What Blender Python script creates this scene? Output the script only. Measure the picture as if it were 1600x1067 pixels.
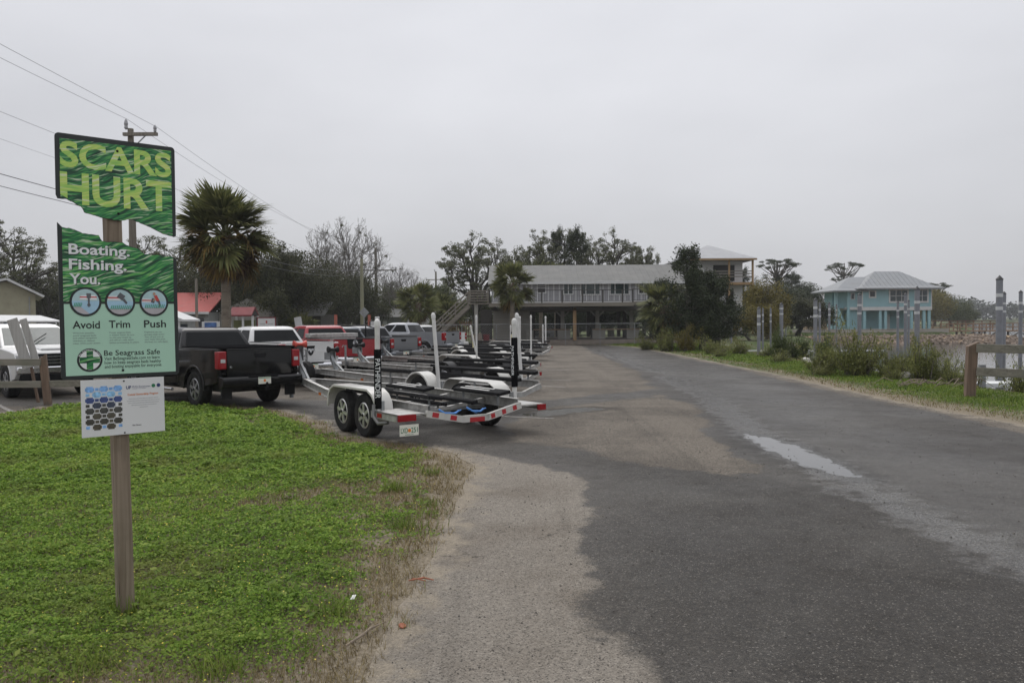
import bpy, bmesh, math, random
import numpy as np
from math import sin, cos, pi, radians, atan2, sqrt, hypot
from mathutils import Vector, Matrix, Quaternion, geometry, noise as mnoise

for o in list(bpy.data.objects):
    bpy.data.objects.remove(o)
scene = bpy.context.scene
COL = scene.collection

# ------------------------------------------------------------------ camera
cam_data = bpy.data.cameras.new('camera')
cam = bpy.data.objects.new('camera', cam_data)
COL.objects.link(cam)
cam_data.sensor_width = 36.0
cam_data.lens = 1291.0 / 1600.0 * 36.0
cam_data.clip_start = 0.1
cam_data.clip_end = 6000
cam.matrix_world = (Matrix.Translation((0, 0, 1.8)) @ Matrix.Rotation(pi / 2 - math.atan(33.5 / 1291.0), 4, 'X')
                    @ Matrix.Rotation(radians(-0.4), 4, 'Z'))
scene.camera = cam

# ------------------------------------------------------------------ overcast daylight
SUN_EL, SUN_AZ = radians(58), radians(-25)      # behind thin cloud, ahead and to the left
world = bpy.data.worlds.new('World')
scene.world = world
world.use_nodes = True
wn, wl = world.node_tree.nodes, world.node_tree.links
wn.clear()
w_out = wn.new('ShaderNodeOutputWorld')
w_bg = wn.new('ShaderNodeBackground')
w_bg.inputs['Strength'].default_value = 0.1
w_sky = wn.new('ShaderNodeTexSky')
w_sky.sky_type = 'NISHITA'
w_sky.sun_disc = False
w_sky.sun_elevation = SUN_EL
w_sky.sun_rotation = SUN_AZ
w_sky.dust_density = 3.0
w_tc = wn.new('ShaderNodeTexCoord')
w_map = wn.new('ShaderNodeMapping')
w_map.inputs['Scale'].default_value = (1.0, 1.0, 2.6)
w_noise = wn.new('ShaderNodeTexNoise')
w_noise.inputs['Scale'].default_value = 1.25
w_noise.inputs['Detail'].default_value = 5
w_noise.inputs['Roughness'].default_value = 0.5
w_ramp = wn.new('ShaderNodeValToRGB')           # cloud deck: soft grey, a little mottled
w_ramp.color_ramp.elements[0].position = 0.3
w_ramp.color_ramp.elements[0].color = (4.55, 4.60, 4.86, 1)
w_ramp.color_ramp.elements[1].position = 0.7
w_ramp.color_ramp.elements[1].color = (6.05, 6.10, 6.38, 1)
w_mix = wn.new('ShaderNodeMix')
w_mix.data_type = 'RGBA'
w_mix.inputs[0].default_value = 0.95
wl.new(w_tc.outputs['Generated'], w_map.inputs['Vector'])
wl.new(w_map.outputs['Vector'], w_noise.inputs['Vector'])
wl.new(w_noise.outputs['Fac'], w_ramp.inputs['Fac'])
wl.new(w_sky.outputs['Color'], w_mix.inputs[6])
wl.new(w_ramp.outputs['Color'], w_mix.inputs[7])
# an overcast sky brightens towards the zenith
w_sep = wn.new('ShaderNodeSeparateXYZ')
w_grad = wn.new('ShaderNodeMapRange')
w_grad.inputs['From Min'].default_value = 0.0
w_grad.inputs['From Max'].default_value = 1.0
w_grad.inputs['To Min'].default_value = 0.84
w_grad.inputs['To Max'].default_value = 2.0
w_mul = wn.new('ShaderNodeVectorMath')
w_mul.operation = 'SCALE'
wl.new(w_tc.outputs['Generated'], w_sep.inputs[0])
wl.new(w_sep.outputs['Z'], w_grad.inputs['Value'])
wl.new(w_mix.outputs[2], w_mul.inputs[0])
wl.new(w_grad.outputs[0], w_mul.inputs['Scale'])
wl.new(w_mul.outputs[0], w_bg.inputs['Color'])
wl.new(w_bg.outputs['Background'], w_out.inputs['Surface'])

sun_data = bpy.data.lights.new('sun', 'SUN')
sun_data.energy = 1.4
sun_data.angle = radians(50)
sun_data.color = (1.0, 0.97, 0.93)
sun = bpy.data.objects.new('sun', sun_data)
COL.objects.link(sun)
_sd = Vector((sin(SUN_AZ) * cos(SUN_EL), cos(SUN_AZ) * cos(SUN_EL), sin(SUN_EL)))
sun.rotation_euler = _sd.to_track_quat('Z', 'Y').to_euler()

vs = scene.view_settings
vs.view_transform = 'Standard'
vs.look = 'None'
vs.exposure = 0.2
vs.gamma = 1.0
vs.use_curve_mapping = False

# ------------------------------------------------------------------ helpers
rnd = random.Random(11)


class MB:
    """Collects shapes; build() links them as ONE mesh object."""
    def __init__(self):
        self.v, self.f = [], []

    def add(self, verts, faces):
        n = len(self.v)
        self.v += [tuple(p) for p in verts]
        self.f += [tuple(i + n for i in q) for q in faces]
        return self

    def box(self, c, s, M=None):
        x, y, z = s[0] / 2, s[1] / 2, s[2] / 2
        vs_ = [Vector(p) for p in ((-x, -y, -z), (x, -y, -z), (x, y, -z), (-x, y, -z), (-x, -y, z), (x, -y, z), (x, y, z), (-x, y, z))]
        if M is not None:
            vs_ = [M @ p for p in vs_]
        c = Vector(c)
        return self.add([p + c for p in vs_], [(3, 2, 1, 0), (4, 5, 6, 7), (0, 1, 5, 4), (1, 2, 6, 5), (2, 3, 7, 6), (3, 0, 4, 7)])

    def bb(self, x0, x1, y0, y1, z0, z1):
        return self.box(((x0 + x1) / 2, (y0 + y1) / 2, (z0 + z1) / 2), (abs(x1 - x0), abs(y1 - y0), abs(z1 - z0)))

    def beam(self, a, b, w, h, up=(0, 0, 1), ext=0.0):
        """box of width w (across) and height h (along up) from a to b"""
        a, b = Vector(a), Vector(b)
        d = (b - a).normalized()
        a, b = a - d * ext, b + d * ext
        up = Vector(up)
        s = d.cross(up)
        if s.length < 1e-4:
            s = d.cross(Vector((1, 0, 0)))
        s.normalize()
        u = s.cross(d).normalized()
        vs_ = []
        for p in (a, b):
            for i, j in ((-1, -1), (1, -1), (1, 1), (-1, 1)):
                vs_.append(p + s * (i * w / 2) + u * (j * h / 2))
        return self.add(vs_, [(3, 2, 1, 0), (4, 5, 6, 7), (0, 1, 5, 4), (1, 2, 6, 5), (2, 3, 7, 6), (3, 0, 4, 7)])

    def tube(self, pts, r, n=8, cap=True):
        pts = [Vector(p) for p in pts]
        rs = r if isinstance(r, (list, tuple)) else [r] * len(pts)
        base = len(self.v)
        prev = None
        for i, p in enumerate(pts):
            d = (pts[min(i + 1, len(pts) - 1)] - pts[max(i - 1, 0)])
            d.normalize()
            if prev is None:
                s = d.cross(Vector((0, 0, 1)))
                if s.length < 0.05:
                    s = d.cross(Vector((1, 0, 0)))
            else:
                s = prev - d * prev.dot(d)
            s.normalize()
            prev = s
            t = d.cross(s)
            for k in range(n):
                a = 2 * pi * k / n
                self.v.append(tuple(p + (s * cos(a) + t * sin(a)) * rs[i]))
        for i in range(len(pts) - 1):
            for k in range(n):
                k2 = (k + 1) % n
                self.f.append((base + i * n + k, base + i * n + k2, base + (i + 1) * n + k2, base + (i + 1) * n + k))
        if cap:
            self.f.append(tuple(base + k for k in range(n - 1, -1, -1)))
            self.f.append(tuple(base + (len(pts) - 1) * n + k for k in range(n)))
        return self

    def lathe(self, prof, o=(0, 0, 0), axis=(0, 0, 1), n=16):
        """prof: (radius, along-axis) pairs"""
        o, ax = Vector(o), Vector(axis).normalized()
        s = ax.orthogonal().normalized()
        t = ax.cross(s)
        base = len(self.v)
        for r_, h in prof:
            for k in range(n):
                a = 2 * pi * k / n
                self.v.append(tuple(o + ax * h + (s * cos(a) + t * sin(a)) * r_))
        for i in range(len(prof) - 1):
            for k in range(n):
                k2 = (k + 1) % n
                self.f.append((base + i * n + k, base + i * n + k2, base + (i + 1) * n + k2, base + (i + 1) * n + k))
        self.f.append(tuple(base + k for k in range(n - 1, -1, -1)))
        self.f.append(tuple(base + (len(prof) - 1) * n + k for k in range(n)))
        return self

    def prism(self, poly, m0, m1):
        """poly: 2D points; m0, m1 map a 2D point to the near and far 3D point"""
        n = len(poly)
        vs_ = [m0(*p) for p in poly] + [m1(*p) for p in poly]
        fs = [tuple(range(n)), tuple(range(2 * n - 1, n - 1, -1))]
        for i in range(n):
            j = (i + 1) % n
            fs.append((j, i, n + i, n + j))
        return self.add(vs_, fs)

    def slab(self, p, t):
        """a convex or flat polygon p (3D points) given thickness t along its normal"""
        p = [Vector(q) for q in p]
        nr = (p[1] - p[0]).cross(p[2] - p[0]).normalized() * t
        n = len(p)
        fs = [tuple(range(n - 1, -1, -1)), tuple(range(n, 2 * n))]
        for i in range(n):
            j = (i + 1) % n
            fs.append((i, j, n + j, n + i))
        return self.add(p + [q + nr for q in p], fs)

    def build(self, name, m, parent=None, loc=None, smooth=False, bevel=0.0, seg=2, fix=True, kind=None):
        me = bpy.data.meshes.new(name)
        me.from_pydata(self.v, [], self.f)
        if fix and len(self.f) < 60000:
            b = bmesh.new()
            b.from_mesh(me)
            bmesh.ops.recalc_face_normals(b, faces=b.faces)
            b.to_mesh(me)
            b.free()
        return link(name, me, m, parent, loc, smooth, bevel, seg, kind)


def link(name, me, m, parent=None, loc=None, smooth=False, bevel=0.0, seg=2, kind=None):
    o = bpy.data.objects.new(name, me)
    if m is not None and not me.materials:
        me.materials.append(m)
    if smooth:
        me.shade_smooth()
        if smooth != 'all':
            try:
                me.set_sharp_from_angle(angle=radians(38))
            except Exception:
                pass
    if bevel:
        md = o.modifiers.new('bevel', 'BEVEL')
        md.width = bevel
        md.segments = seg
        md.limit_method = 'ANGLE'
        md.angle_limit = radians(32)
        md.harden_normals = False
        if seg > 1:
            me.shade_smooth()
            try:
                me.set_sharp_from_angle(angle=radians(50))
            except Exception:
                pass
    if parent is not None:
        o.parent = parent
    if loc is not None:
        o.location = loc
    if kind:
        o['kind'] = kind
    COL.objects.link(o)
    return o


def tag(o, label, cat, group=None, kind=None):
    if label:
        o['label'] = label
    if cat:
        o['category'] = cat
    if group:
        o['group'] = group
    if kind:
        o['kind'] = kind
    return o


def thing(name, label, cat, loc=(0, 0, 0), rz=0.0, group=None, scale=1.0):
    o = bpy.data.objects.new(name, None)
    COL.objects.link(o)
    o.empty_display_size = 0.2
    o.location = loc
    o.rotation_euler = (0, 0, rz)
    o.scale = (scale, scale, scale)
    return tag(o, label, cat, group)


KIDS = {}


def kids(o):
    return [c for c in bpy.data.objects if c.parent == o]


def copy_tree(o, parent=None):
    c = o.copy()
    COL.objects.link(c)
    c.parent = parent
    for ch in kids(o):
        copy_tree(ch, c)
    return c


# ------------------------------------------------------------------ materials
def new_mat(name):
    m = bpy.data.materials.new(name)
    m.use_nodes = True
    nt = m.node_tree
    return m, nt, nt.nodes['Principled BSDF'], nt.nodes, nt.links


def N(nt, kind, **kw):
    n = nt.nodes.new(kind)
    for k, v in kw.items():
        if k.startswith('i_'):
            n.inputs[k[2:].replace('_', ' ')].default_value = v
        else:
            setattr(n, k, v)
    return n


def ramp(nt, stops, src=None):
    r = nt.nodes.new('ShaderNodeValToRGB')
    cr = r.color_ramp
    while len(cr.elements) < len(stops):
        cr.elements.new(0.5)
    for e, (p, c) in zip(cr.elements, stops):
        e.position = p
        e.color = (c[0], c[1], c[2], 1) if isinstance(c, (tuple, list)) else (c, c, c, 1)
    if src is not None:
        nt.links.new(src, r.inputs['Fac'])
    return r


def mixc(nt, fac, a, b, mode='MIX'):
    m = nt.nodes.new('ShaderNodeMix')
    m.data_type = 'RGBA'
    m.blend_type = mode
    for sock, val in ((m.inputs[0], fac), (m.inputs[6], a), (m.inputs[7], b)):
        if isinstance(val, (int, float)):
            sock.default_value = val
        elif isinstance(val, (tuple, list)):
            sock.default_value = (val[0], val[1], val[2], 1)
        else:
            nt.links.new(val, sock)
    return m.outputs[2]


def mth(nt, op, a, b=None, c=None, clamp=False):
    m = nt.nodes.new('ShaderNodeMath')
    m.operation = op
    m.use_clamp = clamp
    for i, v in enumerate((a, b, c)):
        if v is None:
            continue
        if isinstance(v, (int, float)):
            m.inputs[i].default_value = v
        else:
            nt.links.new(v, m.inputs[i])
    return m.outputs[0]


def sstep(nt, v, lo, hi):
    m = nt.nodes.new('ShaderNodeMapRange')
    m.interpolation_type = 'SMOOTHSTEP'
    m.inputs['From Min'].default_value = lo
    m.inputs['From Max'].default_value = hi
    nt.links.new(v, m.inputs['Value'])
    return m.outputs[0]


def tex(nt, scale, detail=4, rough=0.55, vec=None, dist=0.0, stretch=None, rot=None, coord='Object'):
    n = nt.nodes.new('ShaderNodeTexNoise')
    n.inputs['Scale'].default_value = scale
    n.inputs['Detail'].default_value = detail
    n.inputs['Roughness'].default_value = rough
    n.inputs['Distortion'].default_value = dist
    if vec is None:
        tc = nt.nodes.new('ShaderNodeTexCoord')
        vec = tc.outputs[coord]
    if stretch or rot:
        mp = nt.nodes.new('ShaderNodeMapping')
        if stretch:
            mp.inputs['Scale'].default_value = stretch
        if rot:
            mp.inputs['Rotation'].default_value = rot
        nt.links.new(vec, mp.inputs['Vector'])
        vec = mp.outputs['Vector']
    nt.links.new(vec, n.inputs['Vector'])
    return n.outputs['Fac']


def bump(nt, bsdf, h, strength, dist):
    b = nt.nodes.new('ShaderNodeBump')
    b.inputs['Strength'].default_value = strength
    b.inputs['Distance'].default_value = dist
    nt.links.new(h, b.inputs['Height'])
    nt.links.new(b.outputs['Normal'], bsdf.inputs['Normal'])


def mat(name, col, rough=0.6, metal=0.0, var=0.12, vscale=6.0, coat=0.0, bmp=0.0, bscale=60.0, stretch=None, spec=0.5, grime=0.0, grime_col=(0.09, 0.075, 0.055), gscale=3.0):
    """painted, plastic, wooden or metal surface with small mottling, and blotches of grime when asked"""
    m, nt, b, nd, lk = new_mat(name)
    f = tex(nt, vscale, 5, 0.6, stretch=stretch)
    lo = tuple(max(0, c * (1 - var)) for c in col)
    hi = tuple(min(1, c * (1 + var)) for c in col)
    c = ramp(nt, [(0.3, lo), (0.7, hi)], f).outputs['Color']
    if grime:
        g_ = tex(nt, gscale, 6, 0.65)
        c = mixc(nt, mth(nt, 'MULTIPLY', sstep(nt, g_, 0.45, 0.72), grime), c, grime_col)
    lk.new(c, b.inputs['Base Color'])
    rr = tex(nt, vscale * 2.3, 3)
    lk.new(mth(nt, 'MULTIPLY_ADD', rr, 0.25 * rough, rough * 0.87), b.inputs['Roughness'])
    b.inputs['Metallic'].default_value = metal
    b.inputs['Specular IOR Level'].default_value = spec
    if coat:
        b.inputs['Coat Weight'].default_value = coat
        b.inputs['Coat Roughness'].default_value = 0.06
    if bmp:
        bump(nt, b, tex(nt, bscale, 4, stretch=stretch), bmp, 0.02)
    return m


def wood_mat(name, c0, c1, axis=2, rough=0.85, crack=True, scale=1.0, extra=None):
    """weathered timber: grain drawn out along one local axis, dark drying cracks"""
    m, nt, b, nd, lk = new_mat(name)
    st = [26.0 * scale] * 3
    st[axis] = 0.9 * scale
    g1 = tex(nt, 1.0, 8, 0.65, stretch=tuple(st), dist=0.6)
    st2 = [70.0 * scale] * 3
    st2[axis] = 1.6 * scale
    g2 = tex(nt, 1.0, 5, 0.6, stretch=tuple(st2))
    c = ramp(nt, [(0.3, c0), (0.5, tuple((a + d) / 2 for a, d in zip(c0, c1))), (0.72, c1)], g1).outputs['Color']
    c = mixc(nt, mth(nt, 'MULTIPLY', sstep(nt, g2, 0.5, 0.75), 0.45), c, tuple(x * 0.45 for x in c0))
    if crack:
        c = mixc(nt, mth(nt, 'MULTIPLY', sstep(nt, g1, 0.36, 0.3), 0.8), c, (0.02, 0.017, 0.014))
    if extra:
        big = tex(nt, 1.8, 4)
        c = mixc(nt, mth(nt, 'MULTIPLY', sstep(nt, big, 0.45, 0.65), 0.6), c, extra)
    lk.new(c, b.inputs['Base Color'])
    b.inputs['Roughness'].default_value = rough
    bump(nt, b, g1, 0.5, 0.01)
    return m


def leaf_mat(name, stops, scale=0.5, trans=0.25, rough=0.6, coord='Object'):
    """foliage: colour varies leaf by leaf and clump by clump"""
    m, nt, b, nd, lk = new_mat(name)
    geo = nd.new('ShaderNodeNewGeometry')
    cl = tex(nt, scale, 3, 0.5, coord=coord)
    v = mth(nt, 'ADD', mth(nt, 'MULTIPLY_ADD', geo.outputs['Random Per Island'], 0.42, 0.06), mth(nt, 'MULTIPLY', cl, 0.48))
    c = ramp(nt, stops, v).outputs['Color']
    lk.new(c, b.inputs['Base Color'])
    b.inputs['Roughness'].default_value = rough
    b.inputs['Specular IOR Level'].default_value = 0.12
    t = nd.new('ShaderNodeBsdfTranslucent')
    lk.new(c, t.inputs['Color'])
    mx = nd.new('ShaderNodeMixShader')
    mx.inputs[0].default_value = trans
    lk.new(b.outputs[0], mx.inputs[1])
    lk.new(t.outputs[0], mx.inputs[2])
    lk.new(mx.outputs[0], nd['Material Output'].inputs['Surface'])
    return m


M = {}
M['alu'] = mat('galvanised aluminium', (0.42, 0.415, 0.40), 0.48, 0.55, 0.25, 9, grime=0.5, gscale=4)
M['galv'] = mat('galvanised steel', (0.27, 0.28, 0.285), 0.55, 0.5, 0.2, 12, grime=0.45)
M['white_paint'] = mat('white painted metal', (0.52, 0.51, 0.475), 0.35, 0, 0.05, 5, coat=0.3, grime=0.35)
M['pvc'] = mat('white plastic pipe', (0.64, 0.635, 0.61), 0.42, 0, 0.04, 5, grime=0.25)
M['pvc_yellow'] = mat('yellowed plastic pipe', (0.68, 0.62, 0.36), 0.5, 0, 0.06, 5)
M['black_plastic'] = mat('black plastic', (0.011, 0.011, 0.012), 0.55, 0, 0.3, 10, spec=0.25)
M['carpet'] = mat('black bunk carpet', (0.014, 0.014, 0.015), 0.95, 0, 0.4, 60, bmp=0.6, bscale=400, spec=0.2)
M['fabric_black'] = mat('black fabric cover', (0.009, 0.009, 0.010), 0.9, 0, 0.3, 30, spec=0.0)
M['rubber'] = mat('tyre rubber', (0.014, 0.014, 0.0145), 0.85, 0, 0.3, 18, spec=0.2, bmp=0.25, bscale=120, grime=0.35, grime_col=(0.07, 0.062, 0.052))
M['rim'] = mat('alloy wheel', (0.62, 0.61, 0.58), 0.33, 0.7, 0.12, 20, grime=0.3)
M['rim_dark'] = mat('grey machined wheel', (0.34, 0.34, 0.35), 0.35, 0.8, 0.12, 20, grime=0.3)
M['chrome'] = mat('chrome', (0.72, 0.72, 0.74), 0.15, 1.0, 0.05)
M['red_lens'] = mat('red lamp lens', (0.26, 0.008, 0.012), 0.25, 0, 0.15, 30, coat=0.15, spec=0.3)
M['clear_lens'] = mat('clear lamp lens', (0.42, 0.43, 0.43), 0.12, 0, 0.1, 40, coat=0.6)
M['amber_lens'] = mat('amber lamp lens', (0.5, 0.12, 0.02), 0.2, 0, 0.1, 30, coat=1.0)
M['red_tape'] = mat('red reflective tape', (0.40, 0.022, 0.028), 0.35, 0, 0.15, 60)
M['white_tape'] = mat('white reflective tape', (0.72, 0.72, 0.66), 0.35, 0, 0.06, 30)
M['red_plastic'] = mat('red roller plastic', (0.5, 0.06, 0.04), 0.4, 0, 0.15, 12)
M['blue_strap'] = mat('blue webbing strap', (0.07, 0.22, 0.55), 0.7, 0, 0.2, 50)
M['hose'] = mat('grey corrugated hose', (0.13, 0.13, 0.125), 0.6)
M['glass_dark'] = mat('tinted window glass', (0.010, 0.011, 0.012), 0.1, 0, 0.2, 2, spec=0.1)
M['glass'] = mat('vehicle window glass', (0.045, 0.062, 0.060), 0.08, 0, 0.3, 1.5, spec=0.3)
M['underbody'] = mat('dirty underbody', (0.018, 0.017, 0.016), 0.9, 0, 0.4, 6)
M['paint_black'] = mat('black metallic paint', (0.0055, 0.0055, 0.006), 0.07, 0.0, 0.2, 40, spec=0.40, grime=0.04, grime_col=(0.02, 0.018, 0.016))
M['paint_white'] = mat('white vehicle paint', (0.60, 0.60, 0.59), 0.3, 0, 0.03, 20, coat=0.5, grime=0.12)
M['paint_red'] = mat('red vehicle paint', (0.27, 0.008, 0.014), 0.28, 0.1, 0.1, 40, coat=0.4)
M['paint_grey'] = mat('grey metallic paint', (0.17, 0.175, 0.185), 0.3, 0.45, 0.1, 40, coat=0.4)
M['paint_silver'] = mat('silver metallic paint', (0.30, 0.31, 0.33), 0.32, 0.4, 0.08, 40, coat=0.4)
M['paint_navy'] = mat('dark blue grey paint', (0.05, 0.06, 0.075), 0.3, 0.3, 0.1, 40, coat=1.0)
M['trim_black'] = mat('black trim', (0.008, 0.008, 0.009), 0.5, spec=0.2)
M['plate'] = mat('licence plate white', (0.70, 0.70, 0.62), 0.4, 0, 0.05, 30)
M['plate_green'] = mat('plate green ink', (0.02, 0.16, 0.07), 0.5)
M['plate_orange'] = mat('plate orange', (0.72, 0.20, 0.02), 0.5)
M['ink_black'] = mat('black print', (0.010, 0.011, 0.012), 0.45)
M['ink_white'] = mat('white print', (0.74, 0.76, 0.76), 0.45, 0, 0.05)
M['sticker_red'] = mat('red sticker', (0.55, 0.05, 0.05), 0.4)


# ------------------------------------------------------------------ lettering
def text_mesh(s, bold=0.0):
    cu = bpy.data.curves.new('text', 'FONT')
    cu.body = s
    cu.size = 1.0
    cu.offset = bold
    cu.resolution_u = 4
    o = bpy.data.objects.new('text', cu)
    COL.objects.link(o)
    dg = bpy.context.evaluated_depsgraph_get()
    me = bpy.data.meshes.new_from_object(o.evaluated_get(dg))
    v = np.array([tuple(p.co)[:2] for p in me.vertices])
    f = [tuple(p.vertices) for p in me.polygons]
    bpy.data.objects.remove(o)
    bpy.data.curves.remove(cu)
    bpy.data.meshes.remove(me)
    return v, f


_caph = {}


def cap_height(bold):
    if bold not in _caph:
        v, f = text_mesh('H', bold)
        _caph[bold] = (v[:, 1].max(), v[:, 1].min())
    return _caph[bold]


def fit_text(mb, s, x0, x1, base, cap, fn, bold=0.0):
    """flat lettering: string s from x0 to x1 on a baseline, cap height cap; fn maps (x, y) to 3D"""
    v, f = text_mesh(s, bold)
    if len(v) == 0:
        return
    top, bot = cap_height(bold)
    X = x0 + (v[:, 0] - v[:, 0].min()) / max(1e-6, v[:, 0].max() - v[:, 0].min()) * (x1 - x0)
    Y = base + (v[:, 1] - bot) / (top - bot) * cap
    mb.add([fn(a, b) for a, b in zip(X, Y)], f)


# ------------------------------------------------------------------ polygon tools
def sdf(P, poly):
    """signed distance (positive inside) of points P (n,2) to a closed polygon"""
    P = np.asarray(P, float)
    poly = np.asarray(poly, float)
    d = np.full(len(P), 1e18)
    inside = np.zeros(len(P), bool)
    for i in range(len(poly)):
        a, b = poly[i], poly[(i + 1) % len(poly)]
        ab = b - a
        t = np.clip(((P - a) @ ab) / max(1e-9, ab @ ab), 0, 1)
        q = P - a - t[:, None] * ab
        d = np.minimum(d, (q ** 2).sum(1))
        cond = ((a[1] > P[:, 1]) != (b[1] > P[:, 1]))
        with np.errstate(divide='ignore', invalid='ignore'):
            xi = (b[0] - a[0]) * (P[:, 1] - a[1]) / (b[1] - a[1]) + a[0]
        inside ^= cond & (P[:, 0] < xi)
    d = np.sqrt(d)
    return np.where(inside, d, -d)


def sstepn(x, lo, hi):
    t = np.clip((x - lo) / (hi - lo), 0, 1)
    return t * t * (3 - 2 * t)


def vnoise(P, scale, seed=0.0):
    return np.array([mnoise.noise((p[0] * scale + seed, p[1] * scale - seed, seed * 0.7)) for p in P])


def roughen(poly, step, amp, seed):
    """resample a closed outline finely and make it irregular"""
    out = []
    n = len(poly)
    for i in range(n):
        a, b = Vector(poly[i]), Vector(poly[(i + 1) % n])
        k = max(1, int((b - a).length / step))
        for j in range(k):
            p = a.lerp(b, j / k)
            w = amp * min(1.0, (b - a).length / 1.0)
            out.append((p.x + w * mnoise.noise((p.x * 1.7, p.y * 1.7, seed)) + 0.4 * w * mnoise.noise((p.x * 6, p.y * 6, seed + 3)),
                        p.y + w * mnoise.noise((p.x * 1.7, p.y * 1.7, seed + 9)) + 0.4 * w * mnoise.noise((p.x * 6, p.y * 6, seed + 5))))
    return out
# ================================================================== ground, canal, asphalt, grass
WATER = [(11.8, -80), (11.8, 20), (12.2, 35), (12.9, 45), (14.5, 54), (17, 60), (22, 66), (27, 76), (30, 86), (33, 104.2), (54.9, 104.3),
         (55.2, 111), (79, 150), (108, 200), (175, 330), (240, 425), (700, 435), (2600, 450), (2600, -80)]
GRASS_EDGE = [(-0.80, 2.0), (-0.78, 4.07), (-0.77, 4.62), (-0.68, 5.38), (-0.63, 6.61), (-0.55, 8.58), (-0.47, 9.87), (-0.78, 11.2),
              (-1.5, 12.0), (-2.1, 12.35), (-2.75, 13.05), (-3.3, 14.6), (-4.66, 16.62), (-7.13, 18.33), (-8.81, 18.8), (-9.98, 17.84),
              (-10.2, 16.28), (-11.2, 12.0), (-11.8, 6.0), (-12.0, 0.0), (-12.0, -6.0), (-0.9, -6.0)]
ROAD_RIGHT = [(8.9, -6.0), (8.75, 10.0), (8.5, 14.0), (8.22, 17.5), (8.3, 21.4), (8.5, 27.4), (8.42, 36.2), (8.37, 43.2), (7.8, 53.5), (6.2, 58.8), (2.4, 60.2), (-6, 60.0), (-16, 57.5)]
ASPHALT = (GRASS_EDGE[:-1] + [(-12.0, -6.0), (-60, -6.0), (-60, 40.0), (-30, 50.0)] + ROAD_RIGHT[::-1])
ASPHALT = [(-0.9, -6.0)] + ASPHALT


def land_height(P):
    s = sdf(P, WATER)
    z = -2.6 * sstepn(s, 0.0, 3.4)
    pad = sdf(P, [(34, 104.6), (60, 104.6), (72, 130), (34, 135)])
    return z + 0.26 * sstepn(pad, 0.0, 1.0)


def axis_vals(*segs):
    out = []
    for a, b, st in segs:
        out += list(np.arange(a, b, st))
    return np.array(out)


gx = axis_vals((-2500, -400, 300), (-400, -60, 20), (-60, 8, 2), (8, 18, 0.5), (18, 72, 1.5), (72, 260, 10), (260, 2501, 160))
gy = axis_vals((-60, 0, 6), (0, 60, 1), (60, 112, 1), (112, 240, 6), (240, 460, 10), (460, 3000, 180))
GXX, GYY = np.meshgrid(gx, gy)
GP = np.stack([GXX.ravel(), GYY.ravel()], 1)
GZ = land_height(GP)
nx, ny = len(gx), len(gy)
gf = [(j * nx + i, j * nx + i + 1, (j + 1) * nx + i + 1, (j + 1) * nx + i) for j in range(ny - 1) for i in range(nx - 1)]

# soil and turf
m, nt, b, nd, lk = new_mat('turf and sandy soil')
n1 = tex(nt, 0.35, 5, 0.6)
n2 = tex(nt, 2.6, 6, 0.65)
n3 = tex(nt, 30, 5, 0.7)
soil = ramp(nt, [(0.3, (0.105, 0.085, 0.060)), (0.52, (0.20, 0.168, 0.122)), (0.72, (0.31, 0.268, 0.205))], n3).outputs['Color']
turf = ramp(nt, [(0.3, (0.030, 0.045, 0.014)), (0.55, (0.062, 0.092, 0.024)), (0.75, (0.10, 0.115, 0.04))], n3).outputs['Color']
fac = sstep(nt, mth(nt, 'ADD', mth(nt, 'MULTIPLY', n1, 0.6), mth(nt, 'MULTIPLY', n2, 0.5)), 0.40, 0.60)
tcg = nd.new('ShaderNodeTexCoord')
sxyz = nd.new('ShaderNodeSeparateXYZ')
lk.new(tcg.outputs['Object'], sxyz.inputs[0])
fac = mth(nt, 'MULTIPLY', fac, mth(nt, 'MAXIMUM', sstep(nt, sxyz.outputs[1], 22, 32), sstep(nt, sxyz.outputs[0], 8.5, 9.6)))
lk.new(mixc(nt, fac, soil, turf), b.inputs['Base Color'])
b.inputs['Roughness'].default_value = 0.95
b.inputs['Specular IOR Level'].default_value = 0.2
bump(nt, b, n3, 0.6, 0.03)
M['turf'] = m

me = bpy.data.meshes.new('ground')
me.from_pydata(np.column_stack([GP, GZ]).tolist(), [], gf)
link('ground', me, M['turf'], smooth='all', kind='structure')

# canal and open water
m, nt, b, nd, lk = new_mat('canal water')
b.inputs['Base Color'].default_value = (0.028, 0.030, 0.026, 1)
b.inputs['Roughness'].default_value = 0.06
b.inputs['IOR'].default_value = 1.33
w1 = tex(nt, 1.3, 4, 0.55, stretch=(0.55, 1.6, 1))
w2 = tex(nt, 5.5, 3, 0.5, stretch=(0.5, 1.5, 1))
bump(nt, b, mth(nt, 'ADD', w1, mth(nt, 'MULTIPLY', w2, 0.4)), 0.16, 0.06)
M['water'] = m
wm = MB()
wm.add([(9, -80, -1.1), (2600, -80, -1.1), (2600, 470, -1.1), (9, 470, -1.1)], [(0, 1, 2, 3)])
wm.build('water', M['water'], kind='structure', fix=False)

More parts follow.
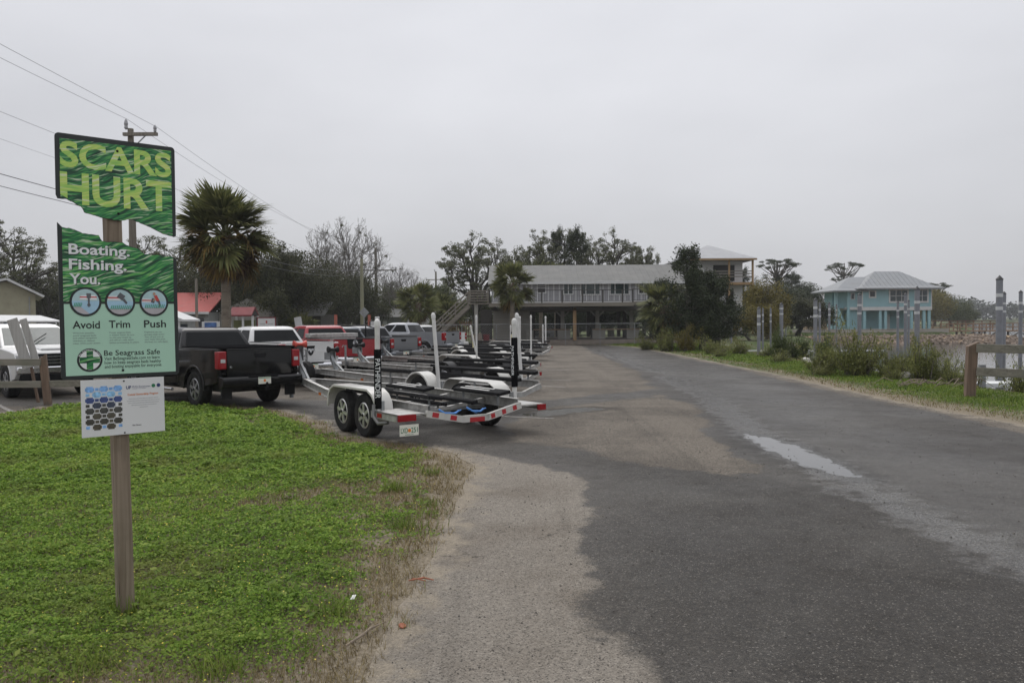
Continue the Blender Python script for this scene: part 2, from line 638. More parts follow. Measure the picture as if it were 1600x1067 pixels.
# ------------------------------------------------------------------ asphalt sheet with wet and dry areas
outline = roughen(ASPHALT, 0.22, 0.10, 4.0)
core = []
for (xa, xb, ya, yb, st) in ((-5, 9, 2, 14, 0.2), (-12, 9, 14, 26, 0.35), (-12, 9, 26, 60, 1.0), (-60, -12, -6, 50, 3.0), (-12, 9, -6, 2, 1.0)):
    for x in np.arange(xa, xb, st):
        for y in np.arange(ya, yb, st):
            core.append((x + rnd.uniform(-.2, .2) * st, y + rnd.uniform(-.2, .2) * st))
core = np.array(core)
core = core[sdf(core, outline) > 0.12]
pts = [Vector(p) for p in outline] + [Vector(p) for p in core]
no = len(outline)
cv, ce, cf, *_ = geometry.delaunay_2d_cdt(pts, [], [list(range(no))], 1, 1e-5)
AP = np.array([tuple(p) for p in cv])
me = bpy.data.meshes.new('road')
me.from_pydata([(p[0], p[1], 0.004) for p in AP], [], [tuple(f) for f in cf])
DRY = [
    [(-2.5, -6), (-2.5, 11), (-1.2, 12.0), (-0.7, 11.5), (0.3, 10.45), (0.72, 9.42), (0.86, 7.7), (0.58, 6.6), (0.53, 5.75), (0.65, 5), (0.62, 4), (0.5, -6)],
    [(-0.23, 14.0), (0.3, 16.2), (1.37, 17.3), (3.6, 19.8), (3.75, 16), (3.05, 12.7), (3.02, 9.8), (2.52, 9.28), (1.55, 10), (0.89, 11.5), (-0.01, 12.2)],
    [(-60, 19.5), (-9, 20.2), (-4, 18.6), (-0.8, 17.4), (0.6, 18.4), (3.8, 21.2), (4.3, 30), (4.6, 60), (-60, 60)],
    [(-60, -6), (-60, 19), (-10.5, 18), (-10.5, -6)],
    [(8.05, -6), (8.0, 10), (7.75, 18), (7.9, 30), (7.9, 54), (10, 54), (10, -6)],
]
half = np.max([sdf(AP, q) for q in DRY[1:]], 0) + 0.32 * vnoise(AP, 0.7, 12.0) + 0.16 * vnoise(AP, 2.4, 15.0)
dry = sdf(AP, DRY[0])
dry += 0.28 * vnoise(AP, 0.9, 2.0) + 0.12 * vnoise(AP, 3.1, 5.0)
STREAK = np.array([(4.7, 60), (5.0, 41.5), (5.04, 32.5), (4.5, 19.0), (3.80, 12.7), (3.72, 9.4), (3.66, 7.35), (3.75, 6.1), (3.9, 3), (4.0, -6)])
ds = np.full(len(AP), 1e9)
for i in range(len(STREAK) - 1):
    a, bq = STREAK[i], STREAK[i + 1]
    ab = bq - a
    t = np.clip(((AP - a) @ ab) / (ab @ ab), 0, 1)
    ds = np.minimum(ds, np.hypot(*(AP - a - t[:, None] * ab).T))
pud = sdf(AP, [(3.55, 13.0), (3.80, 12.5), (4.02, 11.6), (4.02, 10.2), (3.94, 9.1), (3.74, 9.15), (3.54, 10.1), (3.44, 11.3)])
pud2 = sdf(AP, [(0.5, 15.2), (1.4, 16.1), (2.0, 16.6), (1.6, 16.9), (0.6, 16.3), (0.0, 15.6)])
right = AP[:, 0] - np.interp(AP[:, 1], STREAK[::-1, 1], STREAK[::-1, 0])
for nm, arr in (('half', half), ('dry', dry), ('streak', ds), ('pud', np.maximum(pud, pud2)), ('rightside', right), ('edge', sdf(AP, outline))):
    at_ = me.attributes.new(nm, 'FLOAT', 'POINT')
    at_.data.foreach_set('value', arr.astype(np.float32))

m, nt, b, nd, lk = new_mat('worn asphalt')


def attr(nm):
    a = nd.new('ShaderNodeAttribute')
    a.attribute_name = nm
    return a.outputs['Fac']


big = tex(nt, 0.55, 5, 0.6)
mid = tex(nt, 3.5, 6, 0.65)
fine = tex(nt, 45, 6, 0.75)
vor = nd.new('ShaderNodeTexVoronoi')
vor.inputs['Scale'].default_value = 120
tc = nd.new('ShaderNodeTexCoord')
lk.new(tc.outputs['Object'], vor.inputs['Vector'])
agg = vor.outputs['Distance']
stone = nd.new('ShaderNodeSeparateColor')
lk.new(vor.outputs['Color'], stone.inputs[0])
dryf = sstep(nt, mth(nt, 'ADD', attr('dry'), mth(nt, 'MULTIPLY_ADD', mid, 0.5, -0.25)), -0.06, 0.07)
halo = sstep(nt, mth(nt, 'ADD', attr('dry'), mth(nt, 'MULTIPLY_ADD', big, 1.2, -0.6)), -0.9, 0.1)
dryc = ramp(nt, [(0.3, (0.165, 0.145, 0.121)), (0.55, (0.235, 0.211, 0.179)), (0.75, (0.300, 0.273, 0.233))], fine).outputs['Color']
dryc = mixc(nt, sstep(nt, big, 0.42, 0.66), dryc, mixc(nt, 0.6, dryc, (0.125, 0.103, 0.080)))
dryc = mixc(nt, mth(nt, 'MULTIPLY', sstep(nt, mid, 0.55, 0.75), 0.35), dryc, (0.11, 0.095, 0.08))
wetc = ramp(nt, [(0.3, (0.013, 0.011, 0.0095)), (0.55, (0.037, 0.032, 0.026)), (0.75, (0.086, 0.075, 0.062))], fine).outputs['Color']
wetc = mixc(nt, mth(nt, 'MULTIPLY', halo, 0.45), wetc, mixc(nt, 0.5, wetc, (0.105, 0.092, 0.078)))
wide = tex(nt, 0.33, 4, 0.6, dist=0.6)
wetc = mixc(nt, mth(nt, 'MULTIPLY', sstep(nt, wide, 0.42, 0.62), 0.55), wetc, mixc(nt, 0.5, wetc, (0.12, 0.112, 0.098)))
wetc = mixc(nt, mth(nt, 'MULTIPLY', sstep(nt, mid, 0.52, 0.70), 0.35), wetc, (0.020, 0.017, 0.014))
halff = mth(nt, 'MULTIPLY', sstep(nt, mth(nt, 'ADD', attr('half'), mth(nt, 'MULTIPLY_ADD', mid, 0.6, -0.3)), -0.08, 0.12), mth(nt, 'SUBTRACT', 1.0, dryf))
halfc = ramp(nt, [(0.3, (0.096, 0.082, 0.066)), (0.55, (0.168, 0.146, 0.119)), (0.75, (0.245, 0.217, 0.180))], fine).outputs['Color']
halfc = mixc(nt, sstep(nt, big, 0.40, 0.60), halfc, mixc(nt, 0.5, halfc, (0.065, 0.056, 0.047)))
col = mixc(nt, dryf, wetc, dryc)
col = mixc(nt, halff, col, halfc)
# hairline cracks
cv_ = nd.new('ShaderNodeTexVoronoi')
cv_.feature = 'DISTANCE_TO_EDGE'
cv_.inputs['Scale'].default_value = 0.42
wv_ = nd.new('ShaderNodeVectorMath')
wv_.operation = 'ADD'
tn_ = nd.new('ShaderNodeTexNoise')
tn_.inputs['Scale'].default_value = 1.1
tn_.inputs['Detail'].default_value = 6
lk.new(tc.outputs['Object'], tn_.inputs['Vector'])
sc_ = nd.new('ShaderNodeVectorMath')
sc_.operation = 'SCALE'
sc_.inputs['Scale'].default_value = 1.6
lk.new(tn_.outputs['Color'], sc_.inputs[0])
lk.new(tc.outputs['Object'], wv_.inputs[0])
lk.new(sc_.outputs[0], wv_.inputs[1])
lk.new(wv_.outputs[0], cv_.inputs['Vector'])
crack = mth(nt, 'MULTIPLY', sstep(nt, cv_.outputs['Distance'], 0.006, 0.001), sstep(nt, big, 0.50, 0.58))
col = mixc(nt, mth(nt, 'MULTIPLY', crack, 0.65), col, (0.018, 0.016, 0.014))
# faint wheel tracks along the road and the turn out of the lot
trk = tex(nt, 1.0, 3, 0.6, stretch=(2.6, 0.10, 1), dist=0.8)
col = mixc(nt, mth(nt, 'MULTIPLY', sstep(nt, trk, 0.50, 0.66), 0.28), col, mixc(nt, 0.55, col, (0.02, 0.018, 0.016)))
# coarse gravelly mottling that still shows some way off
grit = tex(nt, 16, 5, 0.8)
col = mixc(nt, mth(nt, 'MULTIPLY', sstep(nt, grit, 0.54, 0.66), 0.45), col, mixc(nt, 0.6, col, (0.012, 0.011, 0.010)))
col = mixc(nt, mth(nt, 'MULTIPLY', sstep(nt, grit, 0.45, 0.34), 0.35), col, mixc(nt, 0.35, col, (0.30, 0.28, 0.25)))
# pale and dark stones in the surface
col = mixc(nt, mth(nt, 'MULTIPLY', mth(nt, 'GREATER_THAN', stone.outputs[0], 0.95), 0.42), col, (0.27, 0.25, 0.22))
col = mixc(nt, mth(nt, 'MULTIPLY', mth(nt, 'LESS_THAN', stone.outputs[1], 0.13), 0.6), col, (0.022, 0.021, 0.02))
# sand washed along the edges
sand = sstep(nt, mth(nt, 'ADD', attr('edge'), mth(nt, 'ADD', mth(nt, 'MULTIPLY_ADD', mid, 1.3, -0.65), mth(nt, 'MULTIPLY_ADD', fine, 0.5, -0.25))), 0.30, -0.05)
col = mixc(nt, mth(nt, 'MULTIPLY', sand, 0.85), col, (0.27, 0.232, 0.178))
# standing water
pf = sstep(nt, mth(nt, 'ADD', attr('pud'), mth(nt, 'ADD', mth(nt, 'MULTIPLY_ADD', mid, 0.55, -0.275), mth(nt, 'MULTIPLY_ADD', fine, 0.16, -0.08))), -0.01, 0.03)
sfilm = sstep(nt, mth(nt, 'ADD', attr('streak'), mth(nt, 'MULTIPLY_ADD', mid, 1.5, -0.75)), 0.46, 0.04)
sfilm = mth(nt, 'MULTIPLY', sfilm, mth(nt, 'MULTIPLY_ADD', sstep(nt, fine, 0.40, 0.54), 0.75, 0.2))
rside = mth(nt, 'MULTIPLY', sstep(nt, attr('rightside'), -0.2, 0.6), sstep(nt, attr('rightside'), 3.2, 1.2))
damp = sstep(nt, mth(nt, 'ADD', attr('pud'), mth(nt, 'MULTIPLY_ADD', mid, 0.7, -0.35)), -0.38, -0.05)
col = mixc(nt, mth(nt, 'MULTIPLY', damp, 0.55), col, (0.020, 0.018, 0.016))
col = mixc(nt, mth(nt, 'MULTIPLY', pf, 0.8), col, (0.03, 0.029, 0.026))
# every stone of the surface has its own tone
vs2 = nd.new('ShaderNodeTexVoronoi')
vs2.inputs['Scale'].default_value = 62
lk.new(tc.outputs['Object'], vs2.inputs['Vector'])
sp2 = nd.new('ShaderNodeSeparateColor')
lk.new(vs2.outputs['Color'], sp2.inputs[0])
tone = mth(nt, 'MULTIPLY', mth(nt, 'MULTIPLY_ADD', stone.outputs[2], 0.7, 0.65), mth(nt, 'MULTIPLY_ADD', sp2.outputs[0], 0.5, 0.75))
vsc = nd.new('ShaderNodeVectorMath')
vsc.operation = 'SCALE'
lk.new(col, vsc.inputs[0])
calm = mth(nt, 'MAXIMUM', pf, mth(nt, 'MULTIPLY', dryf, 0.5))
lk.new(mth(nt, 'MULTIPLY_ADD', tone, mth(nt, 'SUBTRACT', 1.0, calm), calm), vsc.inputs['Scale'])
col = vsc.outputs[0]
lk.new(col, b.inputs['Base Color'])
rw = mth(nt, 'ADD', mth(nt, 'MULTIPLY_ADD', mid, 0.30, 0.10), mth(nt, 'MULTIPLY', big, 0.55))
rw = mth(nt, 'SUBTRACT', rw, mth(nt, 'MULTIPLY', rside, 0.16))
dh_ = mth(nt, 'MAXIMUM', dryf, mth(nt, 'MULTIPLY', halff, 0.8))
rgh = mth(nt, 'MULTIPLY_ADD', dh_, mth(nt, 'SUBTRACT', 0.93, rw), rw)
rgh = mth(nt, 'MULTIPLY', rgh, mth(nt, 'SUBTRACT', 1.0, mth(nt, 'MULTIPLY', sfilm, 0.80)))
rgh = mth(nt, 'MULTIPLY', rgh, mth(nt, 'SUBTRACT', 1.0, mth(nt, 'MULTIPLY', pf, 0.93)))
lk.new(rgh, b.inputs['Roughness'])
lk.new(mth(nt, 'MULTIPLY_ADD', mth(nt, 'MAXIMUM', pf, sfilm), 0.3, 0.2), b.inputs['Specular IOR Level'])
hgt = mth(nt, 'ADD', mth(nt, 'MULTIPLY', agg, -0.6), mth(nt, 'MULTIPLY', fine, 0.8))
flat = mth(nt, 'SUBTRACT', 1.0, mth(nt, 'MAXIMUM', pf, mth(nt, 'MULTIPLY', sfilm, 0.88)))
bump(nt, b, mth(nt, 'MULTIPLY', hgt, flat), 0.8, 0.014)
M['asphalt'] = m
link('road', me, M['asphalt'], kind='structure')

# loose grit lying on the asphalt
M['grit'] = mat('loose grit', (0.085, 0.078, 0.068), 0.9, 0, 0.6, 9)
prng = np.random.default_rng(17)
gp = np.column_stack([prng.uniform(-1.5, 9.0, 9000), 3.4 + 16 * prng.uniform(size=9000) ** 1.6])
gs = sdf(gp, outline)
dn = 0.25 + 0.75 * sstepn(vnoise(gp, 0.8, 9.0), -0.05, 0.45) + 0.6 * np.exp(-(gs / 0.25) ** 2)
gp = gp[(gs > 0.01) & (prng.uniform(size=len(gp)) < dn * 0.55)]
gv = np.array([(1, 0, 0), (-0.6, 0.8, 0), (-0.5, -0.9, 0), (0, 0, 1.0)], float)
gm = MB()
for (px_, py_) in gp:
    s_ = prng.uniform(0.003, 0.0085) * (1 + 0.05 * py_)
    a_ = prng.uniform(0, 2 * pi)
    R_ = np.array([[cos(a_), -sin(a_), 0], [sin(a_), cos(a_), 0], [0, 0, prng.uniform(0.5, 1.1)]])
    gm.add((gv * s_) @ R_.T + np.array([px_, py_, 0.0045]), [(0, 1, 3), (1, 2, 3), (2, 0, 3)])
tag(gm.build('loose_grit', M['grit'], fix=False), 'loose dark grit scattered over the asphalt', 'gravel', kind='stuff')

# painted stall lines, worn
m, nt, b, nd, lk = new_mat('worn line paint')
wf = tex(nt, 14, 6, 0.7)
lk.new(ramp(nt, [(0.42, (0.12, 0.11, 0.098)), (0.66, (0.33, 0.315, 0.29))], wf).outputs['Color'], b.inputs['Base Color'])
b.inputs['Roughness'].default_value = 0.8
M['line'] = m
for (a, c) in (((-1.5, 15.95), (0.75, 14.98)), ((-11.6, 18.5), (-9.7, 16.2)), ((-0.9, 25.9), (1.7, 24.3)), ((-0.6, 23.7), (1.4, 21.9)), ((0.2, 30.2), (2.0, 29.4))):
    lm = MB()
    a, c = Vector((a[0], a[1], 0.008)), Vector((c[0], c[1], 0.008))
    s = (c - a).cross(Vector((0, 0, 1))).normalized() * 0.05
    lm.add([a - s, c - s, c + s, a + s], [(0, 1, 2, 3)])
    lm.build('parking_line', M['line'], kind='structure')

# ------------------------------------------------------------------ low plants and grass
M['clover'] = leaf_mat('ground cover leaves', [(0.22, (0.045, 0.085, 0.013)), (0.42, (0.128, 0.222, 0.032)), (0.60, (0.215, 0.330, 0.052)), (0.78, (0.34, 0.41, 0.09))], 0.8, 0.42)
# olive and brownish patches wander through the lawn
def patchy(m, col, lo, hi, amount):
    nt_ = m.node_tree
    big_ = tex(nt_, 0.62, 4, 0.6)
    f_ = mth(nt_, 'MULTIPLY', sstep(nt_, big_, lo, hi), amount)
    for n_ in list(nt_.nodes):
        if n_.type in ('BSDF_PRINCIPLED', 'BSDF_TRANSLUCENT'):
            sock = n_.inputs['Base Color' if n_.type == 'BSDF_PRINCIPLED' else 'Color']
            src = sock.links[0].from_socket
            nt_.links.new(mixc(nt_, f_, src, col), sock)


patchy(M['clover'], (0.190, 0.185, 0.062), 0.50, 0.68, 0.60)
M['straw'] = leaf_mat('dry grass blades', [(0.2, (0.10, 0.075, 0.036)), (0.5, (0.20, 0.158, 0.078)), (0.8, (0.33, 0.27, 0.15))], 1.0, 0.2)
M['blade'] = leaf_mat('green grass blades', [(0.2, (0.048, 0.085, 0.014)), (0.5, (0.125, 0.195, 0.030)), (0.8, (0.25, 0.29, 0.065))], 0.6, 0.3)
nrng = np.random.default_rng(5)


def quads_mesh(name, m, V):
    """V: (n, 4, 3) quads"""
    n = len(V)
    me_ = bpy.data.meshes.new(name)
    me_.vertices.add(n * 4)
    me_.vertices.foreach_set('co', V.astype(np.float32).ravel())
    me_.loops.add(n * 4)
    me_.loops.foreach_set('vertex_index', np.arange(n * 4, dtype=np.int32))
    me_.polygons.add(n)
    me_.polygons.foreach_set('loop_start', np.arange(0, n * 4, 4, dtype=np.int32))
    me_.update()
    me_.materials.append(m)
    return me_


def leaf_quads(C, size, up=0.6, asp=0.6, rng=nrng):
    """diamond leaves at C; up biases their faces towards the sky"""
    n = len(C)
    nrm = rng.normal(size=(n, 3))
    nrm /= np.linalg.norm(nrm, axis=1)[:, None]
    nrm[:, 2] = np.abs(nrm[:, 2]) + up
    nrm /= np.linalg.norm(nrm, axis=1)[:, None]
    r = rng.normal(size=(n, 3))
    u = np.cross(nrm, r)
    u /= np.linalg.norm(u, axis=1)[:, None]
    w = np.cross(nrm, u)
    s = (size if np.ndim(size) else np.full(n, size))[:, None]
    u, w = u * s * 0.5, w * s * 0.5 * asp
    return np.stack([C - u, C - u * 0.1 + w, C + u, C - u * 0.1 - w], 1)


def blade_quads(C, h, w, lean=0.5, rng=nrng):
    n = len(C)
    a = rng.uniform(0, 2 * pi, n)
    l = rng.uniform(0, lean, n)
    d = np.stack([np.cos(a) * l, np.sin(a) * l, np.ones(n)], 1) * h[:, None]
    s = np.stack([-np.sin(a), np.cos(a), np.zeros(n)], 1) * (w / 2)[:, None]
    return np.stack([C - s, C + s, C + d + s * 0.25, C + d - s * 0.25], 1)


def scatter(poly, n, box):
    P = np.column_stack([nrng.uniform(box[0], box[1], n), nrng.uniform(box[2], box[3], n)])
    s = sdf(P, poly)
    return P[s > 0], s[s > 0]


LAWN = roughen([(p[0] + (0.10 if 3 < p[1] < 12 and p[0] > -1 else 0), p[1]) for p in GRASS_EDGE], 0.2, 0.22, 8.0)
q_green, q_straw, q_blade = [], [], []
for (y0, y1, x0, dens, ls, hh) in ((2.6, 6.2, -4.6, 12500, 0.021, 0.055), (6.2, 9.0, -6.3, 7600, 0.027, 0.06), (9.0, 13.0, -8.8, 4200, 0.038, 0.07), (13.0, 19.2, -12.6, 2300, 0.052, 0.085)):
    area = (y1 - y0) * (-0.3 - x0)
    P, s = scatter(LAWN, int(area * dens), (x0, -0.3, y0, y1))
    vis = P[:, 0] > -0.66 * P[:, 1] - 0.5
    P, s = P[vis], s[vis]
    n1 = vnoise(P, 0.55, 1.0)
    n2 = vnoise(P, 2.3, 4.0)
    n4 = vnoise(P, 7.0, 6.0)
    # bare, trodden ground beside the path and in one worn band across the lawn
    worn = np.exp(-((P[:, 1] - 8.5 - 0.45 * (P[:, 0] + 2)) / 1.15) ** 2) * sstepn(P[:, 0], -5.2, -2.4) + 0.7 * np.exp(-((P[:, 1] - 4.0 - 0.1 * P[:, 0]) / 0.5) ** 2)
    cover = sstepn(s + 0.45 * n1 + 0.40 * n2 + 0.15 * n4, 0.10, 1.15) * (0.95 + 0.30 * n2) - 0.95 * worn * sstepn(n2 + n4 * 0.6, -0.30, 0.35) - 0.15 * sstepn(n1, 0.15, 0.5)
    front = sstepn(P[:, 1] + 0.4 * n2, 3.9, 4.5)
    cover = cover * (0.35 + 0.65 * front)
    keep = nrng.uniform(size=len(P)) < np.clip(cover, 0, 1) ** 1.2
    G = P[keep]
    hgt_ = hh * (0.55 + 0.9 * np.clip(0.5 + 0.9 * n4[keep] + 0.6 * n2[keep], 0, 1.3)) * np.clip(cover[keep] + 0.15, 0, 1)
    C = np.column_stack([G, hgt_ * nrng.uniform(0.25, 1.0, len(G)) ** 0.7])
    q_green.append(leaf_quads(C, ls * nrng.uniform(0.55, 1.35, len(G)), 0.75, 0.75))
    # brown blades where the cover is thin
    kd = (~keep) & (nrng.uniform(size=len(P)) < 0.26 * sstepn(s + 0.2 * n4, -0.05, 0.3)) & (n2 > -0.45)
    D = P[kd]
    q_straw.append(blade_quads(np.column_stack([D, np.full(len(D), 0.0)]), nrng.uniform(0.015, 0.055, len(D)) * (1 + y0 * 0.03), np.full(len(D), 0.003 + 0.0006 * y0), 1.8))
    kb = nrng.uniform(size=len(P)) < 0.05 * sstepn(n2 + 0.5 * n1, -0.1, 0.5) * np.clip(cover + 0.3, 0, 1)
    Bp = P[kb]
    q_blade.append(blade_quads(np.column_stack([Bp, np.zeros(len(Bp))]), nrng.uniform(0.05, 0.12, len(Bp)), np.full(len(Bp), 0.003 + 0.0007 * y0), 0.9))
# taller tufts standing out of the lawn
for (tx, ty, tn, th) in ((-0.95, 7.1, 160, 0.14), (-1.25, 8.7, 220, 0.15), (-1.1, 5.0, 150, 0.13), (-0.95, 9.6, 120, 0.12), (-2.9, 7.6, 90, 0.10), (-1.5, 4.2, 140, 0.12), (-2.2, 4.3, 140, 0.10), (-0.85, 8.0, 110, 0.1)):
    C = np.column_stack([nrng.normal(tx, 0.07, tn), nrng.normal(ty, 0.07, tn), np.zeros(tn)])
    q_blade.append(blade_quads(C, nrng.uniform(0.4, 1, tn) * th, np.full(tn, 0.006), 1.4))
# broad-leaved weeds and longer blades round the foot of the sign post
for k in range(170):
    wx_, wy_ = nrng.uniform(-4.2, -0.9), nrng.uniform(3.6, 11.5)
    if wx_ < -0.64 * wy_:
        continue
    nl = int(nrng.integers(7, 16))
    C = np.column_stack([nrng.normal(wx_, 0.045, nl), nrng.normal(wy_, 0.045, nl), nrng.uniform(0.02, 0.085, nl)])
    q_blade.append(leaf_quads(C, nrng.uniform(0.035, 0.075, nl), 0.9, 0.45))
for k in range(140):
    a_ = nrng.uniform(0, 2 * pi)
    r_ = nrng.uniform(0.05, 0.16)
    q_blade.append(blade_quads(np.array([[-2.41 + cos(a_) * r_, 5.11 + sin(a_) * r_, 0.0]]), np.array([nrng.uniform(0.06, 0.17)]), np.array([0.006]), 0.9))
me = quads_mesh('clover_lawn', M['clover'], np.concatenate(q_green))
tag(link('clover_lawn', me, None), 'bright green clover and low weeds covering the lawn around the sign post', 'ground cover', kind='stuff')
me = quads_mesh('dry_grass', M['straw'], np.concatenate(q_straw))
tag(link('dry_grass', me, None), 'short brown dry grass where the lawn thins out beside the path', 'grass', kind='stuff')
me = quads_mesh('grass_tufts', M['blade'], np.concatenate(q_blade))
tag(link('grass_tufts', me, None), 'taller green grass blades standing up out of the clover lawn', 'grass', kind='stuff')

# verge along the right of the road
VERGE = roughen([(9.1, 8), (8.75, 12), (8.62, 14.5), (8.35, 17.5), (8.42, 21.4), (8.62, 27.4), (8.55, 36), (8.5, 43), (7.95, 53.5), (6.3, 59.2), (2.4, 60.6), (-4, 60.5), (-4, 62.5), (12, 62.5), (16, 60), (13.6, 50), (12.9, 40), (12.7, 20), (13.4, 8)], 0.4, 0.22, 14.0)
qv, qs = [], []
for (y0, y1, dens, w0, hh) in ((10, 20, 620, 0.016, 0.10), (20, 32, 320, 0.026, 0.12), (32, 63, 130, 0.045, 0.13)):
    P, s = scatter(VERGE, int((y1 - y0) * 18 * dens), (-4, 14, y0, y1))
    n1, n2 = vnoise(P, 0.35, 3.0), vnoise(P, 1.4, 7.0)
    edge = P[:, 0] - 8.45
    cov = np.clip(sstepn(s + 0.5 * n1 + 0.25 * n2, 0.15, 1.5) + 0.15 * n2, 0.03, 1)
    k = nrng.uniform(size=len(P)) < cov
    G = P[k]
    zl = land_height(G)
    hv = hh * nrng.uniform(0.3, 1.0, len(G)) * (0.5 + 0.7 * sstepn(s[k], 0.3, 2.5)) * (0.75 + 0.6 * n2[k])
    qv.append(blade_quads(np.column_stack([G, zl]), np.clip(hv, 0.02, 1), np.full(len(G), w0), 1.1))
    C = np.column_stack([G, zl + hv * 0.6])[::2]
    qv.append(leaf_quads(C, w0 * 2.2 * nrng.uniform(0.6, 1.3, len(C)), 0.6, 0.6))
    D = P[~k]
    D = D[nrng.uniform(size=len(D)) < 0.35]
    qs.append(blade_quads(np.column_stack([D, land_height(D)]), nrng.uniform(0.02, 0.06, len(D)), np.full(len(D), w0 * 0.8), 1.6))
me = quads_mesh('verge_grass', M['blade'], np.concatenate(qv))
tag(link('verge_grass', me, None), 'rough green grass along the verge between road and canal', 'grass', kind='stuff')
me = quads_mesh('verge_straw', M['straw'], np.concatenate(qs))
tag(link('verge_straw', me, None), 'thin brown dry grass along the road edge of the verge', 'grass', kind='stuff')

# tiny yellow flowers
M['petal'] = mat('yellow petals', (0.62, 0.50, 0.04), 0.6)
P, s = scatter(LAWN, 1700, (-4.4, -0.8, 3.3, 10))
P = P[(s > 0.35) & (P[:, 0] > -0.65 * P[:, 1])]
me = quads_mesh('clover_flowers', M['petal'], leaf_quads(np.column_stack([P, 0.05 + 0.02 * nrng.uniform(size=len(P))]), 0.010 * nrng.uniform(0.6, 1.3, len(P)), 1.5, 0.9))
tag(link('clover_flowers', me, None), 'tiny yellow flowers dotted through the clover lawn', 'flowers', kind='stuff')

# litter
M['twig'] = mat('grey dead wood', (0.20, 0.16, 0.12), 0.9, 0, 0.3, 30)
M['deadleaf'] = mat('reddish dead leaf', (0.30, 0.11, 0.06), 0.8, 0, 0.2, 30)
M['paper'] = mat('white paper scrap', (0.72, 0.72, 0.70), 0.8)


def lump(name, c, r, m, label, cat, group=None, seed=0, sub=2, flat=1.0, kind=None, rough=0.35):
    b_ = bmesh.new()
    bmesh.ops.create_icosphere(b_, subdivisions=sub, radius=1.0)
    for v in b_.verts:
        d = 1 + rough * mnoise.noise(v.co * 1.4 + Vector((seed * 3.1, seed, -seed)))
        v.co = Vector((v.co.x * r[0] * d, v.co.y * r[1] * d, v.co.z * r[2] * d))
    me_ = bpy.data.meshes.new(name)
    b_.to_mesh(me_)
    b_.free()
    o = link(name, me_, m, loc=c, smooth=False)
    return tag(o, label, cat, group, kind)


t_ = MB().tube([(-0.92, 4.47, 0.03), (-0.85, 4.62, 0.035), (-0.83, 4.72, 0.03), (-0.76, 4.85, 0.022)], [0.006, 0.008, 0.007, 0.003], 6)
tag(t_.build('twig', M['twig']), 'thin curved grey twig lying on the bare lawn edge', 'twig')
t_ = MB().tube([(-0.72, 5.62, 0.022), (-0.62, 5.66, 0.028), (-0.55, 5.63, 0.022)], [0.005, 0.007, 0.004], 6)
t_.tube([(-0.70, 5.67, 0.022), (-0.60, 5.60, 0.026)], 0.004, 5)
tag(t_.build('twig', M['deadleaf']), 'small reddish twig at the edge of the path', 'twig')
lf = MB().lathe([(0.001, 0.004), (0.022, 0.006), (0.024, 0.0), (0.001, 0.001)], (-0.655, 4.80, 0.014), (0.25, -0.3, 1), 9)
tag(lf.build('dead_leaf', M['deadleaf']), 'round reddish dead leaf where lawn meets path', 'leaf')
pp = MB().slab([(-1.03, 5.16, 0.05), (-1.005, 5.155, 0.052), (-0.995, 5.18, 0.072), (-1.02, 5.19, 0.068)], 0.002)
tag(pp.build('paper_scrap', M['paper']), 'small white scrap of paper caught in the clover', 'litter')
# heap of dead sticks on the right-hand verge
hp = thing('stick_pile', 'low heap of dead sticks and weeds on the grass verge', 'stick pile', (10.7, 21.0, 0))
r2 = random.Random(3)
for i in range(26):
    a, l = r2.uniform(-0.5, 0.5) + (pi if r2.random() < .5 else 0), r2.uniform(0.2, 0.6)
    x, y = r2.uniform(-0.9, 0.9), r2.uniform(-0.5, 0.5)
    MB().tube([(x, y, r2.uniform(0.05, 0.2)), (x + cos(a) * l * .5, y + sin(a) * l * .5, r2.uniform(0.1, 0.25)), (x + cos(a) * l, y + sin(a) * l, r2.uniform(0.03, 0.12))], [0.014, 0.012, 0.006], 5).build('stick', M['twig'], hp)
# ================================================================== buildings, walls, docks
def ribbed(name, c, scale, rough=0.45, metal=0.2, grime=0.3):
    return mat(name, c, rough, metal, 0.08, scale, grime=grime, grime_col=(0.22, 0.21, 0.19), gscale=0.9)


M['metal_roof'] = ribbed('galvanised roof sheet', (0.13, 0.13, 0.124), 1.2, 0.8, 0.0)
M['roof_blue_house'] = ribbed('pale metal roof', (0.225, 0.235, 0.245), 1.0, 0.65, 0.0)
M['siding'] = mat('pale lilac grey siding', (0.30, 0.303, 0.32), 0.75, 0, 0.06, 1.2, grime=0.25)
M['batten'] = mat('white batten paint', (0.56, 0.57, 0.58), 0.65, 0, 0.05, 2)
M['trim_white'] = mat('white trim paint', (0.54, 0.545, 0.54), 0.55, 0, 0.04, 2, grime=0.15)
M['pane'] = mat('window pane reflecting the sky', (0.030, 0.048, 0.050), 0.08, 0, 0.3, 0.4)
M['pane_dark'] = mat('dark window pane', (0.012, 0.013, 0.015), 0.05, 0, 0.3, 0.5)
M['deck_wood'] = wood_mat('grey deck timber', (0.12, 0.105, 0.085), (0.27, 0.245, 0.205), 0, scale=0.5, crack=False)
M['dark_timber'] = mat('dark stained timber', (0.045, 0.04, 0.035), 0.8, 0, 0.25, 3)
M['new_timber'] = wood_mat('new orange timber', (0.24, 0.145, 0.065), (0.38, 0.25, 0.13), 2, scale=0.5, crack=False)
M['dock_wood'] = wood_mat('brown dock timber', (0.17, 0.105, 0.065), (0.33, 0.23, 0.15), 0, scale=0.4, crack=False)
M['block'] = mat('unpainted concrete block', (0.27, 0.262, 0.235), 0.9, 0, 0.12, 1.6, grime=0.5, grime_col=(0.12, 0.115, 0.10), gscale=0.8, bmp=0.3, bscale=20)
M['concrete'] = mat('seawall concrete', (0.36, 0.345, 0.315), 0.88, 0, 0.10, 1.4, grime=0.5, grime_col=(0.17, 0.15, 0.13), gscale=0.7, bmp=0.25, bscale=18)
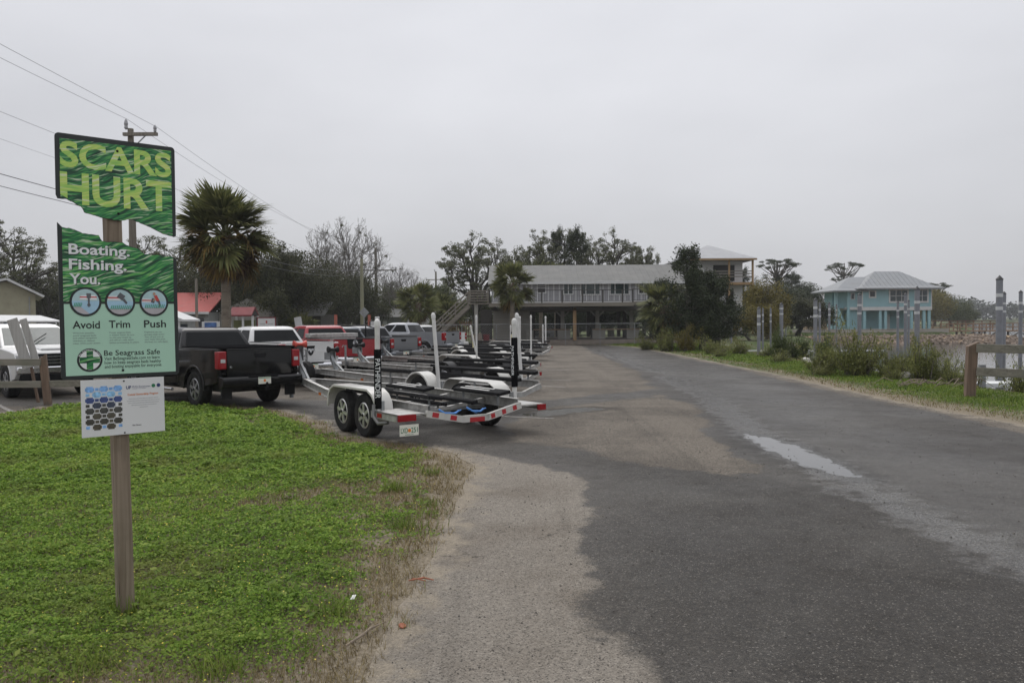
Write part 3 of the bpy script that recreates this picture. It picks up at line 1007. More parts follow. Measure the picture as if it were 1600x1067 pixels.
M['brick_brown'] = mat('brown block pier', (0.21, 0.175, 0.145), 0.9, 0, 0.2, 4, grime=0.4)
M['teal'] = mat('pale teal siding', (0.255, 0.425, 0.46), 0.7, 0, 0.05, 0.8, grime=0.12)
M['housewrap'] = mat('white house wrap', (0.62, 0.62, 0.63), 0.6, 0, 0.06, 0.9)
M['near_black'] = mat('near-black paint and painted shade', (0.02, 0.019, 0.018), 0.9)  # plain dark paint; on the tower openings it paints in the shade inside
M['olive_wall'] = mat('olive beige wall', (0.30, 0.285, 0.20), 0.8, 0, 0.08, 1.0, grime=0.3)
M['grey_wall'] = mat('grey painted wall', (0.27, 0.28, 0.275), 0.75, 0, 0.08, 1.0, grime=0.3)
M['red_roof'] = mat('coral red metal roof', (0.33, 0.055, 0.045), 0.7, 0, 0.08, 1.0, grime=0.2)
M['maroon'] = mat('maroon roof', (0.15, 0.014, 0.018), 0.7, 0, 0.15, 2)
M['navy'] = mat('navy wall', (0.025, 0.04, 0.06), 0.7)
M['blue_roof'] = mat('blue striped awning', (0.06, 0.17, 0.28), 0.6, 0, 0.15, 2)
M['rust'] = mat('rusty steel', (0.16, 0.085, 0.05), 0.85, 0, 0.3, 6)
M['sand_fill'] = mat('sandy fill', (0.40, 0.28, 0.15), 0.95, 0, 0.2, 1.5)

# shingle underlay with offset tabs
m, nt, b, nd, lk = new_mat('pale shingle underlay')
br = nd.new('ShaderNodeTexBrick')
br.inputs['Scale'].default_value = 1.1
br.inputs['Color1'].default_value = (0.33, 0.335, 0.345, 1)
br.inputs['Color2'].default_value = (0.42, 0.425, 0.435, 1)
br.inputs['Mortar'].default_value = (0.27, 0.27, 0.28, 1)
br.inputs['Mortar Size'].default_value = 0.04
tc = nd.new('ShaderNodeTexCoord')
lk.new(tc.outputs['Object'], br.inputs['Vector'])
lk.new(br.outputs['Color'], b.inputs['Base Color'])
b.inputs['Roughness'].default_value = 0.8
M['shingle'] = m


def window(parent, x0, x1, z0, z1, y, panes=2, m='pane', frame='trim_white', bars=0, fw=0.07, widths=None):
    """window in a wall facing -y: frame part with pane sub-parts"""
    mb = MB()
    mb.bb(x0 - fw, x1 + fw, y - 0.05, y + 0.02, z1, z1 + fw)
    mb.bb(x0 - fw, x1 + fw, y - 0.07, y + 0.02, z0 - fw * 1.2, z0)
    mb.bb(x0 - fw, x0, y - 0.05, y + 0.02, z0, z1)
    mb.bb(x1, x1 + fw, y - 0.05, y + 0.02, z0, z1)
    ws = widths or [1.0 / panes] * panes
    xs = [x0]
    for w in ws:
        xs.append(xs[-1] + w * (x1 - x0))
    for x in xs[1:-1]:
        mb.bb(x - 0.03, x + 0.03, y - 0.045, y + 0.02, z0, z1)
    for k in range(bars):
        z = z0 + (k + 1) * (z1 - z0) / (bars + 1)
        mb.bb(x0, x1, y - 0.043, y + 0.02, z - 0.025, z + 0.025)
    fr = mb.build('window', M[frame], parent)
    for a, c in zip(xs, xs[1:]):
        MB().bb(a + 0.031, c - 0.031, y - 0.012, y + 0.0, z0 + 0.002, z1 - 0.002).build('pane', M[m], fr)
    return fr


# ------------------------------------------------------------------ long house on stilts
HX, HY = -1.5, 62.0
sh_ = thing('stilt_house', 'long grey house raised on concrete piers with metal roof and wide front deck', 'house', (HX, HY, 0))
LW = 16.2
zf, ze, zrg = 3.05, 4.66, 6.12
MB().bb(0, LW, 0, 7.6, zf, ze).build('wall', M['siding'], sh_)
HOUSE_WINDOWS = [(0.75, 1.35, 3.95, 4.42), (3.45, 4.03, 3.85, 4.50), (5.42, 6.08, 3.74, 4.48), (6.70, 8.10, 3.70, 4.47), (8.90, 10.28, 3.70, 4.46), (11.05, 12.42, 3.74, 4.46)]
bt = MB()
x = 0.15
while x < LW:
    hit = [(z0_, z1_) for (a_, c_, z0_, z1_) in HOUSE_WINDOWS if a_ - 0.12 < x < c_ + 0.12]
    if hit:
        bt.bb(x - 0.035, x + 0.035, -0.022, 0.0, zf + 0.13, hit[0][0] - 0.11)
    else:
        bt.bb(x - 0.035, x + 0.035, -0.022, 0.0, zf + 0.13, ze - 0.02)
    x += 0.41
bt.build('batten', M['batten'], sh_, kind='stuff')
# gable roof: ridge parallel to the front; ribs along the slope
rf = MB()
ov = 0.45
prof = [(-ov, ze - 0.06), (3.8, zrg), (7.6 + ov, ze - 0.06), (7.6 + ov, ze - 0.14), (3.8, zrg - 0.10), (-ov, ze - 0.14)]
rf.prism(prof, lambda a, c: (-0.25, a, c), lambda a, c: (LW + 0.25, a, c))
roof = rf.build('roof', M['metal_roof'], sh_)
rb = MB()
x = -0.2
while x < LW + 0.2:
    rb.beam((x, -ov, ze - 0.056), (x, 3.8, zrg + 0.001), 0.02, 0.012)
    x += 0.45
rb.build('roof_rib', M['metal_roof'], roof, kind='stuff')
MB().bb(-0.25, LW + 0.25, -ov - 0.04, -ov, ze - 0.22, ze - 0.03).build('fascia', M['trim_white'], sh_)
MB().prism([(0.02, ze), (3.8, zrg - 0.11), (7.58, ze)], lambda a, c: (0.0, a, c), lambda a, c: (0.05, a, c)).build('gable', M['dark_timber'], sh_)
MB().bb(0, LW, -0.02, 0.0, zf + 0.0, zf + 0.12).build('wall_band', M['trim_white'], sh_)
# windows left to right
window(sh_, 0.75, 1.35, 3.95, 4.42, 0, 1, 'pane_dark')
window(sh_, 3.45, 4.03, 3.85, 4.50, 0, 1, 'pane_dark', bars=3)
window(sh_, 5.42, 6.08, 3.74, 4.48, 0, 2)
window(sh_, 6.70, 8.10, 3.70, 4.47, 0, 3, widths=[.26, .48, .26])
window(sh_, 8.90, 10.28, 3.70, 4.46, 0, 3, widths=[.25, .5, .25])
window(sh_, 11.05, 12.42, 3.74, 4.46, 0, 3, 'pane_dark', widths=[.25, .5, .25])
# deck
dk = MB()
dk.bb(-0.10, 10.2, -3.0, -0.03, 2.94, 3.0)
dk.bb(10.203, LW, -2.2, -0.03, 3.0, 3.06)
dk.build('deck_floor', M['deck_wood'], sh_)
MB().bb(-0.12, 10.2, -3.05, -3.003, 2.74, 3.01).build('deck_rim', M['deck_wood'], sh_)
MB().bb(10.203, LW, -2.25, -2.203, 2.82, 3.07).build('deck_rim', M['deck_wood'], sh_)
jm = MB()
x = 0.2
while x < LW:
    jm.bb(x - 0.03, x + 0.03, -2.1 if x > 10 else -2.9, 7.4, 2.70, 2.936)
    x += 0.6
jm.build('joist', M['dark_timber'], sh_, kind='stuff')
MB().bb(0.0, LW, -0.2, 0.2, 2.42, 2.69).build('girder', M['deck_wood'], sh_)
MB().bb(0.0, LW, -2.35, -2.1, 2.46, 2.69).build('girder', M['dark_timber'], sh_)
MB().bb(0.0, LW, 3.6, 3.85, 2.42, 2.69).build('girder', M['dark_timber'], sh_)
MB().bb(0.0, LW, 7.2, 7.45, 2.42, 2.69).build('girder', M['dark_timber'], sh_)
# railing
posts_x = [-0.08, 0.75, 2.2, 3.65, 5.1, 6.55, 8.0, 9.4, 10.15]
for x in posts_x:
    MB().bb(x - 0.045, x + 0.045, -3.0, -2.91, 3.0, 3.88).build('rail_post', M['dark_timber'], sh_)
for x in (11.4, 12.6, 13.8, 15.0):
    MB().bb(x - 0.045, x + 0.045, -2.2, -2.11, 3.06, 3.94).build('rail_post', M['dark_timber'], sh_)
MB().bb(-0.15, 10.2, -3.02, -2.88, 3.882, 3.93).build('hand_rail', M['dark_timber'], sh_)
MB().bb(10.2, LW, -2.22, -2.08, 3.942, 3.99).build('hand_rail', M['dark_timber'], sh_)
bl = MB()
for (xa, xb, y, z0, z1) in ((-0.05, 10.15, -2.955, 3.10, 3.88), (10.3, LW, -2.155, 3.16, 3.94)):
    bl.bb(xa, xb, y - 0.012, y + 0.012, z0, z0 + 0.03)
    x = xa
    while x < xb:
        bl.bb(x - 0.007, x + 0.007, y - 0.007, y + 0.007, z0, z1)
        x += 0.145
bl.build('baluster', M['dark_timber'], sh_, kind='stuff')
# landing and stair at the left end
MB().bb(-1.55, -0.13, -3.0, -1.5, 2.94, 3.02).build('landing', M['deck_wood'], sh_)
for x in (-1.5, -0.2):
    MB().bb(x - 0.05, x + 0.05, -3.0, -2.9, 3.02, 3.93).build('landing_post', M['deck_wood'], sh_)
sl = MB()
for z in (3.18, 3.36, 3.54, 3.72, 3.88):
    sl.bb(-1.55, -0.14, -3.02, -2.985, z - 0.045, z + 0.045)
sl.build('landing_slat', M['deck_wood'], sh_, kind='stuff')
xa, za, xb, zb_ = -1.55, 2.94, -4.35, 0.35
for y in (-2.95, -1.6):
    MB().beam((xa, y, za - 0.10), (xb, y, zb_ - 0.10), 0.06, 0.30).build('stair_stringer', M['deck_wood'], sh_)
n = 14
for i in range(n):
    f = (i + 0.5) / n
    MB().bb(xa + (xb - xa) * f - 0.13, xa + (xb - xa) * f + 0.13, -2.92, -1.62, za + (zb_ - za) * f - 0.02, za + (zb_ - za) * f + 0.02).build('stair_tread', M['deck_wood'], sh_)
for dz in (0.92, 0.62, 0.34):
    MB().beam((xa, -3.0, za + dz), (xb, -3.0, zb_ + dz), 0.04, 0.10).build('stair_rail', M['deck_wood'], sh_)
for f in (0.02, 0.35, 0.68, 0.98):
    MB().bb(xa + (xb - xa) * f - 0.045, xa + (xb - xa) * f + 0.045, -2.99, -2.90, za + (zb_ - za) * f - 0.2, za + (zb_ - za) * f + 0.95).build('stair_post', M['deck_wood'], sh_)
# lower storey: block wall at left, piers and posts to the right
MB().bb(0.25, 2.85, -0.12, 0.12, 0.35, 2.42).build('block_wall', M['block'], sh_)
MB().bb(0.10, 0.249, -0.14, 4.0, 0.35, 2.42).build('block_wall', M['block'], sh_)
cr = MB()
for k in range(1, 11):
    cr.bb(0.25, 2.85, -0.124, -0.1205, 0.35 + k * 0.2 - 0.006, 0.35 + k * 0.2 + 0.006)
cr.build('block_joint', M['brick_brown'], sh_, kind='stuff')
for (x, y) in ((5.3, -0.05), (7.9, -0.05), (10.45, -0.05), (13.2, -0.05), (3.2, 3.7), (5.3, 3.7), (7.9, 3.7), (10.45, 3.7), (13.2, 3.7), (5.3, 7.3), (7.9, 7.3), (10.45, 7.3), (2.9, 7.3), (13.2, 7.3)):
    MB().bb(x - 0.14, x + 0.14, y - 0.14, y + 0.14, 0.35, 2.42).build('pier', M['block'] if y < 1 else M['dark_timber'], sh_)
    if y < 1:
        for s in (-1, 1):
            MB().beam((x + s * 0.12, y, 2.05), (x + s * 0.5, y, 2.44), 0.08, 0.10).build('pier_brace', M['block'], sh_)
for (x0, x1) in ((2.55, 3.1), (4.9, 5.85), (7.5, 8.45), (10.05, 11.0), (12.8, 13.7)):
    MB().bb(x0, x1, -0.55, -0.19, 0.35, 1.02).build('pier_base', M['block'], sh_)
for (x0, x1) in ((3.1, 5.85), (7.5, 11.0)):
    MB().bb(x0, x1, -0.62, -0.18, 1.022, 1.10).build('bench_plank', M['dock_wood'], sh_)
MB().bb(5.92, 6.16, -2.35, -2.11, 0.30, 2.69).build('timber_post', M['new_timber'], sh_)
MB().bb(-1.18, -0.92, -2.9, -2.64, 0.85, 2.94).build('landing_pier', M['block'], sh_)
MB().bb(-1.45, -0.65, -3.05, -2.5, 0.35, 0.85).build('pier_base', M['brick_brown'], sh_)
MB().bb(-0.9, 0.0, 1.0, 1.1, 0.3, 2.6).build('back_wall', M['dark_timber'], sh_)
# slab edge and low seawall in front of the house
sw = thing('low_seawall', 'low weathered brown concrete wall running below the stilt house', 'wall', (0, 60, 0))
MB().bb(-2.6, 12.4, -0.2, 9.0, -0.05, 0.33).build('slab', M['brick_brown'], sw, bevel=0.02, seg=1)
MB().bb(-1.6, 12.2, -0.5, -0.203, -0.05, 0.20).build('kerb', M['brick_brown'], sw, bevel=0.02, seg=1)
# chain-link fence before the house: posts, top rail, wire
cf = thing('chain_link_fence', 'thin chain link fence crossing in front of the stilt house', 'fence', (0, 58.6, 0))
for x in np.arange(-6.0, 11.1, 2.45):
    MB().tube([(x, 0, 0), (x, 0, 1.52)], 0.028, 6).build('post', M['galv'], cf)
MB().tube([(-6.0, 0, 1.5), (10.9, 0, 1.5)], 0.022, 6).build('top_rail', M['galv'], cf)
wr = MB()
x = -6.0
while x < 10.9 - 1.5:
    wr.tube([(x, 0, 0.05), (x + 1.45, 0, 1.5)], 0.0035, 3, cap=False)
    wr.tube([(x + 1.45, 0.006, 0.05), (x, 0.006, 1.5)], 0.0035, 3, cap=False)
    x += 0.18
wr.build('wire_mesh', M['galv'], cf, kind='stuff', fix=False)
rb_ = thing('red_crate', 'small dark red crate by the pier base under the stair landing', 'crate', (-1.85, 59.6, 0.33))
MB().bb(-0.22, 0.22, -0.2, 0.2, 0, 0.40).build('shell', M['maroon'], rb_, bevel=0.02, seg=1)
MB().bb(-0.24, 0.24, -0.22, 0.22, 0.402, 0.45).build('rim', M['maroon'], rb_)
# furniture and a pale shed seen through the open storey
ps = thing('pale_shed', 'pale shed glimpsed between the piers behind the stilt house', 'shed', (1.2, 84, 0))
MB().bb(0, 3.2, 0, 3, 0, 2.3).build('wall', M['siding'], ps)
MB().prism([(-0.3, 2.3), (1.6, 3.0), (3.5, 2.3)], lambda a, c: (a, -0.3, c), lambda a, c: (a, 3.3, c)).build('roof', M['metal_roof'], ps)
MB().bb(1.2, 2.0, -0.03, -0.002, 0, 1.9).build('door', M['grey_wall'], ps)

# ------------------------------------------------------------------ tower house under construction
tw = thing('unfinished_house', 'tall unfinished house with pale hip roof and bare timber balcony above the trees', 'house', (17.6, 86, 0))
MB().bb(0.6, 6.85, 1.6, 8.2, 0.2, 7.95).build('wall', M['housewrap'], tw)
MB().bb(3.75, 6.0, 1.575, 1.598, 5.75, 7.45).build('opening', M['near_black'], tw)  # dark sheets on the solid wall, shade of the rooms painted in
MB().bb(5.1, 5.9, 1.575, 1.598, 3.4, 4.9).build('opening', M['near_black'], tw)
MB().bb(1.2, 2.6, 1.575, 1.598, 5.75, 7.4).build('opening', M['near_black'], tw)
hx0, hx1, hy0, hy1 = -0.2, 7.75, -0.5, 9.0
cx_, cy_ = 3.8, 4.2
rm = MB()
zE, zA = 8.02, 9.75
rm.add([(hx0, hy0, zE), (hx1, hy0, zE), (hx1, hy1, zE), (hx0, hy1, zE), (cx_ - 0.1, cy_, zA), (cx_ + 0.1, cy_, zA), (hx0, hy0, zE - 0.16), (hx1, hy0, zE - 0.16), (hx1, hy1, zE - 0.16), (hx0, hy1, zE - 0.16)],
       [(0, 1, 5, 4), (1, 2, 5), (2, 3, 4, 5), (3, 0, 4), (0, 6, 7, 1), (1, 7, 8, 2), (2, 8, 9, 3), (3, 9, 6, 0), (9, 8, 7, 6)])
rm.build('roof', M['shingle'], tw)
MB().bb(hx0 - 0.02, hx1 + 0.02, hy0 - 0.03, hy0 - 0.002, zE - 0.2, zE - 0.03).build('fascia', M['new_timber'], tw)
for x in (5.0, 7.45):
    MB().bb(x - 0.09, x + 0.09, -0.1, 0.08, 0.2, 7.85).build('balcony_post', M['new_timber'], tw)
MB().bb(1.5, 7.5, -0.15, 1.59, 5.30, 5.55).build('balcony_floor', M['new_timber'], tw)
for z in (6.15, 6.45, 6.7):
    MB().bb(1.5, 7.35, -0.06, -0.01, z - 0.05, z + 0.05).build('balcony_rail', M['deck_wood'], tw)
MB().bb(6.86, 7.4, 0.2, 0.25, 6.1, 6.2).build('balcony_rail', M['deck_wood'], tw)

# ------------------------------------------------------------------ pale blue house on columns
bh = thing('blue_house', 'pale teal house on square columns with hipped grey metal roof beside the canal', 'house', (44.95, 106, 0.3))
bw, bd = 8.85, 6.4
MB().bb(0, bw, 0, bd, 2.85, 5.22).build('wall', M['teal'], bh)
MB().bb(-2.3, -0.003, 4.0, 6.8, 0.0, 5.1).build('wing_wall', M['teal'], bh)
MB().bb(-1.6, -0.064, 1.0, 1.1, 0.0, 2.49).build('stair_wall', M['teal'], bh)
MB().bb(-1.7, -0.004, 0.6, 3.997, 2.85, 5.1).build('bay_wall', M['teal'], bh)
MB().bb(-0.06, bw + 0.06, -0.06, bd + 0.06, 2.40, 2.848).build('floor_band', M['trim_white'], bh)
MB().bb(-1.75, -0.063, 0.5, 4.0, 2.50, 2.848).build('floor_band', M['trim_white'], bh)
for x in (0, bw):
    MB().bb(x - 0.06, x + 0.06, -0.03, 0.06, 2.85, 5.2).build('corner_trim', M['trim_white'], bh)
# side-lap relief
lapm = MB()
z = 2.95
while z < 5.2:
    lapm.bb(0.07, bw - 0.07, -0.012, 0.0, z, z + 0.11)
    z += 0.17
lapm.build('siding_board', M['teal'], bh, kind='stuff')
window(bh, 0.95, 1.62, 4.15, 4.82, -0.015, 1, 'pane_dark', fw=0.14)
window(bh, 3.55, 5.75, 3.55, 4.95, -0.015, 3, 'pane', bars=1, fw=0.17)
window(bh, 7.0, 8.3, 3.55, 4.95, -0.015, 2, 'pane', bars=1, fw=0.17)
window(bh, -1.2, -0.8, 3.9, 4.6, 0.59, 1, 'pane_dark', fw=0.07)
for x in (0.35, 2.35, 3.05, 5.6, 6.4, 8.0, 8.65):
    MB().bb(x - 0.17, x + 0.17, 0.1, 0.44, 0.0, 2.40).build('column', M['teal'], bh)
for x in (0.4, 8.5):
    MB().bb(x - 0.17, x + 0.17, 5.8, 6.14, 0.0, 2.40).build('column', M['teal'], bh)
MB().bb(0.6, 6.9, 2.6, 6.0, 0.0, 2.40).build('store_room', M['teal'], bh)
MB().bb(4.0, 4.7, 2.57, 2.598, 0.0, 1.9).build('store_door', M['trim_white'], bh)
for dz in (1.75, 2.0):
    MB().beam((3.95, 1.0, dz), (4.65, 1.0, dz), 0.22, 0.08).build('hung_kayak', M['near_black'], bh)
# porch side with stair
MB().bb(-3.1, -2.75, 1.0, 1.35, 0, 5.1).build('porch_column', M['teal'], bh)
MB().bb(-1.75, -1.45, 0.4, 0.7, 0, 5.1).build('porch_column', M['teal'], bh)
MB().bb(-3.1, -1.76, 1.36, 3.99, 2.70, 2.85).build('porch_floor', M['teal'], bh)
MB().prism([(-2.74, 0.0), (-2.74, 2.7), (-2.6, 2.7), (-1.5, 0.0)], lambda a, c: (a, 0.92, c), lambda a, c: (a, 1.0, c)).build('stair_side', M['teal'], bh)
# hipped roof with a kick at the eaves, one lower hip on the left
def hip(parent, x0, x1, y0, y1, zE, zR, rx0, rx1, ry, name='roof', kick=0.9, kz=0.28):
    mb = MB()
    o_ = [(x0, y0, zE), (x1, y0, zE), (x1, y1, zE), (x0, y1, zE)]
    i_ = [(x0 + kick, y0 + kick, zE + kz), (x1 - kick, y0 + kick, zE + kz), (x1 - kick, y1 - kick, zE + kz), (x0 + kick, y1 - kick, zE + kz)]
    t_ = [(rx0, ry, zR), (rx1, ry, zR)]
    b_ = [(p[0], p[1], zE - 0.16) for p in o_]
    mb.add(o_ + i_ + t_ + b_, [(0, 1, 5, 4), (1, 2, 6, 5), (2, 3, 7, 6), (3, 0, 4, 7), (4, 5, 9, 8), (5, 6, 9), (6, 7, 8, 9), (7, 4, 8), (0, 10, 11, 1), (1, 11, 12, 2), (2, 12, 13, 3), (3, 13, 10, 0), (13, 12, 11, 10)])
    return mb.build(name, M['roof_blue_house'], parent)


r1_ = hip(bh, -0.9, bw + 1.3, -1.0, bd + 0.9, 5.24, 7.55, 2.9, 6.2, bd / 2)
hip(bh, -3.9, 0.6, -0.4, 7.6, 4.98, 6.85, -0.4, 2.2, 3.4, 'side_roof', 0.8, 0.25)
sm_ = MB()
for k in range(17):
    x = 0.1 + k * 0.58
    if x > bw:
        break
    xt = min(max(x, 2.9), 6.2)
    f = 1.0 if 2.9 <= x <= 6.2 else (1 - min(1.0, abs(x - xt) / 3.3))
    y1_, z1_ = -0.1 + (bd / 2 + 0.1) * f, 5.52 + (7.55 - 5.52) * f
    sm_.beam((x, -0.1, 5.535), (x, y1_, z1_ + 0.015), 0.03, 0.03)
    sm_.beam((x, -0.98, 5.255), (x, -0.1, 5.535), 0.03, 0.03)
sm_.build('roof_seam', M['roof_blue_house'], r1_, kind='stuff')
# seawall and rocky bank
sw2 = thing('concrete_seawall', 'long pale concrete seawall below the teal house', 'wall', (35.4, 104, 0))
MB().bb(0, 19.6, 0, 0.4, -0.62, 0.26).build('wall', M['concrete'], sw2, bevel=0.02, seg=1)
MB().bb(-0.06, 19.66, -0.06, 0.46, 0.262, 0.34).build('coping', M['concrete'], sw2, bevel=0.015, seg=1)
bk_ = MB()
xs_ = np.linspace(29.5, 62.5, 56)
ys_ = np.linspace(84.0, 104.0, 26)
vs_ = []
for y in ys_:
    for x in xs_:
        f = (y - 86.5 - 1.6 * mnoise.noise((x * 0.15, 0, 3))) / 17.5
        # bank narrows to a point towards the right
        f -= max(0.0, (x - 55) / 11.0) ** 2 * (0.6 if y < 103 else 0.4)
        f -= max(0.0, (34.5 - x) / 5.0) * 0.25
        z = -1.75 + 1.25 * max(0, min(1.05, f + 0.1)) ** 0.7 + 0.10 * mnoise.noise((x * 0.8, y * 0.8, 1)) if f > -0.1 else -1.9
        vs_.append((x, y, z))
nx_ = len(xs_)
bk_.add(vs_, [(j * nx_ + i, j * nx_ + i + 1, (j + 1) * nx_ + i + 1, (j + 1) * nx_ + i) for j in range(len(ys_) - 1) for i in range(nx_ - 1)])
m, nt, b, nd, lk = new_mat('sandy rubble bank')
f1 = tex(nt, 0.5, 5, 0.65)
lk.new(ramp(nt, [(0.35, (0.10, 0.07, 0.05)), (0.5, (0.24, 0.165, 0.10)), (0.65, (0.36, 0.26, 0.15))], f1).outputs['Color'], b.inputs['Base Color'])
b.inputs['Roughness'].default_value = 0.95
bump(nt, b, tex(nt, 6, 5, 0.7), 0.8, 0.2)
bo_ = bk_.build('rocky_bank', m, kind='structure')


def bank_z(x, y):
    f = (y - 86.5 - 1.6 * mnoise.noise((x * 0.15, 0, 3))) / 17.5
    f -= max(0.0, (x - 55) / 11.0) ** 2 * (0.6 if y < 103 else 0.4)
    f -= max(0.0, (34.5 - x) / 5.0) * 0.25
    return -1.75 + 1.25 * max(0, min(1.05, f + 0.1)) ** 0.7 if f > -0.1 else None


M['bank_rock'] = mat('brown bank rock', (0.17, 0.13, 0.10), 0.9, 0, 0.45, 0.7)
rk_ = MB()
r4 = random.Random(8)
ico = bmesh.new()
bmesh.ops.create_icosphere(ico, subdivisions=1, radius=1)
iv = [v.co.copy() for v in ico.verts]
if_ = [tuple(v.index for v in f.verts) for f in ico.faces]
ico.free()
for k in range(1500):
    x, y = r4.uniform(30.5, 61), r4.uniform(85, 101.5)
    z = bank_z(x, y)
    if z is None or z < -1.3 and r4.random() < 0.4:
        continue
    s = r4.uniform(0.10, 0.34)
    sc = Vector((s * r4.uniform(.8, 1.5), s * r4.uniform(.8, 1.3), s * r4.uniform(.5, .9)))
    q = Quaternion((r4.random(), r4.random(), r4.random(), r4.random())).normalized()
    rk_.add([q @ Vector((v.x * sc.x, v.y * sc.y, v.z * sc.z)) * (1 + 0.25 * r4.uniform(-1, 1)) + Vector((x, y, z + s * 0.25)) for v in iv], if_)
tag(rk_.build('bank_rocks', M['bank_rock'], fix=False), 'brown riprap rocks heaped along the bank below the seawall', 'rocks', kind='stuff')
MB().prism([(30.2, 0), (60, 0), (60, 0.1), (30.2, 0.1)], lambda a, c: (a, 103.5, -0.60 + c), lambda a, c: (a, 104.6, -0.50 + c)).build('sand_strip', M['sand_fill'], kind='structure')
# tan shed-like ramp beside the wall
rp = thing('plywood_frame', 'tan plywood box frame standing on the seawall left of the teal house', 'frame', (37.9, 106.2, 0.28))
MB().prism([(0, 0), (2.75, 0), (2.45, 1.02), (0.3, 1.02)], lambda a, c: (a, 0, c), lambda a, c: (a, 1.4, c)).build('panel', mat('tan plywood', (0.46, 0.36, 0.24), 0.8), rp)
MB().bb(0.1, 0.25, -0.05, -0.003, 0, 0.9).build('brace', M['dark_timber'], rp)
MB().bb(0.25, 2.5, -0.02, 1.42, 1.022, 1.08).build('lid', mat('pale plywood', (0.55, 0.46, 0.34), 0.8), rp)

# ------------------------------------------------------------------ docks
dk2 = thing('dock', 'long brown timber dock with railings reaching out over the canal', 'dock', (54.5, 107, 0))
MB().bb(1.3, 26, -0.8, 0.8, -0.12, 0.06).build('deck', M['dock_wood'], dk2)
for y in (-0.78, 0.78):
    for k in range(15):
        x = 1.4 + k * 1.7
        MB().bb(x - 0.07, x + 0.07, y - 0.07, y + 0.07, 0.06, 1.0).build('rail_post', M['dock_wood'], dk2)
    for z in (0.45, 0.95):
        MB().bb(1.3, 26, y - 0.1, y - 0.072, z - 0.05, z + 0.05).build('rail', M['dock_wood'], dk2)
for k in range(8):
    x = 3.4 + k * 3.0
    for y in (-0.6, 0.6):
        MB().tube([(x, y, -2.3), (x, y, -0.12)], 0.13, 8).build('pile', M['dark_timber'], dk2)
    MB().beam((x, -0.62, -1.0), (x + 1.5, -0.62, -0.2), 0.06, 0.12).build('brace', M['dark_timber'], dk2)
    MB().beam((x + 1.5, -0.62, -0.2), (x + 3.0, -0.62, -1.0), 0.06, 0.12).build('brace', M['dark_timber'], dk2)
dk3 = thing('dock', 'second brown timber walkway with red-brown railing farther out', 'dock', (57, 122, 0.3))
MB().bb(0, 14, -0.7, 0.7, -0.12, 0.05).build('deck', M['dock_wood'], dk3)
for k in range(12):
    MB().bb(k * 1.2 - 0.06, k * 1.2 + 0.06, -0.75, -0.65, -1.6, 0.95).build('rail_post', M['rust'], dk3)
for z in (0.4, 0.9):
    MB().bb(0, 14, -0.78, -0.752, z - 0.05, z + 0.05).build('rail', M['rust'], dk3)

# white aluminium finger docks just below the near bank
M['dock_white'] = mat('white dock paint', (0.62, 0.63, 0.62), 0.6, 0, 0.06, 3, grime=0.3)
for (label, x0, x1, y, z) in (('white railed gangway behind the left group of pilings', 11.9, 15.3, 43.0, -0.95), ('white railed gangway behind the two round bushes', 14.9, 19.3, 43.5, -1.0), ('low white floating dock behind the right fence', 14.5, 26.0, 33.0, -0.98)):
    fd = thing('floating_dock', label, 'floating dock', (x0, y, z))
    L_ = x1 - x0
    MB().bb(0, L_, -0.6, 0.6, 0.0, 0.16).build('deck', M['dock_white'], fd, bevel=0.01, seg=1)
    if 'railed' in label:
        for k in range(int(L_ / 1.1) + 1):
            MB().bb(k * 1.1, k * 1.1 + 0.07, -0.6, -0.53, 0.16, 1.05).build('rail_post', M['dock_white'], fd)
        MB().bb(0, L_, -0.62, -0.50, 1.052, 1.12).build('hand_rail', M['dock_white'], fd)
    else:
        for k in range(7):
            MB().bb(k * 1.8 + 0.2, k * 1.8 + 0.42, -0.75, -0.602, -0.9, 0.9).build('cleat_post', M['galv'], fd)

# mooring piles with white reflective bands and black cone caps
M['pile_grey'] = mat('grey pile sleeve', (0.20, 0.206, 0.225), 0.6, 0, 0.08, 2, grime=0.3)
M['cap_black'] = mat('black pile cap', (0.015, 0.015, 0.016), 0.5)
PILES = [(12.25, 41, 2.40, 0.084), (15.79, 52, 2.49, 0.055), (16.28, 52, 2.49, 0.055), (20.22, 62, 3.0, 0.134), (24.87, 75, 2.5, 0.055), (14.69, 40, 2.78, 0.092), (19.37, 52, 2.79, 0.067), (22.28, 58, 2.9, 0.076),
         (25.92, 66, 2.9, 0.067), (25.23, 60, 3.62, 0.143), (36.43, 78, 3.36, 0.118), (30.48, 64, 3.72, 0.118), (38.41, 80, 3.51, 0.101), (23.04, 47, 3.57, 0.143), (22.41, 38, 3.7, 0.143), (36.91, 62, 3.7, 0.143), (35.7, 58, 3.66, 0.126), (15.9, 60, 2.52, 0.101)]
PL = ['slim grey mooring pile at the left end of the left gangway', 'left one of two slim piles before the olive tree', 'right one of two slim piles before the olive tree', 'thick grey pile in front of the olive tree',
      'thinnest distant pile right of the olive tree', 'grey pile at the right end of the second gangway', 'slim pile just right of the second gangway end', 'slim pile left of the teal house wing', 'thin pile before the teal house porch',
      'stout pile before the teal house front corner', 'thin pile before the middle of the teal house', 'left one of the close pair before the right teal house window', 'right one of the close pair before the right teal house window',
      'stout pile rising above the teal house eave', 'tallest and nearest grey pile, above the right fence', 'pile half hidden behind the tallest one', 'grey pile by itself at the far right of the canal', 'pale pile glimpsed through the dark tree']
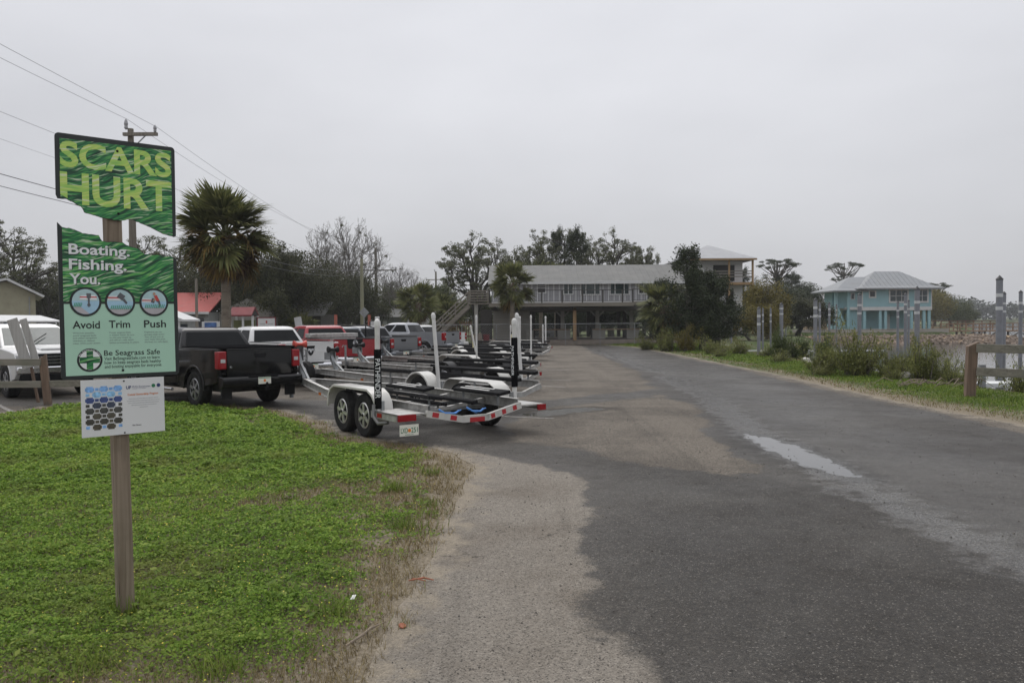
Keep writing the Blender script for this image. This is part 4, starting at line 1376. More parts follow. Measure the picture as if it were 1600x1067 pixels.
for (x, y, zt, r), lb in zip(PILES, PL):
    p = thing('mooring_pile', lb, 'pile', (x, y, 0), 0, 'grey mooring piles with black caps in the canal')
    MB().tube([(0, 0, -2.6), (0, 0, zt - r * 1.3)], r, 14).build('shaft', M['pile_grey'], p, smooth=True)
    MB().lathe([(r * 1.14, -r * 0.15), (r * 1.12, r * 0.12), (r * 0.05, r * 1.35)], (0, 0, zt - r * 1.35), (0, 0, 1), 14).build('cap', M['cap_black'], p)
    for dz in (1.0, 1.6) if zt > 3.2 else (0.55, 0.95):
        MB().lathe([(r + 0.006, 0), (r + 0.006, 0.16 if zt > 3.2 else 0.12)], (0, 0, zt - dz), (0, 0, 1), 14).build('reflective_band', M['trim_white'], p, smooth=True)

# white rubble along the near bank
M['rubble'] = mat('white limestone rubble', (0.56, 0.54, 0.50), 0.9, 0, 0.15, 6)
r5 = random.Random(21)
for k in range(34):
    if k < 18:
        x, y = r5.uniform(12.2, 14.6), r5.uniform(35.5, 39)
    else:
        x, y = r5.uniform(11.6, 12.9), r5.uniform(23.5, 33)
    z = float(land_height(np.array([[x, y]]))[0])
    s = r5.uniform(0.08, 0.20)
    lump('rubble_rock', (x, y, z + s * 0.4), (s * 1.4, s, s * 0.8), M['rubble'], 'white limestone rubble rock along the near canal bank', 'rock', 'white rubble rocks along the canal bank', seed=k, sub=1)

# ------------------------------------------------------------------ buildings at the left and behind the lot
ob_ = thing('olive_building', 'olive beige gabled building at the far left behind the white pickup', 'building', (-29.6, 45, 0), 0.55)
MB().prism([(-3.2, 0), (3.2, 0), (3.2, 3.42), (1.85, 4.15), (-3.2, 2.9)], lambda a, c: (a, 0, c), lambda a, c: (a, 8, c)).build('wall', M['olive_wall'], ob_)
MB().beam((1.82, 4, 4.26), (3.62, 4, 3.30), 8.8, 0.12, (0.4, 0, 1)).build('roof', M['trim_white'], ob_)
MB().beam((1.82, 4, 4.26), (-3.6, 4, 2.80), 8.8, 0.12, (-0.4, 0, 1)).build('roof', M['trim_white'], ob_)
for x in (0.95, 2.9):
    MB().bb(x - 0.03, x + 0.03, -0.05, -0.002, 0, 3.3).build('wall_trim', M['grey_wall'], ob_)
aw = thing('boat_shelter', 'low open shelter with pale roof and blue side left of the olive wall', 'shelter', (-22.6, 34.5, 0))
MB().prism([(-4, 2.16), (1.2, 2.16), (2.2, 1.9), (2.2, 1.84), (1.2, 2.06), (-4, 2.06)], lambda a, c: (a, -1.5, c), lambda a, c: (a, 3, c)).build('roof', M['trim_white'], aw)
MB().bb(-4, 0.9, 1.0, 1.1, 1.0, 2.0).build('side_panel', M['blue_roof'], aw)
for x in (-3.8, 1.0, 2.1):
    MB().bb(x - 0.06, x + 0.06, -1.4, -1.28, 0, 1.84).build('post', M['trim_white'], aw)
ds_ = thing('dark_shed', 'dark grey shed with pale porch roof behind the white pickup', 'shed', (-29.6, 56, 0))
MB().bb(0, 4.2, 0, 5, 0, 2.1).build('wall', M['near_black'], ds_)
MB().prism([(-0.5, 2.1), (1.5, 2.95), (4.6, 2.1), (4.6, 2.0), (-0.5, 2.0)], lambda a, c: (a, -0.5, c), lambda a, c: (a, 5.4, c)).build('roof', M['grey_wall'], ds_)
MB().bb(-0.3, 4.5, -1.6, -0.502, 1.90, 1.98).build('porch_roof', M['trim_white'], ds_)
for x in (-0.2, 2.0, 4.3):
    MB().bb(x - 0.05, x + 0.05, -1.55, -1.45, 0, 1.90).build('porch_post', M['trim_white'], ds_)
rh = thing('red_roof_building', 'grey building with a bright coral red roof behind the cabbage palm', 'building', (-25.6, 58, 0))
MB().bb(0, 4.3, 0, 6, 0, 2.5).build('wall', M['grey_wall'], rh)
MB().prism([(-0.5, 2.5), (3.0, 3.98), (3.12, 3.92), (-0.5, 2.42)], lambda a, c: (-1.2, a, c), lambda a, c: (4.55, a, c)).build('roof', M['red_roof'], rh)
MB().bb(-1.2, 4.55, -0.56, -0.502, 2.36, 2.52).build('gutter', M['trim_white'], rh)
MB().bb(3.6, 4.0, -0.03, -0.002, 0.9, 2.1).build('window', M['pane_dark'], rh)
MB().prism([(4.32, 0), (4.32, 2.5), (6.4, 3.5), (8.0, 2.4), (8.0, 0)], lambda a, c: (a, 2.0, c), lambda a, c: (a, 6, c)).build('gable_wing', M['block'], rh)
pv = thing('white_canopy', 'small white canopy over a navy stall by the sign edge', 'canopy', (-19.4, 46, 0))
MB().prism([(-1.2, 2.25), (0.2, 2.5), (1.6, 1.95), (1.6, 1.85), (-1.2, 2.1)], lambda a, c: (a, -1.2, c), lambda a, c: (a, 1.2, c)).build('roof', M['trim_white'], pv)
MB().bb(-1.0, 1.0, -0.6, 0.9, 0, 1.7).build('stall', M['navy'], pv)
for x in (-1.0, 1.3):
    MB().bb(x - 0.05, x + 0.05, -1.1, -1.0, 0, 1.9).build('post', M['trim_white'], pv)
ks = thing('red_roof_kiosk', 'small kiosk with dark red gabled roof on slim posts right of the palm trunk', 'kiosk', (-15.55, 48, 0))
MB().prism([(-0.7, 2.2), (-0.05, 2.66), (0.05, 2.66), (0.7, 2.2), (0.7, 2.12), (0, 2.56), (-0.7, 2.12)], lambda a, c: (-0.66, a, c), lambda a, c: (0.66, a, c)).build('roof', M['maroon'], ks)
MB().prism([(-0.66, 2.15), (0.66, 2.15), (0, 2.6)], lambda a, c: (0.61, a, c), lambda a, c: (0.65, a, c)).build('gable', M['near_black'], ks)
for x in (-0.6, 0.1, 0.65):
    MB().bb(x - 0.05, x + 0.05, -0.55, -0.45, 0, 2.15).build('post', M['trim_white'], ks)
for x in (-0.6, 0.65):
    MB().bb(x - 0.05, x + 0.05, 0.45, 0.55, 0, 2.15).build('post', M['trim_white'], ks)
MB().bb(-0.6, 0.65, -0.02, 0.02, 1.0, 1.9).build('notice_panel', mat('olive notice panel', (0.10, 0.11, 0.03), 0.7), ks)


def sign_board(label, x, y, w, z0, z1, m, frame, posts_m, art=None, group=None):
    s = thing('notice_board', label, 'sign', (x, y, 0), 0, group)
    MB().bb(-w / 2, w / 2, -0.03, 0.03, z0, z1).build('board', m, s)
    fr = MB()
    fr.bb(-w / 2 - 0.05, w / 2 + 0.05, -0.045, 0.04, z1 + 0.001, z1 + 0.06)
    fr.bb(-w / 2 - 0.05, -w / 2 - 0.001, -0.045, 0.04, z0, z1)
    fr.bb(w / 2 + 0.001, w / 2 + 0.05, -0.045, 0.04, z0, z1)
    fr.build('frame', frame, s)
    for k in (-1, 1):
        MB().bb(k * (w / 2 + 0.09) - 0.04, k * (w / 2 + 0.09) + 0.04, -0.04, 0.04, 0, z1 + 0.05).build('post', posts_m, s)
    if art:
        for (a, c, e, g_, mm) in art:
            MB().bb(a, c, -0.036, -0.031, e, g_).build('print', mm, s)
    return s


sign_board('wide white board with a small red mark between dark posts', -13.65, 46, 0.95, 1.42, 2.0, M['trim_white'], M['maroon'], M['dark_timber'], [(-0.04, 0.05, 1.70, 1.86, M['red_roof']), (-0.36, -0.08, 1.66, 1.69, M['grey_wall']), (0.08, 0.36, 1.66, 1.69, M['grey_wall'])])
sign_board('low blue map board in a white frame left of the palm', -15.3, 42, 0.62, 1.36, 1.78, mat('blue map print', (0.05, 0.12, 0.30), 0.5, 0, 0.5, 5), M['trim_white'], M['trim_white'])
sign_board('white board on dark posts before the grey shed row', -9.55, 58, 0.62, 1.1, 1.72, M['trim_white'], M['trim_white'], M['near_black'], [(0.08, 0.16, 1.2, 1.4, M['near_black'])])
gr_ = thing('grey_roof_house', 'low house with pale grey metal roof behind the oak trunks', 'house', (-21.0, 64, 0))
MB().bb(0, 6.2, 0, 5, 0, 2.35).build('wall', M['dark_timber'], gr_)
MB().prism([(-0.6, 2.3), (2.6, 3.35), (2.7, 3.3), (-0.6, 2.2)], lambda a, c: (-0.4, a, c), lambda a, c: (6.6, a, c)).build('roof', M['metal_roof'], gr_)
for (x0, w) in ((0.8, 0.9), (3.2, 0.9), (4.9, 0.8)):
    window(gr_, x0, x0 + w, 1.0, 1.9, 0, 1, 'pane_dark')
g2 = thing('grey_storage_shed', 'long low grey storage shed with pitched roof beyond the parked pickups', 'shed', (-14.0, 84, 0))
MB().bb(0, 6.5, 0, 5, 0, 2.2).build('wall', M['grey_wall'], g2)
MB().prism([(-0.5, 2.2), (2.5, 3.05), (5.5, 2.2), (5.5, 2.1), (-0.5, 2.1)], lambda a, c: (-0.4, a, c), lambda a, c: (6.9, a, c)).build('roof', M['metal_roof'], g2)
MB().bb(0.9, 1.3, -0.03, -0.002, 0, 1.8).build('door', M['trim_white'], g2)
g3 = thing('white_shed', 'white shed with dark doorways left of the stair', 'shed', (-9.0, 71, 0))
MB().bb(0, 4.0, 0, 4, 0, 2.35).build('wall', M['trim_white'], g3)
MB().bb(-0.2, 4.2, -0.2, 4.2, 2.352, 2.45).build('roof', M['trim_white'], g3)
for x in (0.3, 2.0, 3.1):
    MB().bb(x, x + 0.75, -0.03, -0.002, 0, 1.75).build('door', M['near_black'], g3)
# round white sign with blue print, standing at the right of the white shed
rs = thing('round_top_sign', 'white round-topped sign with blue wave print by the white shed', 'sign', (-5.55, 64.5, 0))
MB().prism([(-0.33, 1.45), (0.33, 1.45), (0.33, 2.0), (0.2, 2.3), (0, 2.38), (-0.2, 2.3), (-0.33, 2.0)], lambda a, c: (a, -0.02, c), lambda a, c: (a, 0.02, c)).build('board', M['trim_white'], rs)
MB().prism([(-0.15, 1.75), (0.12, 1.72), (0.2, 2.0), (0.0, 2.12), (-0.18, 1.98)], lambda a, c: (a, -0.026, c), lambda a, c: (a, -0.022, c)).build('print', M['blue_roof'], rs)
MB().bb(-0.05, 0.05, 0.022, 0.08, 0, 1.9).build('post', M['trim_white'], rs)
# privacy fence and small street furniture under the oaks
M['fence_tan'] = wood_mat('tan board fence', (0.20, 0.17, 0.12), (0.33, 0.29, 0.22), 2, scale=0.4, crack=False)
bf = thing('board_fence', 'tan upright board fence under the oak trees', 'fence', (-17.5, 68, 0))
for k in range(40):
    MB().bb(k * 0.26, k * 0.26 + 0.235, 0, 0.03, 0.05, 1.45 + 0.04 * ((k * 7) % 3)).build('board', M['fence_tan'], bf)
for z in (0.35, 1.15):
    MB().bb(0, 10.4, 0.031, 0.08, z - 0.05, z + 0.05).build('rail', M['fence_tan'], bf)
M['orange_post'] = mat('orange marker', (0.33, 0.09, 0.06), 0.6)
for (x, y, lb) in ((-12.25, 57.5, 'orange marker post left of the pale utility pole under the oaks'), (-10.35, 60, 'orange marker post beside the pale green utility pole')):
    mp = thing('marker_post', lb, 'marker post', (x, y, 0))
    MB().bb(-0.10, 0.10, -0.05, 0.05, 1.1, 2.25).build('panel', M['orange_post'], mp)
    MB().bb(-0.06, 0.06, -0.04, 0.04, 0, 1.1).build('stake', M['trim_white'], mp)
dsn = thing('road_sign', 'grey back of a diamond road sign on a thin post', 'road sign', (-10.45, 58.5, 0))
MB().prism([(0, 2.02), (0.36, 2.40), (0, 2.78), (-0.36, 2.40)], lambda a, c: (a, 0, c), lambda a, c: (a, 0.02, c)).build('plate', M['galv'], dsn, bevel=0.02, seg=2)
MB().bb(-0.03, 0.03, -0.06, -0.003, 0, 2.6).build('post', M['galv'], dsn)
mb_ = thing('meter_box', 'white meter box on the crossarm utility pole', 'meter box', (-9.35, 57.4, 0))
MB().bb(-0.15, 0.15, -0.1, 0.1, 1.55, 2.1).build('case', M['trim_white'], mb_, bevel=0.02, seg=1)
MB().bb(-0.03, 0.03, 0.102, 0.14, 0, 2.0).build('conduit', M['galv'], mb_)
bo2 = thing('boat_launch_kiosk', 'white tilted panel sign on a stake behind the red pickup', 'sign', (-8.6, 33.5, 0))
MB().beam((0.0, 0, 1.40), (-0.10, 0.05, 1.98), 0.30, 0.03, (0.2, 1, 0)).build('panel', M['trim_white'], bo2)
MB().beam((0.0, 0.04, 0), (-0.06, 0.06, 1.7), 0.06, 0.05, (0, 1, 0)).build('stake', M['galv'], bo2)
# red picnic railing and mulch heap
pr_ = thing('red_railing', 'faded red slatted railing left of the stair foot', 'railing', (-5.0, 62.5, 0))
for k in range(12):
    MB().bb(k * 0.17, k * 0.17 + 0.07, 0, 0.03, 0.3, 1.75).build('slat', M['rust'], pr_)
for z in (0.6, 1.5):
    MB().bb(-0.05, 2.0, 0.031, 0.07, z - 0.05, z + 0.05).build('rail', M['rust'], pr_)

# ------------------------------------------------------------------ utility poles and wires
M['pole_wood'] = wood_mat('utility pole timber', (0.12, 0.105, 0.085), (0.25, 0.225, 0.185), 2, scale=0.5, crack=False)
M['pole_pale'] = wood_mat('pale green treated pole', (0.20, 0.195, 0.12), (0.32, 0.31, 0.22), 2, scale=0.5, crack=False)
M['insul'] = mat('grey porcelain', (0.30, 0.30, 0.31), 0.4)
M['wire'] = mat('dark cable', (0.10, 0.10, 0.105), 0.6)


def upole(label, x, y, h, arm=None, r=0.16, m='pole_wood', armz=0.5, rot=0.0):
    p = thing('utility_pole', label, 'utility pole', (x, y, 0), rot)
    MB().tube([(0, 0, -0.2), (0, 0, h * 0.5), (0, 0, h)], [r, r * 0.86, r * 0.68], 12).build('shaft', M[m], p, smooth=True)
    if arm:
        MB().bb(-arm[0], arm[1], -r - 0.09, -r * 0.7, h - armz - 0.06, h - armz + 0.06).build('crossarm', M[m], p)
        for xx in ((-arm[0] + 0.08) if arm[0] > 0.3 else None, arm[1] - 0.08):
            if xx is None:
                continue
            MB().lathe([(0.02, 0), (0.06, 0.05), (0.05, 0.1), (0.07, 0.16), (0.05, 0.24), (0.02, 0.28)], (xx, -r - 0.03, h - armz + 0.06), (0, 0, 1), 10).build('insulator', M['insul'], p)
        MB().lathe([(0.03, 0), (0.075, 0.06), (0.06, 0.14), (0.08, 0.22), (0.05, 0.34), (0.02, 0.4)], (-r * 0.8, -r * 0.6, h - 0.05), (0, 0, 1), 10).build('insulator', M['insul'], p)
        MB().beam((0, -r - 0.05, h - armz - 0.7), (arm[1] * 0.6, -r - 0.05, h - armz - 0.06), 0.03, 0.04).build('arm_brace', M['galv'], p)
    return p


upole('grey utility pole with one-sided crossarm rising behind the torn sign', -14.62, 32, 9.25, (0.2, 1.1), 0.16, armz=0.25)
upole('utility pole with symmetrical crossarm in front of the bare tree', -14.25, 87, 9.5, (2.2, 2.2), 0.19, armz=2.4)
upole('pale green utility pole without crossarm left of the crossarm pole', -13.03, 72, 7.2, None, 0.18, 'pole_pale')
upole('small far utility pole with crossarm left of the big oak', -12.07, 132, 9.6, (1.6, 1.6), 0.2, armz=1.3)
upole('thin grey utility pole left of the cabbage palm', -20.2, 53, 4.6, None, 0.11)


def wire(label, pts, r=0.012, sag=0.0, group='overhead wires'):
    out = []
    for (a, c, sg_) in pts:
        a, c = Vector(a), Vector(c)
        for k in range(17):
            f = k / 16
            p = a.lerp(c, f)
            p.z -= sg_ * 4 * f * (1 - f)
            if not out or (p - out[-1]).length > 1e-4:
                out.append(p)
    o = MB().tube(out, r, 5).build('overhead_wire', M['wire'], smooth=True)
    return tag(o, label, 'wire', group)


wire('overhead wire tied to the pole top behind the torn sign', [((-15.6, -16, 11.2), (-14.75, 32, 9.62), 0.6), ((-14.75, 32, 9.62), (-14.25, 87, 9.75), 1.2), ((-14.25, 87, 9.75), (-12.07, 132, 9.9), 0.8)], 0.0065)
wire('overhead wire tied to the crossarm tip behind the torn sign', [((-14.9, -16, 10.4), (-13.60, 32, 9.30), 0.2), ((-13.60, 32, 9.30), (-12.2, 87, 7.45), 0.9), ((-12.2, 87, 7.45), (-10.6, 132, 8.6), 0.8)], 0.0065)
wire('third overhead wire lower down, passing behind the top of the torn sign', [((-15.9, -16, 9.6), (-14.8, 32, 8.0), 0.45), ((-14.8, 32, 8.0), (-14.25, 87, 7.6), 1.0)], 0.006)
wire('faint fourth overhead wire beneath the third', [((-15.9, -16, 8.8), (-14.8, 32, 7.2), 0.45), ((-14.8, 32, 7.2), (-13.03, 72, 6.8), 0.8)], 0.004)
wire('upper one of two thick dark cables at left, behind the torn sign', [((-16.1, -16, 7.0), (-14.8, 32, 6.2), 0.25), ((-14.8, 32, 6.2), (-13.03, 72, 6.3), 0.9)], 0.013)
wire('lower one of two thick dark cables at left, behind the torn sign', [((-16.1, -16, 6.6), (-14.8, 32, 5.85), 0.25), ((-14.8, 32, 5.85), (-13.03, 72, 5.9), 0.9)], 0.011)
# ================================================================== trees, palms, shrubs
M['bark'] = wood_mat('grey brown bark', (0.045, 0.038, 0.030), (0.13, 0.115, 0.095), 2, scale=0.35)
M['bark_dark'] = wood_mat('dark oak bark', (0.025, 0.021, 0.017), (0.075, 0.065, 0.053), 2, scale=0.35)
M['bark_pale'] = wood_mat('pale bare branches', (0.10, 0.09, 0.08), (0.20, 0.185, 0.165), 2, scale=0.35, crack=False)
M['palm_bark'] = wood_mat('ringed palm trunk', (0.12, 0.10, 0.075), (0.25, 0.215, 0.165), 0, scale=0.22)
M['palm_boot'] = wood_mat('brown palm boots', (0.11, 0.065, 0.042), (0.22, 0.15, 0.10), 2, scale=0.4)
M['l_oak'] = leaf_mat('live oak leaves', [(0.2, (0.048, 0.052, 0.028)), (0.5, (0.108, 0.115, 0.060)), (0.8, (0.19, 0.195, 0.105))], 0.35, 0.2)
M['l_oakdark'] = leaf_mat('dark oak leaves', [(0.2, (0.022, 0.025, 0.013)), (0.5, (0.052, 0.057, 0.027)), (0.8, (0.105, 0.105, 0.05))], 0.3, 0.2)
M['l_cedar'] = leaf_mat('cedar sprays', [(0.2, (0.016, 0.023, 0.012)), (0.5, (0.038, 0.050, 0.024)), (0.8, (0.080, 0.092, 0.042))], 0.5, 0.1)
M['l_pine'] = leaf_mat('pine needles', [(0.2, (0.028, 0.036, 0.022)), (0.5, (0.060, 0.072, 0.042)), (0.8, (0.11, 0.12, 0.07))], 0.4, 0.15)
M['l_olive'] = leaf_mat('olive yellow leaves', [(0.2, (0.065, 0.058, 0.014)), (0.5, (0.145, 0.125, 0.030)), (0.8, (0.25, 0.205, 0.05))], 0.5, 0.25)
M['l_shrub'] = leaf_mat('feathery shrub leaves', [(0.2, (0.062, 0.072, 0.022)), (0.5, (0.150, 0.168, 0.050)), (0.8, (0.28, 0.27, 0.095))], 1.0, 0.25)
M['l_shrubdark'] = leaf_mat('dark shrub leaves', [(0.2, (0.028, 0.042, 0.014)), (0.5, (0.066, 0.088, 0.028)), (0.8, (0.125, 0.145, 0.048))], 1.0, 0.2)
M['l_green'] = leaf_mat('mid green leaves', [(0.2, (0.032, 0.042, 0.016)), (0.5, (0.075, 0.092, 0.032)), (0.8, (0.145, 0.155, 0.056))], 0.4, 0.22)
M['l_far_hazed'] = leaf_mat('far tree mass', [(0.2, (0.034, 0.042, 0.034)), (0.5, (0.060, 0.070, 0.054)), (0.8, (0.095, 0.102, 0.078))], 0.06, 0.1)  # bluish grey-greens put some distance haze into the leaf colour
M['p_green'] = leaf_mat('palm fan blades', [(0.15, (0.048, 0.058, 0.021)), (0.5, (0.125, 0.138, 0.048)), (0.85, (0.26, 0.245, 0.095))], 0.8, 0.3, 0.5)
M['p_tan'] = leaf_mat('yellowing palm blades', [(0.2, (0.055, 0.046, 0.014)), (0.5, (0.14, 0.095, 0.026)), (0.8, (0.24, 0.16, 0.05))], 0.8, 0.2, 0.6)
M['p_dead'] = leaf_mat('dead brown palm blades', [(0.2, (0.050, 0.032, 0.020)), (0.5, (0.115, 0.072, 0.044)), (0.8, (0.22, 0.15, 0.10))], 0.8, 0.15, 0.8)


def grow(rng, H, r0, spread=0.55, levels=4, up=0.25, first=0.3, split=(2, 4), ratio=0.72, lean=0.1, wig=0.18, trunk_n=1):
    """branching skeleton: list of (points, radii), and tips (point, level)"""
    segs, tips = [], []

    def branch(p, d, L, r, lev):
        n = 4
        pts_, rs = [p.copy()], [r]
        q = p.copy()
        for k in range(n):
            d = (d + Vector((rng.gauss(0, wig), rng.gauss(0, wig), rng.gauss(0, wig * 0.6) + up * 0.12))).normalized()
            q = q + d * (L / n)
            pts_.append(q.copy())
            rs.append(r * (1 - 0.45 * (k + 1) / n))
        segs.append((pts_, rs))
        if lev >= levels:
            tips.append(q)
            tips.append(pts_[2])
            return
        if lev >= levels - 1:
            tips.append(pts_[-1])
        for c in range(rng.randint(*split)):
            a = rng.uniform(0, 2 * pi)
            s = d.orthogonal().normalized()
            t = d.cross(s)
            sp = spread * rng.uniform(0.7, 1.35)
            nd_ = (d + (s * cos(a) + t * sin(a)) * sp * 1.3 + Vector((0, 0, up * 0.4))).normalized()
            k = rng.choice((2, 3, 4, 4))
            branch(pts_[k], nd_, L * ratio * rng.uniform(0.75, 1.2), rs[k] * 0.72, lev + 1)
    for k in range(trunk_n):
        d0 = Vector((rng.gauss(0, lean), rng.gauss(0, lean), 1)).normalized()
        branch(Vector((rng.gauss(0, 0.3), rng.gauss(0, 0.3), -0.1)) if trunk_n > 1 else Vector((0, 0, -0.1)), d0, H * first, r0, 0)
    return segs, tips


def skeleton(segs, n=6, minr=0.012):
    mb = MB()
    for pts_, rs in segs:
        mb.tube(pts_, [max(minr, r) for r in rs], n if rs[0] > 0.08 else 4, cap=False)
    return mb


PROTO = {}


def fit(segs, tips, H, Wd):
    """scale a skeleton to the wanted crown height and width"""
    top = max(t.z for t in tips)
    wid = np.percentile([hypot(t.x, t.y) for t in tips], 92)
    sx, sz = Wd / 2 / max(wid, .1), H / top
    segs = [([Vector((p.x * sx, p.y * sx, p.z * sz)) for p in P_], R_) for P_, R_ in segs]
    tips = [Vector((p.x * sx, p.y * sx, p.z * sz)) for p in tips]
    return segs, tips


def ball(rg, n):
    d = rg.normal(size=(n, 3))
    d /= np.linalg.norm(d, axis=1)[:, None]
    return d * (rg.uniform(size=n) ** 0.45)[:, None]


def crown_quads(tips, n, rad, size, flat=0.7, up=0.3, asp=0.7, seed=1, core=None):
    """leaves in clumps round the twig ends; core = (share, rx, z, rz) fills the inside of a dense crown"""
    rg = np.random.default_rng(seed)
    T = np.array([tuple(t) for t in tips])
    w = rg.uniform(0.4, 1.6, len(T))
    idx = rg.choice(len(T), n, p=w / w.sum())
    cr = rg.uniform(0.65, 1.25, len(T))[idx]
    C = T[idx] + ball(rg, n) * np.array([rad, rad, rad * flat]) * cr[:, None]
    if core:
        k = int(n * core[0])
        B = ball(rg, k) * np.array([core[1], core[1], core[3]]) + np.array([0, 0, core[2]])
        lump_ = vnoise(B[:, :2] + B[:, 2:3] * 0.7, 0.6, seed)
        B = B[lump_ > -0.25]
        C = np.concatenate([C, B])
    C[:, 2] = np.maximum(C[:, 2], 0.05)
    s = size * rg.uniform(0.6, 1.4, len(C))
    return leaf_quads(C, s, up, asp, rg)


def dome_tree(rng, H, Wd, r0, n_pts, n_limbs, fork, zc, rz, twigs=3, tl=0.16, rise=0.0):
    """limbs reach out to points spread through a domed crown, so the crown comes out full and rounded"""
    pts_ = []
    tries = 0
    while len(pts_) < n_pts and tries < 6000:
        tries += 1
        d = Vector((rng.gauss(0, 1), rng.gauss(0, 1), rng.gauss(0, 1))).normalized() * (rng.random() ** 0.30)
        if d.z < -0.55:
            continue
        lump_ = 1.0 + 0.22 * mnoise.noise(d * 2.0 + Vector((n_pts, H, Wd)))
        p = Vector((d.x * Wd / 2 * lump_, d.y * Wd / 2 * lump_, H * zc + d.z * H * rz * lump_))
        if all((p - q).length > 0.085 * Wd for q in pts_[-60:]):
            pts_.append(p)
    F = Vector((rng.gauss(0, 0.2), rng.gauss(0, 0.2), H * fork))
    segs = [([Vector((0, 0, -0.1)), F * 0.5 + Vector((rng.gauss(0, .08), 0, 0)), F], [r0, r0 * 0.85, r0 * 0.75])]
    limbs = [max(pts_, key=lambda p: p.z)]
    while len(limbs) < n_limbs:
        limbs.append(max(pts_, key=lambda p: min((p - q).length for q in limbs)))
    curves = []
    for e in limbs:
        c = F.lerp(e, 0.45) + Vector((rng.gauss(0, .05) * Wd, rng.gauss(0, .05) * Wd, H * (0.05 - rise)))
        cur = []
        for k in range(7):
            t = k / 6
            q = F * (1 - t) ** 2 + c * 2 * t * (1 - t) + e * t * t
            if 0 < k < 6:
                q += Vector((rng.gauss(0, 1), rng.gauss(0, 1), rng.gauss(0, 1))) * 0.015 * Wd
            cur.append(q)
        curves.append(cur)
        segs.append((cur, [r0 * (0.55 - 0.45 * k / 6) for k in range(7)]))
    tips = []
    for p in pts_:
        best = min(((p - q).length + (0.15 * Wd if k < 2 else 0), ci, k) for ci, cur in enumerate(curves) for k, q in enumerate(cur))
        q = curves[best[1]][max(1, best[2] - 1)]
        m_ = q.lerp(p, 0.5) + Vector((rng.gauss(0, 1), rng.gauss(0, 1), rng.gauss(0, 1) + 0.5)) * 0.02 * Wd
        segs.append(([q, m_, p], [r0 * 0.16, r0 * 0.10, r0 * 0.05]))
        tips.append(p)
        for k in range(twigs):
            d = Vector((rng.gauss(0, 1), rng.gauss(0, 1), rng.gauss(0, 1) + 0.5 + rise * 4)) + (p - q).normalized() * 1.2
            e = p + d.normalized() * tl * Wd * rng.uniform(0.4, 1.0) * 0.6
            m2 = m_.lerp(p, rng.uniform(0.2, 1.0))
            segs.append(([m2, m2.lerp(e, 0.5) + Vector((0, 0, 0.02 * H * rng.random())), e], [r0 * 0.07, r0 * 0.05, r0 * 0.02]))
            tips.append(e)
    return segs, tips


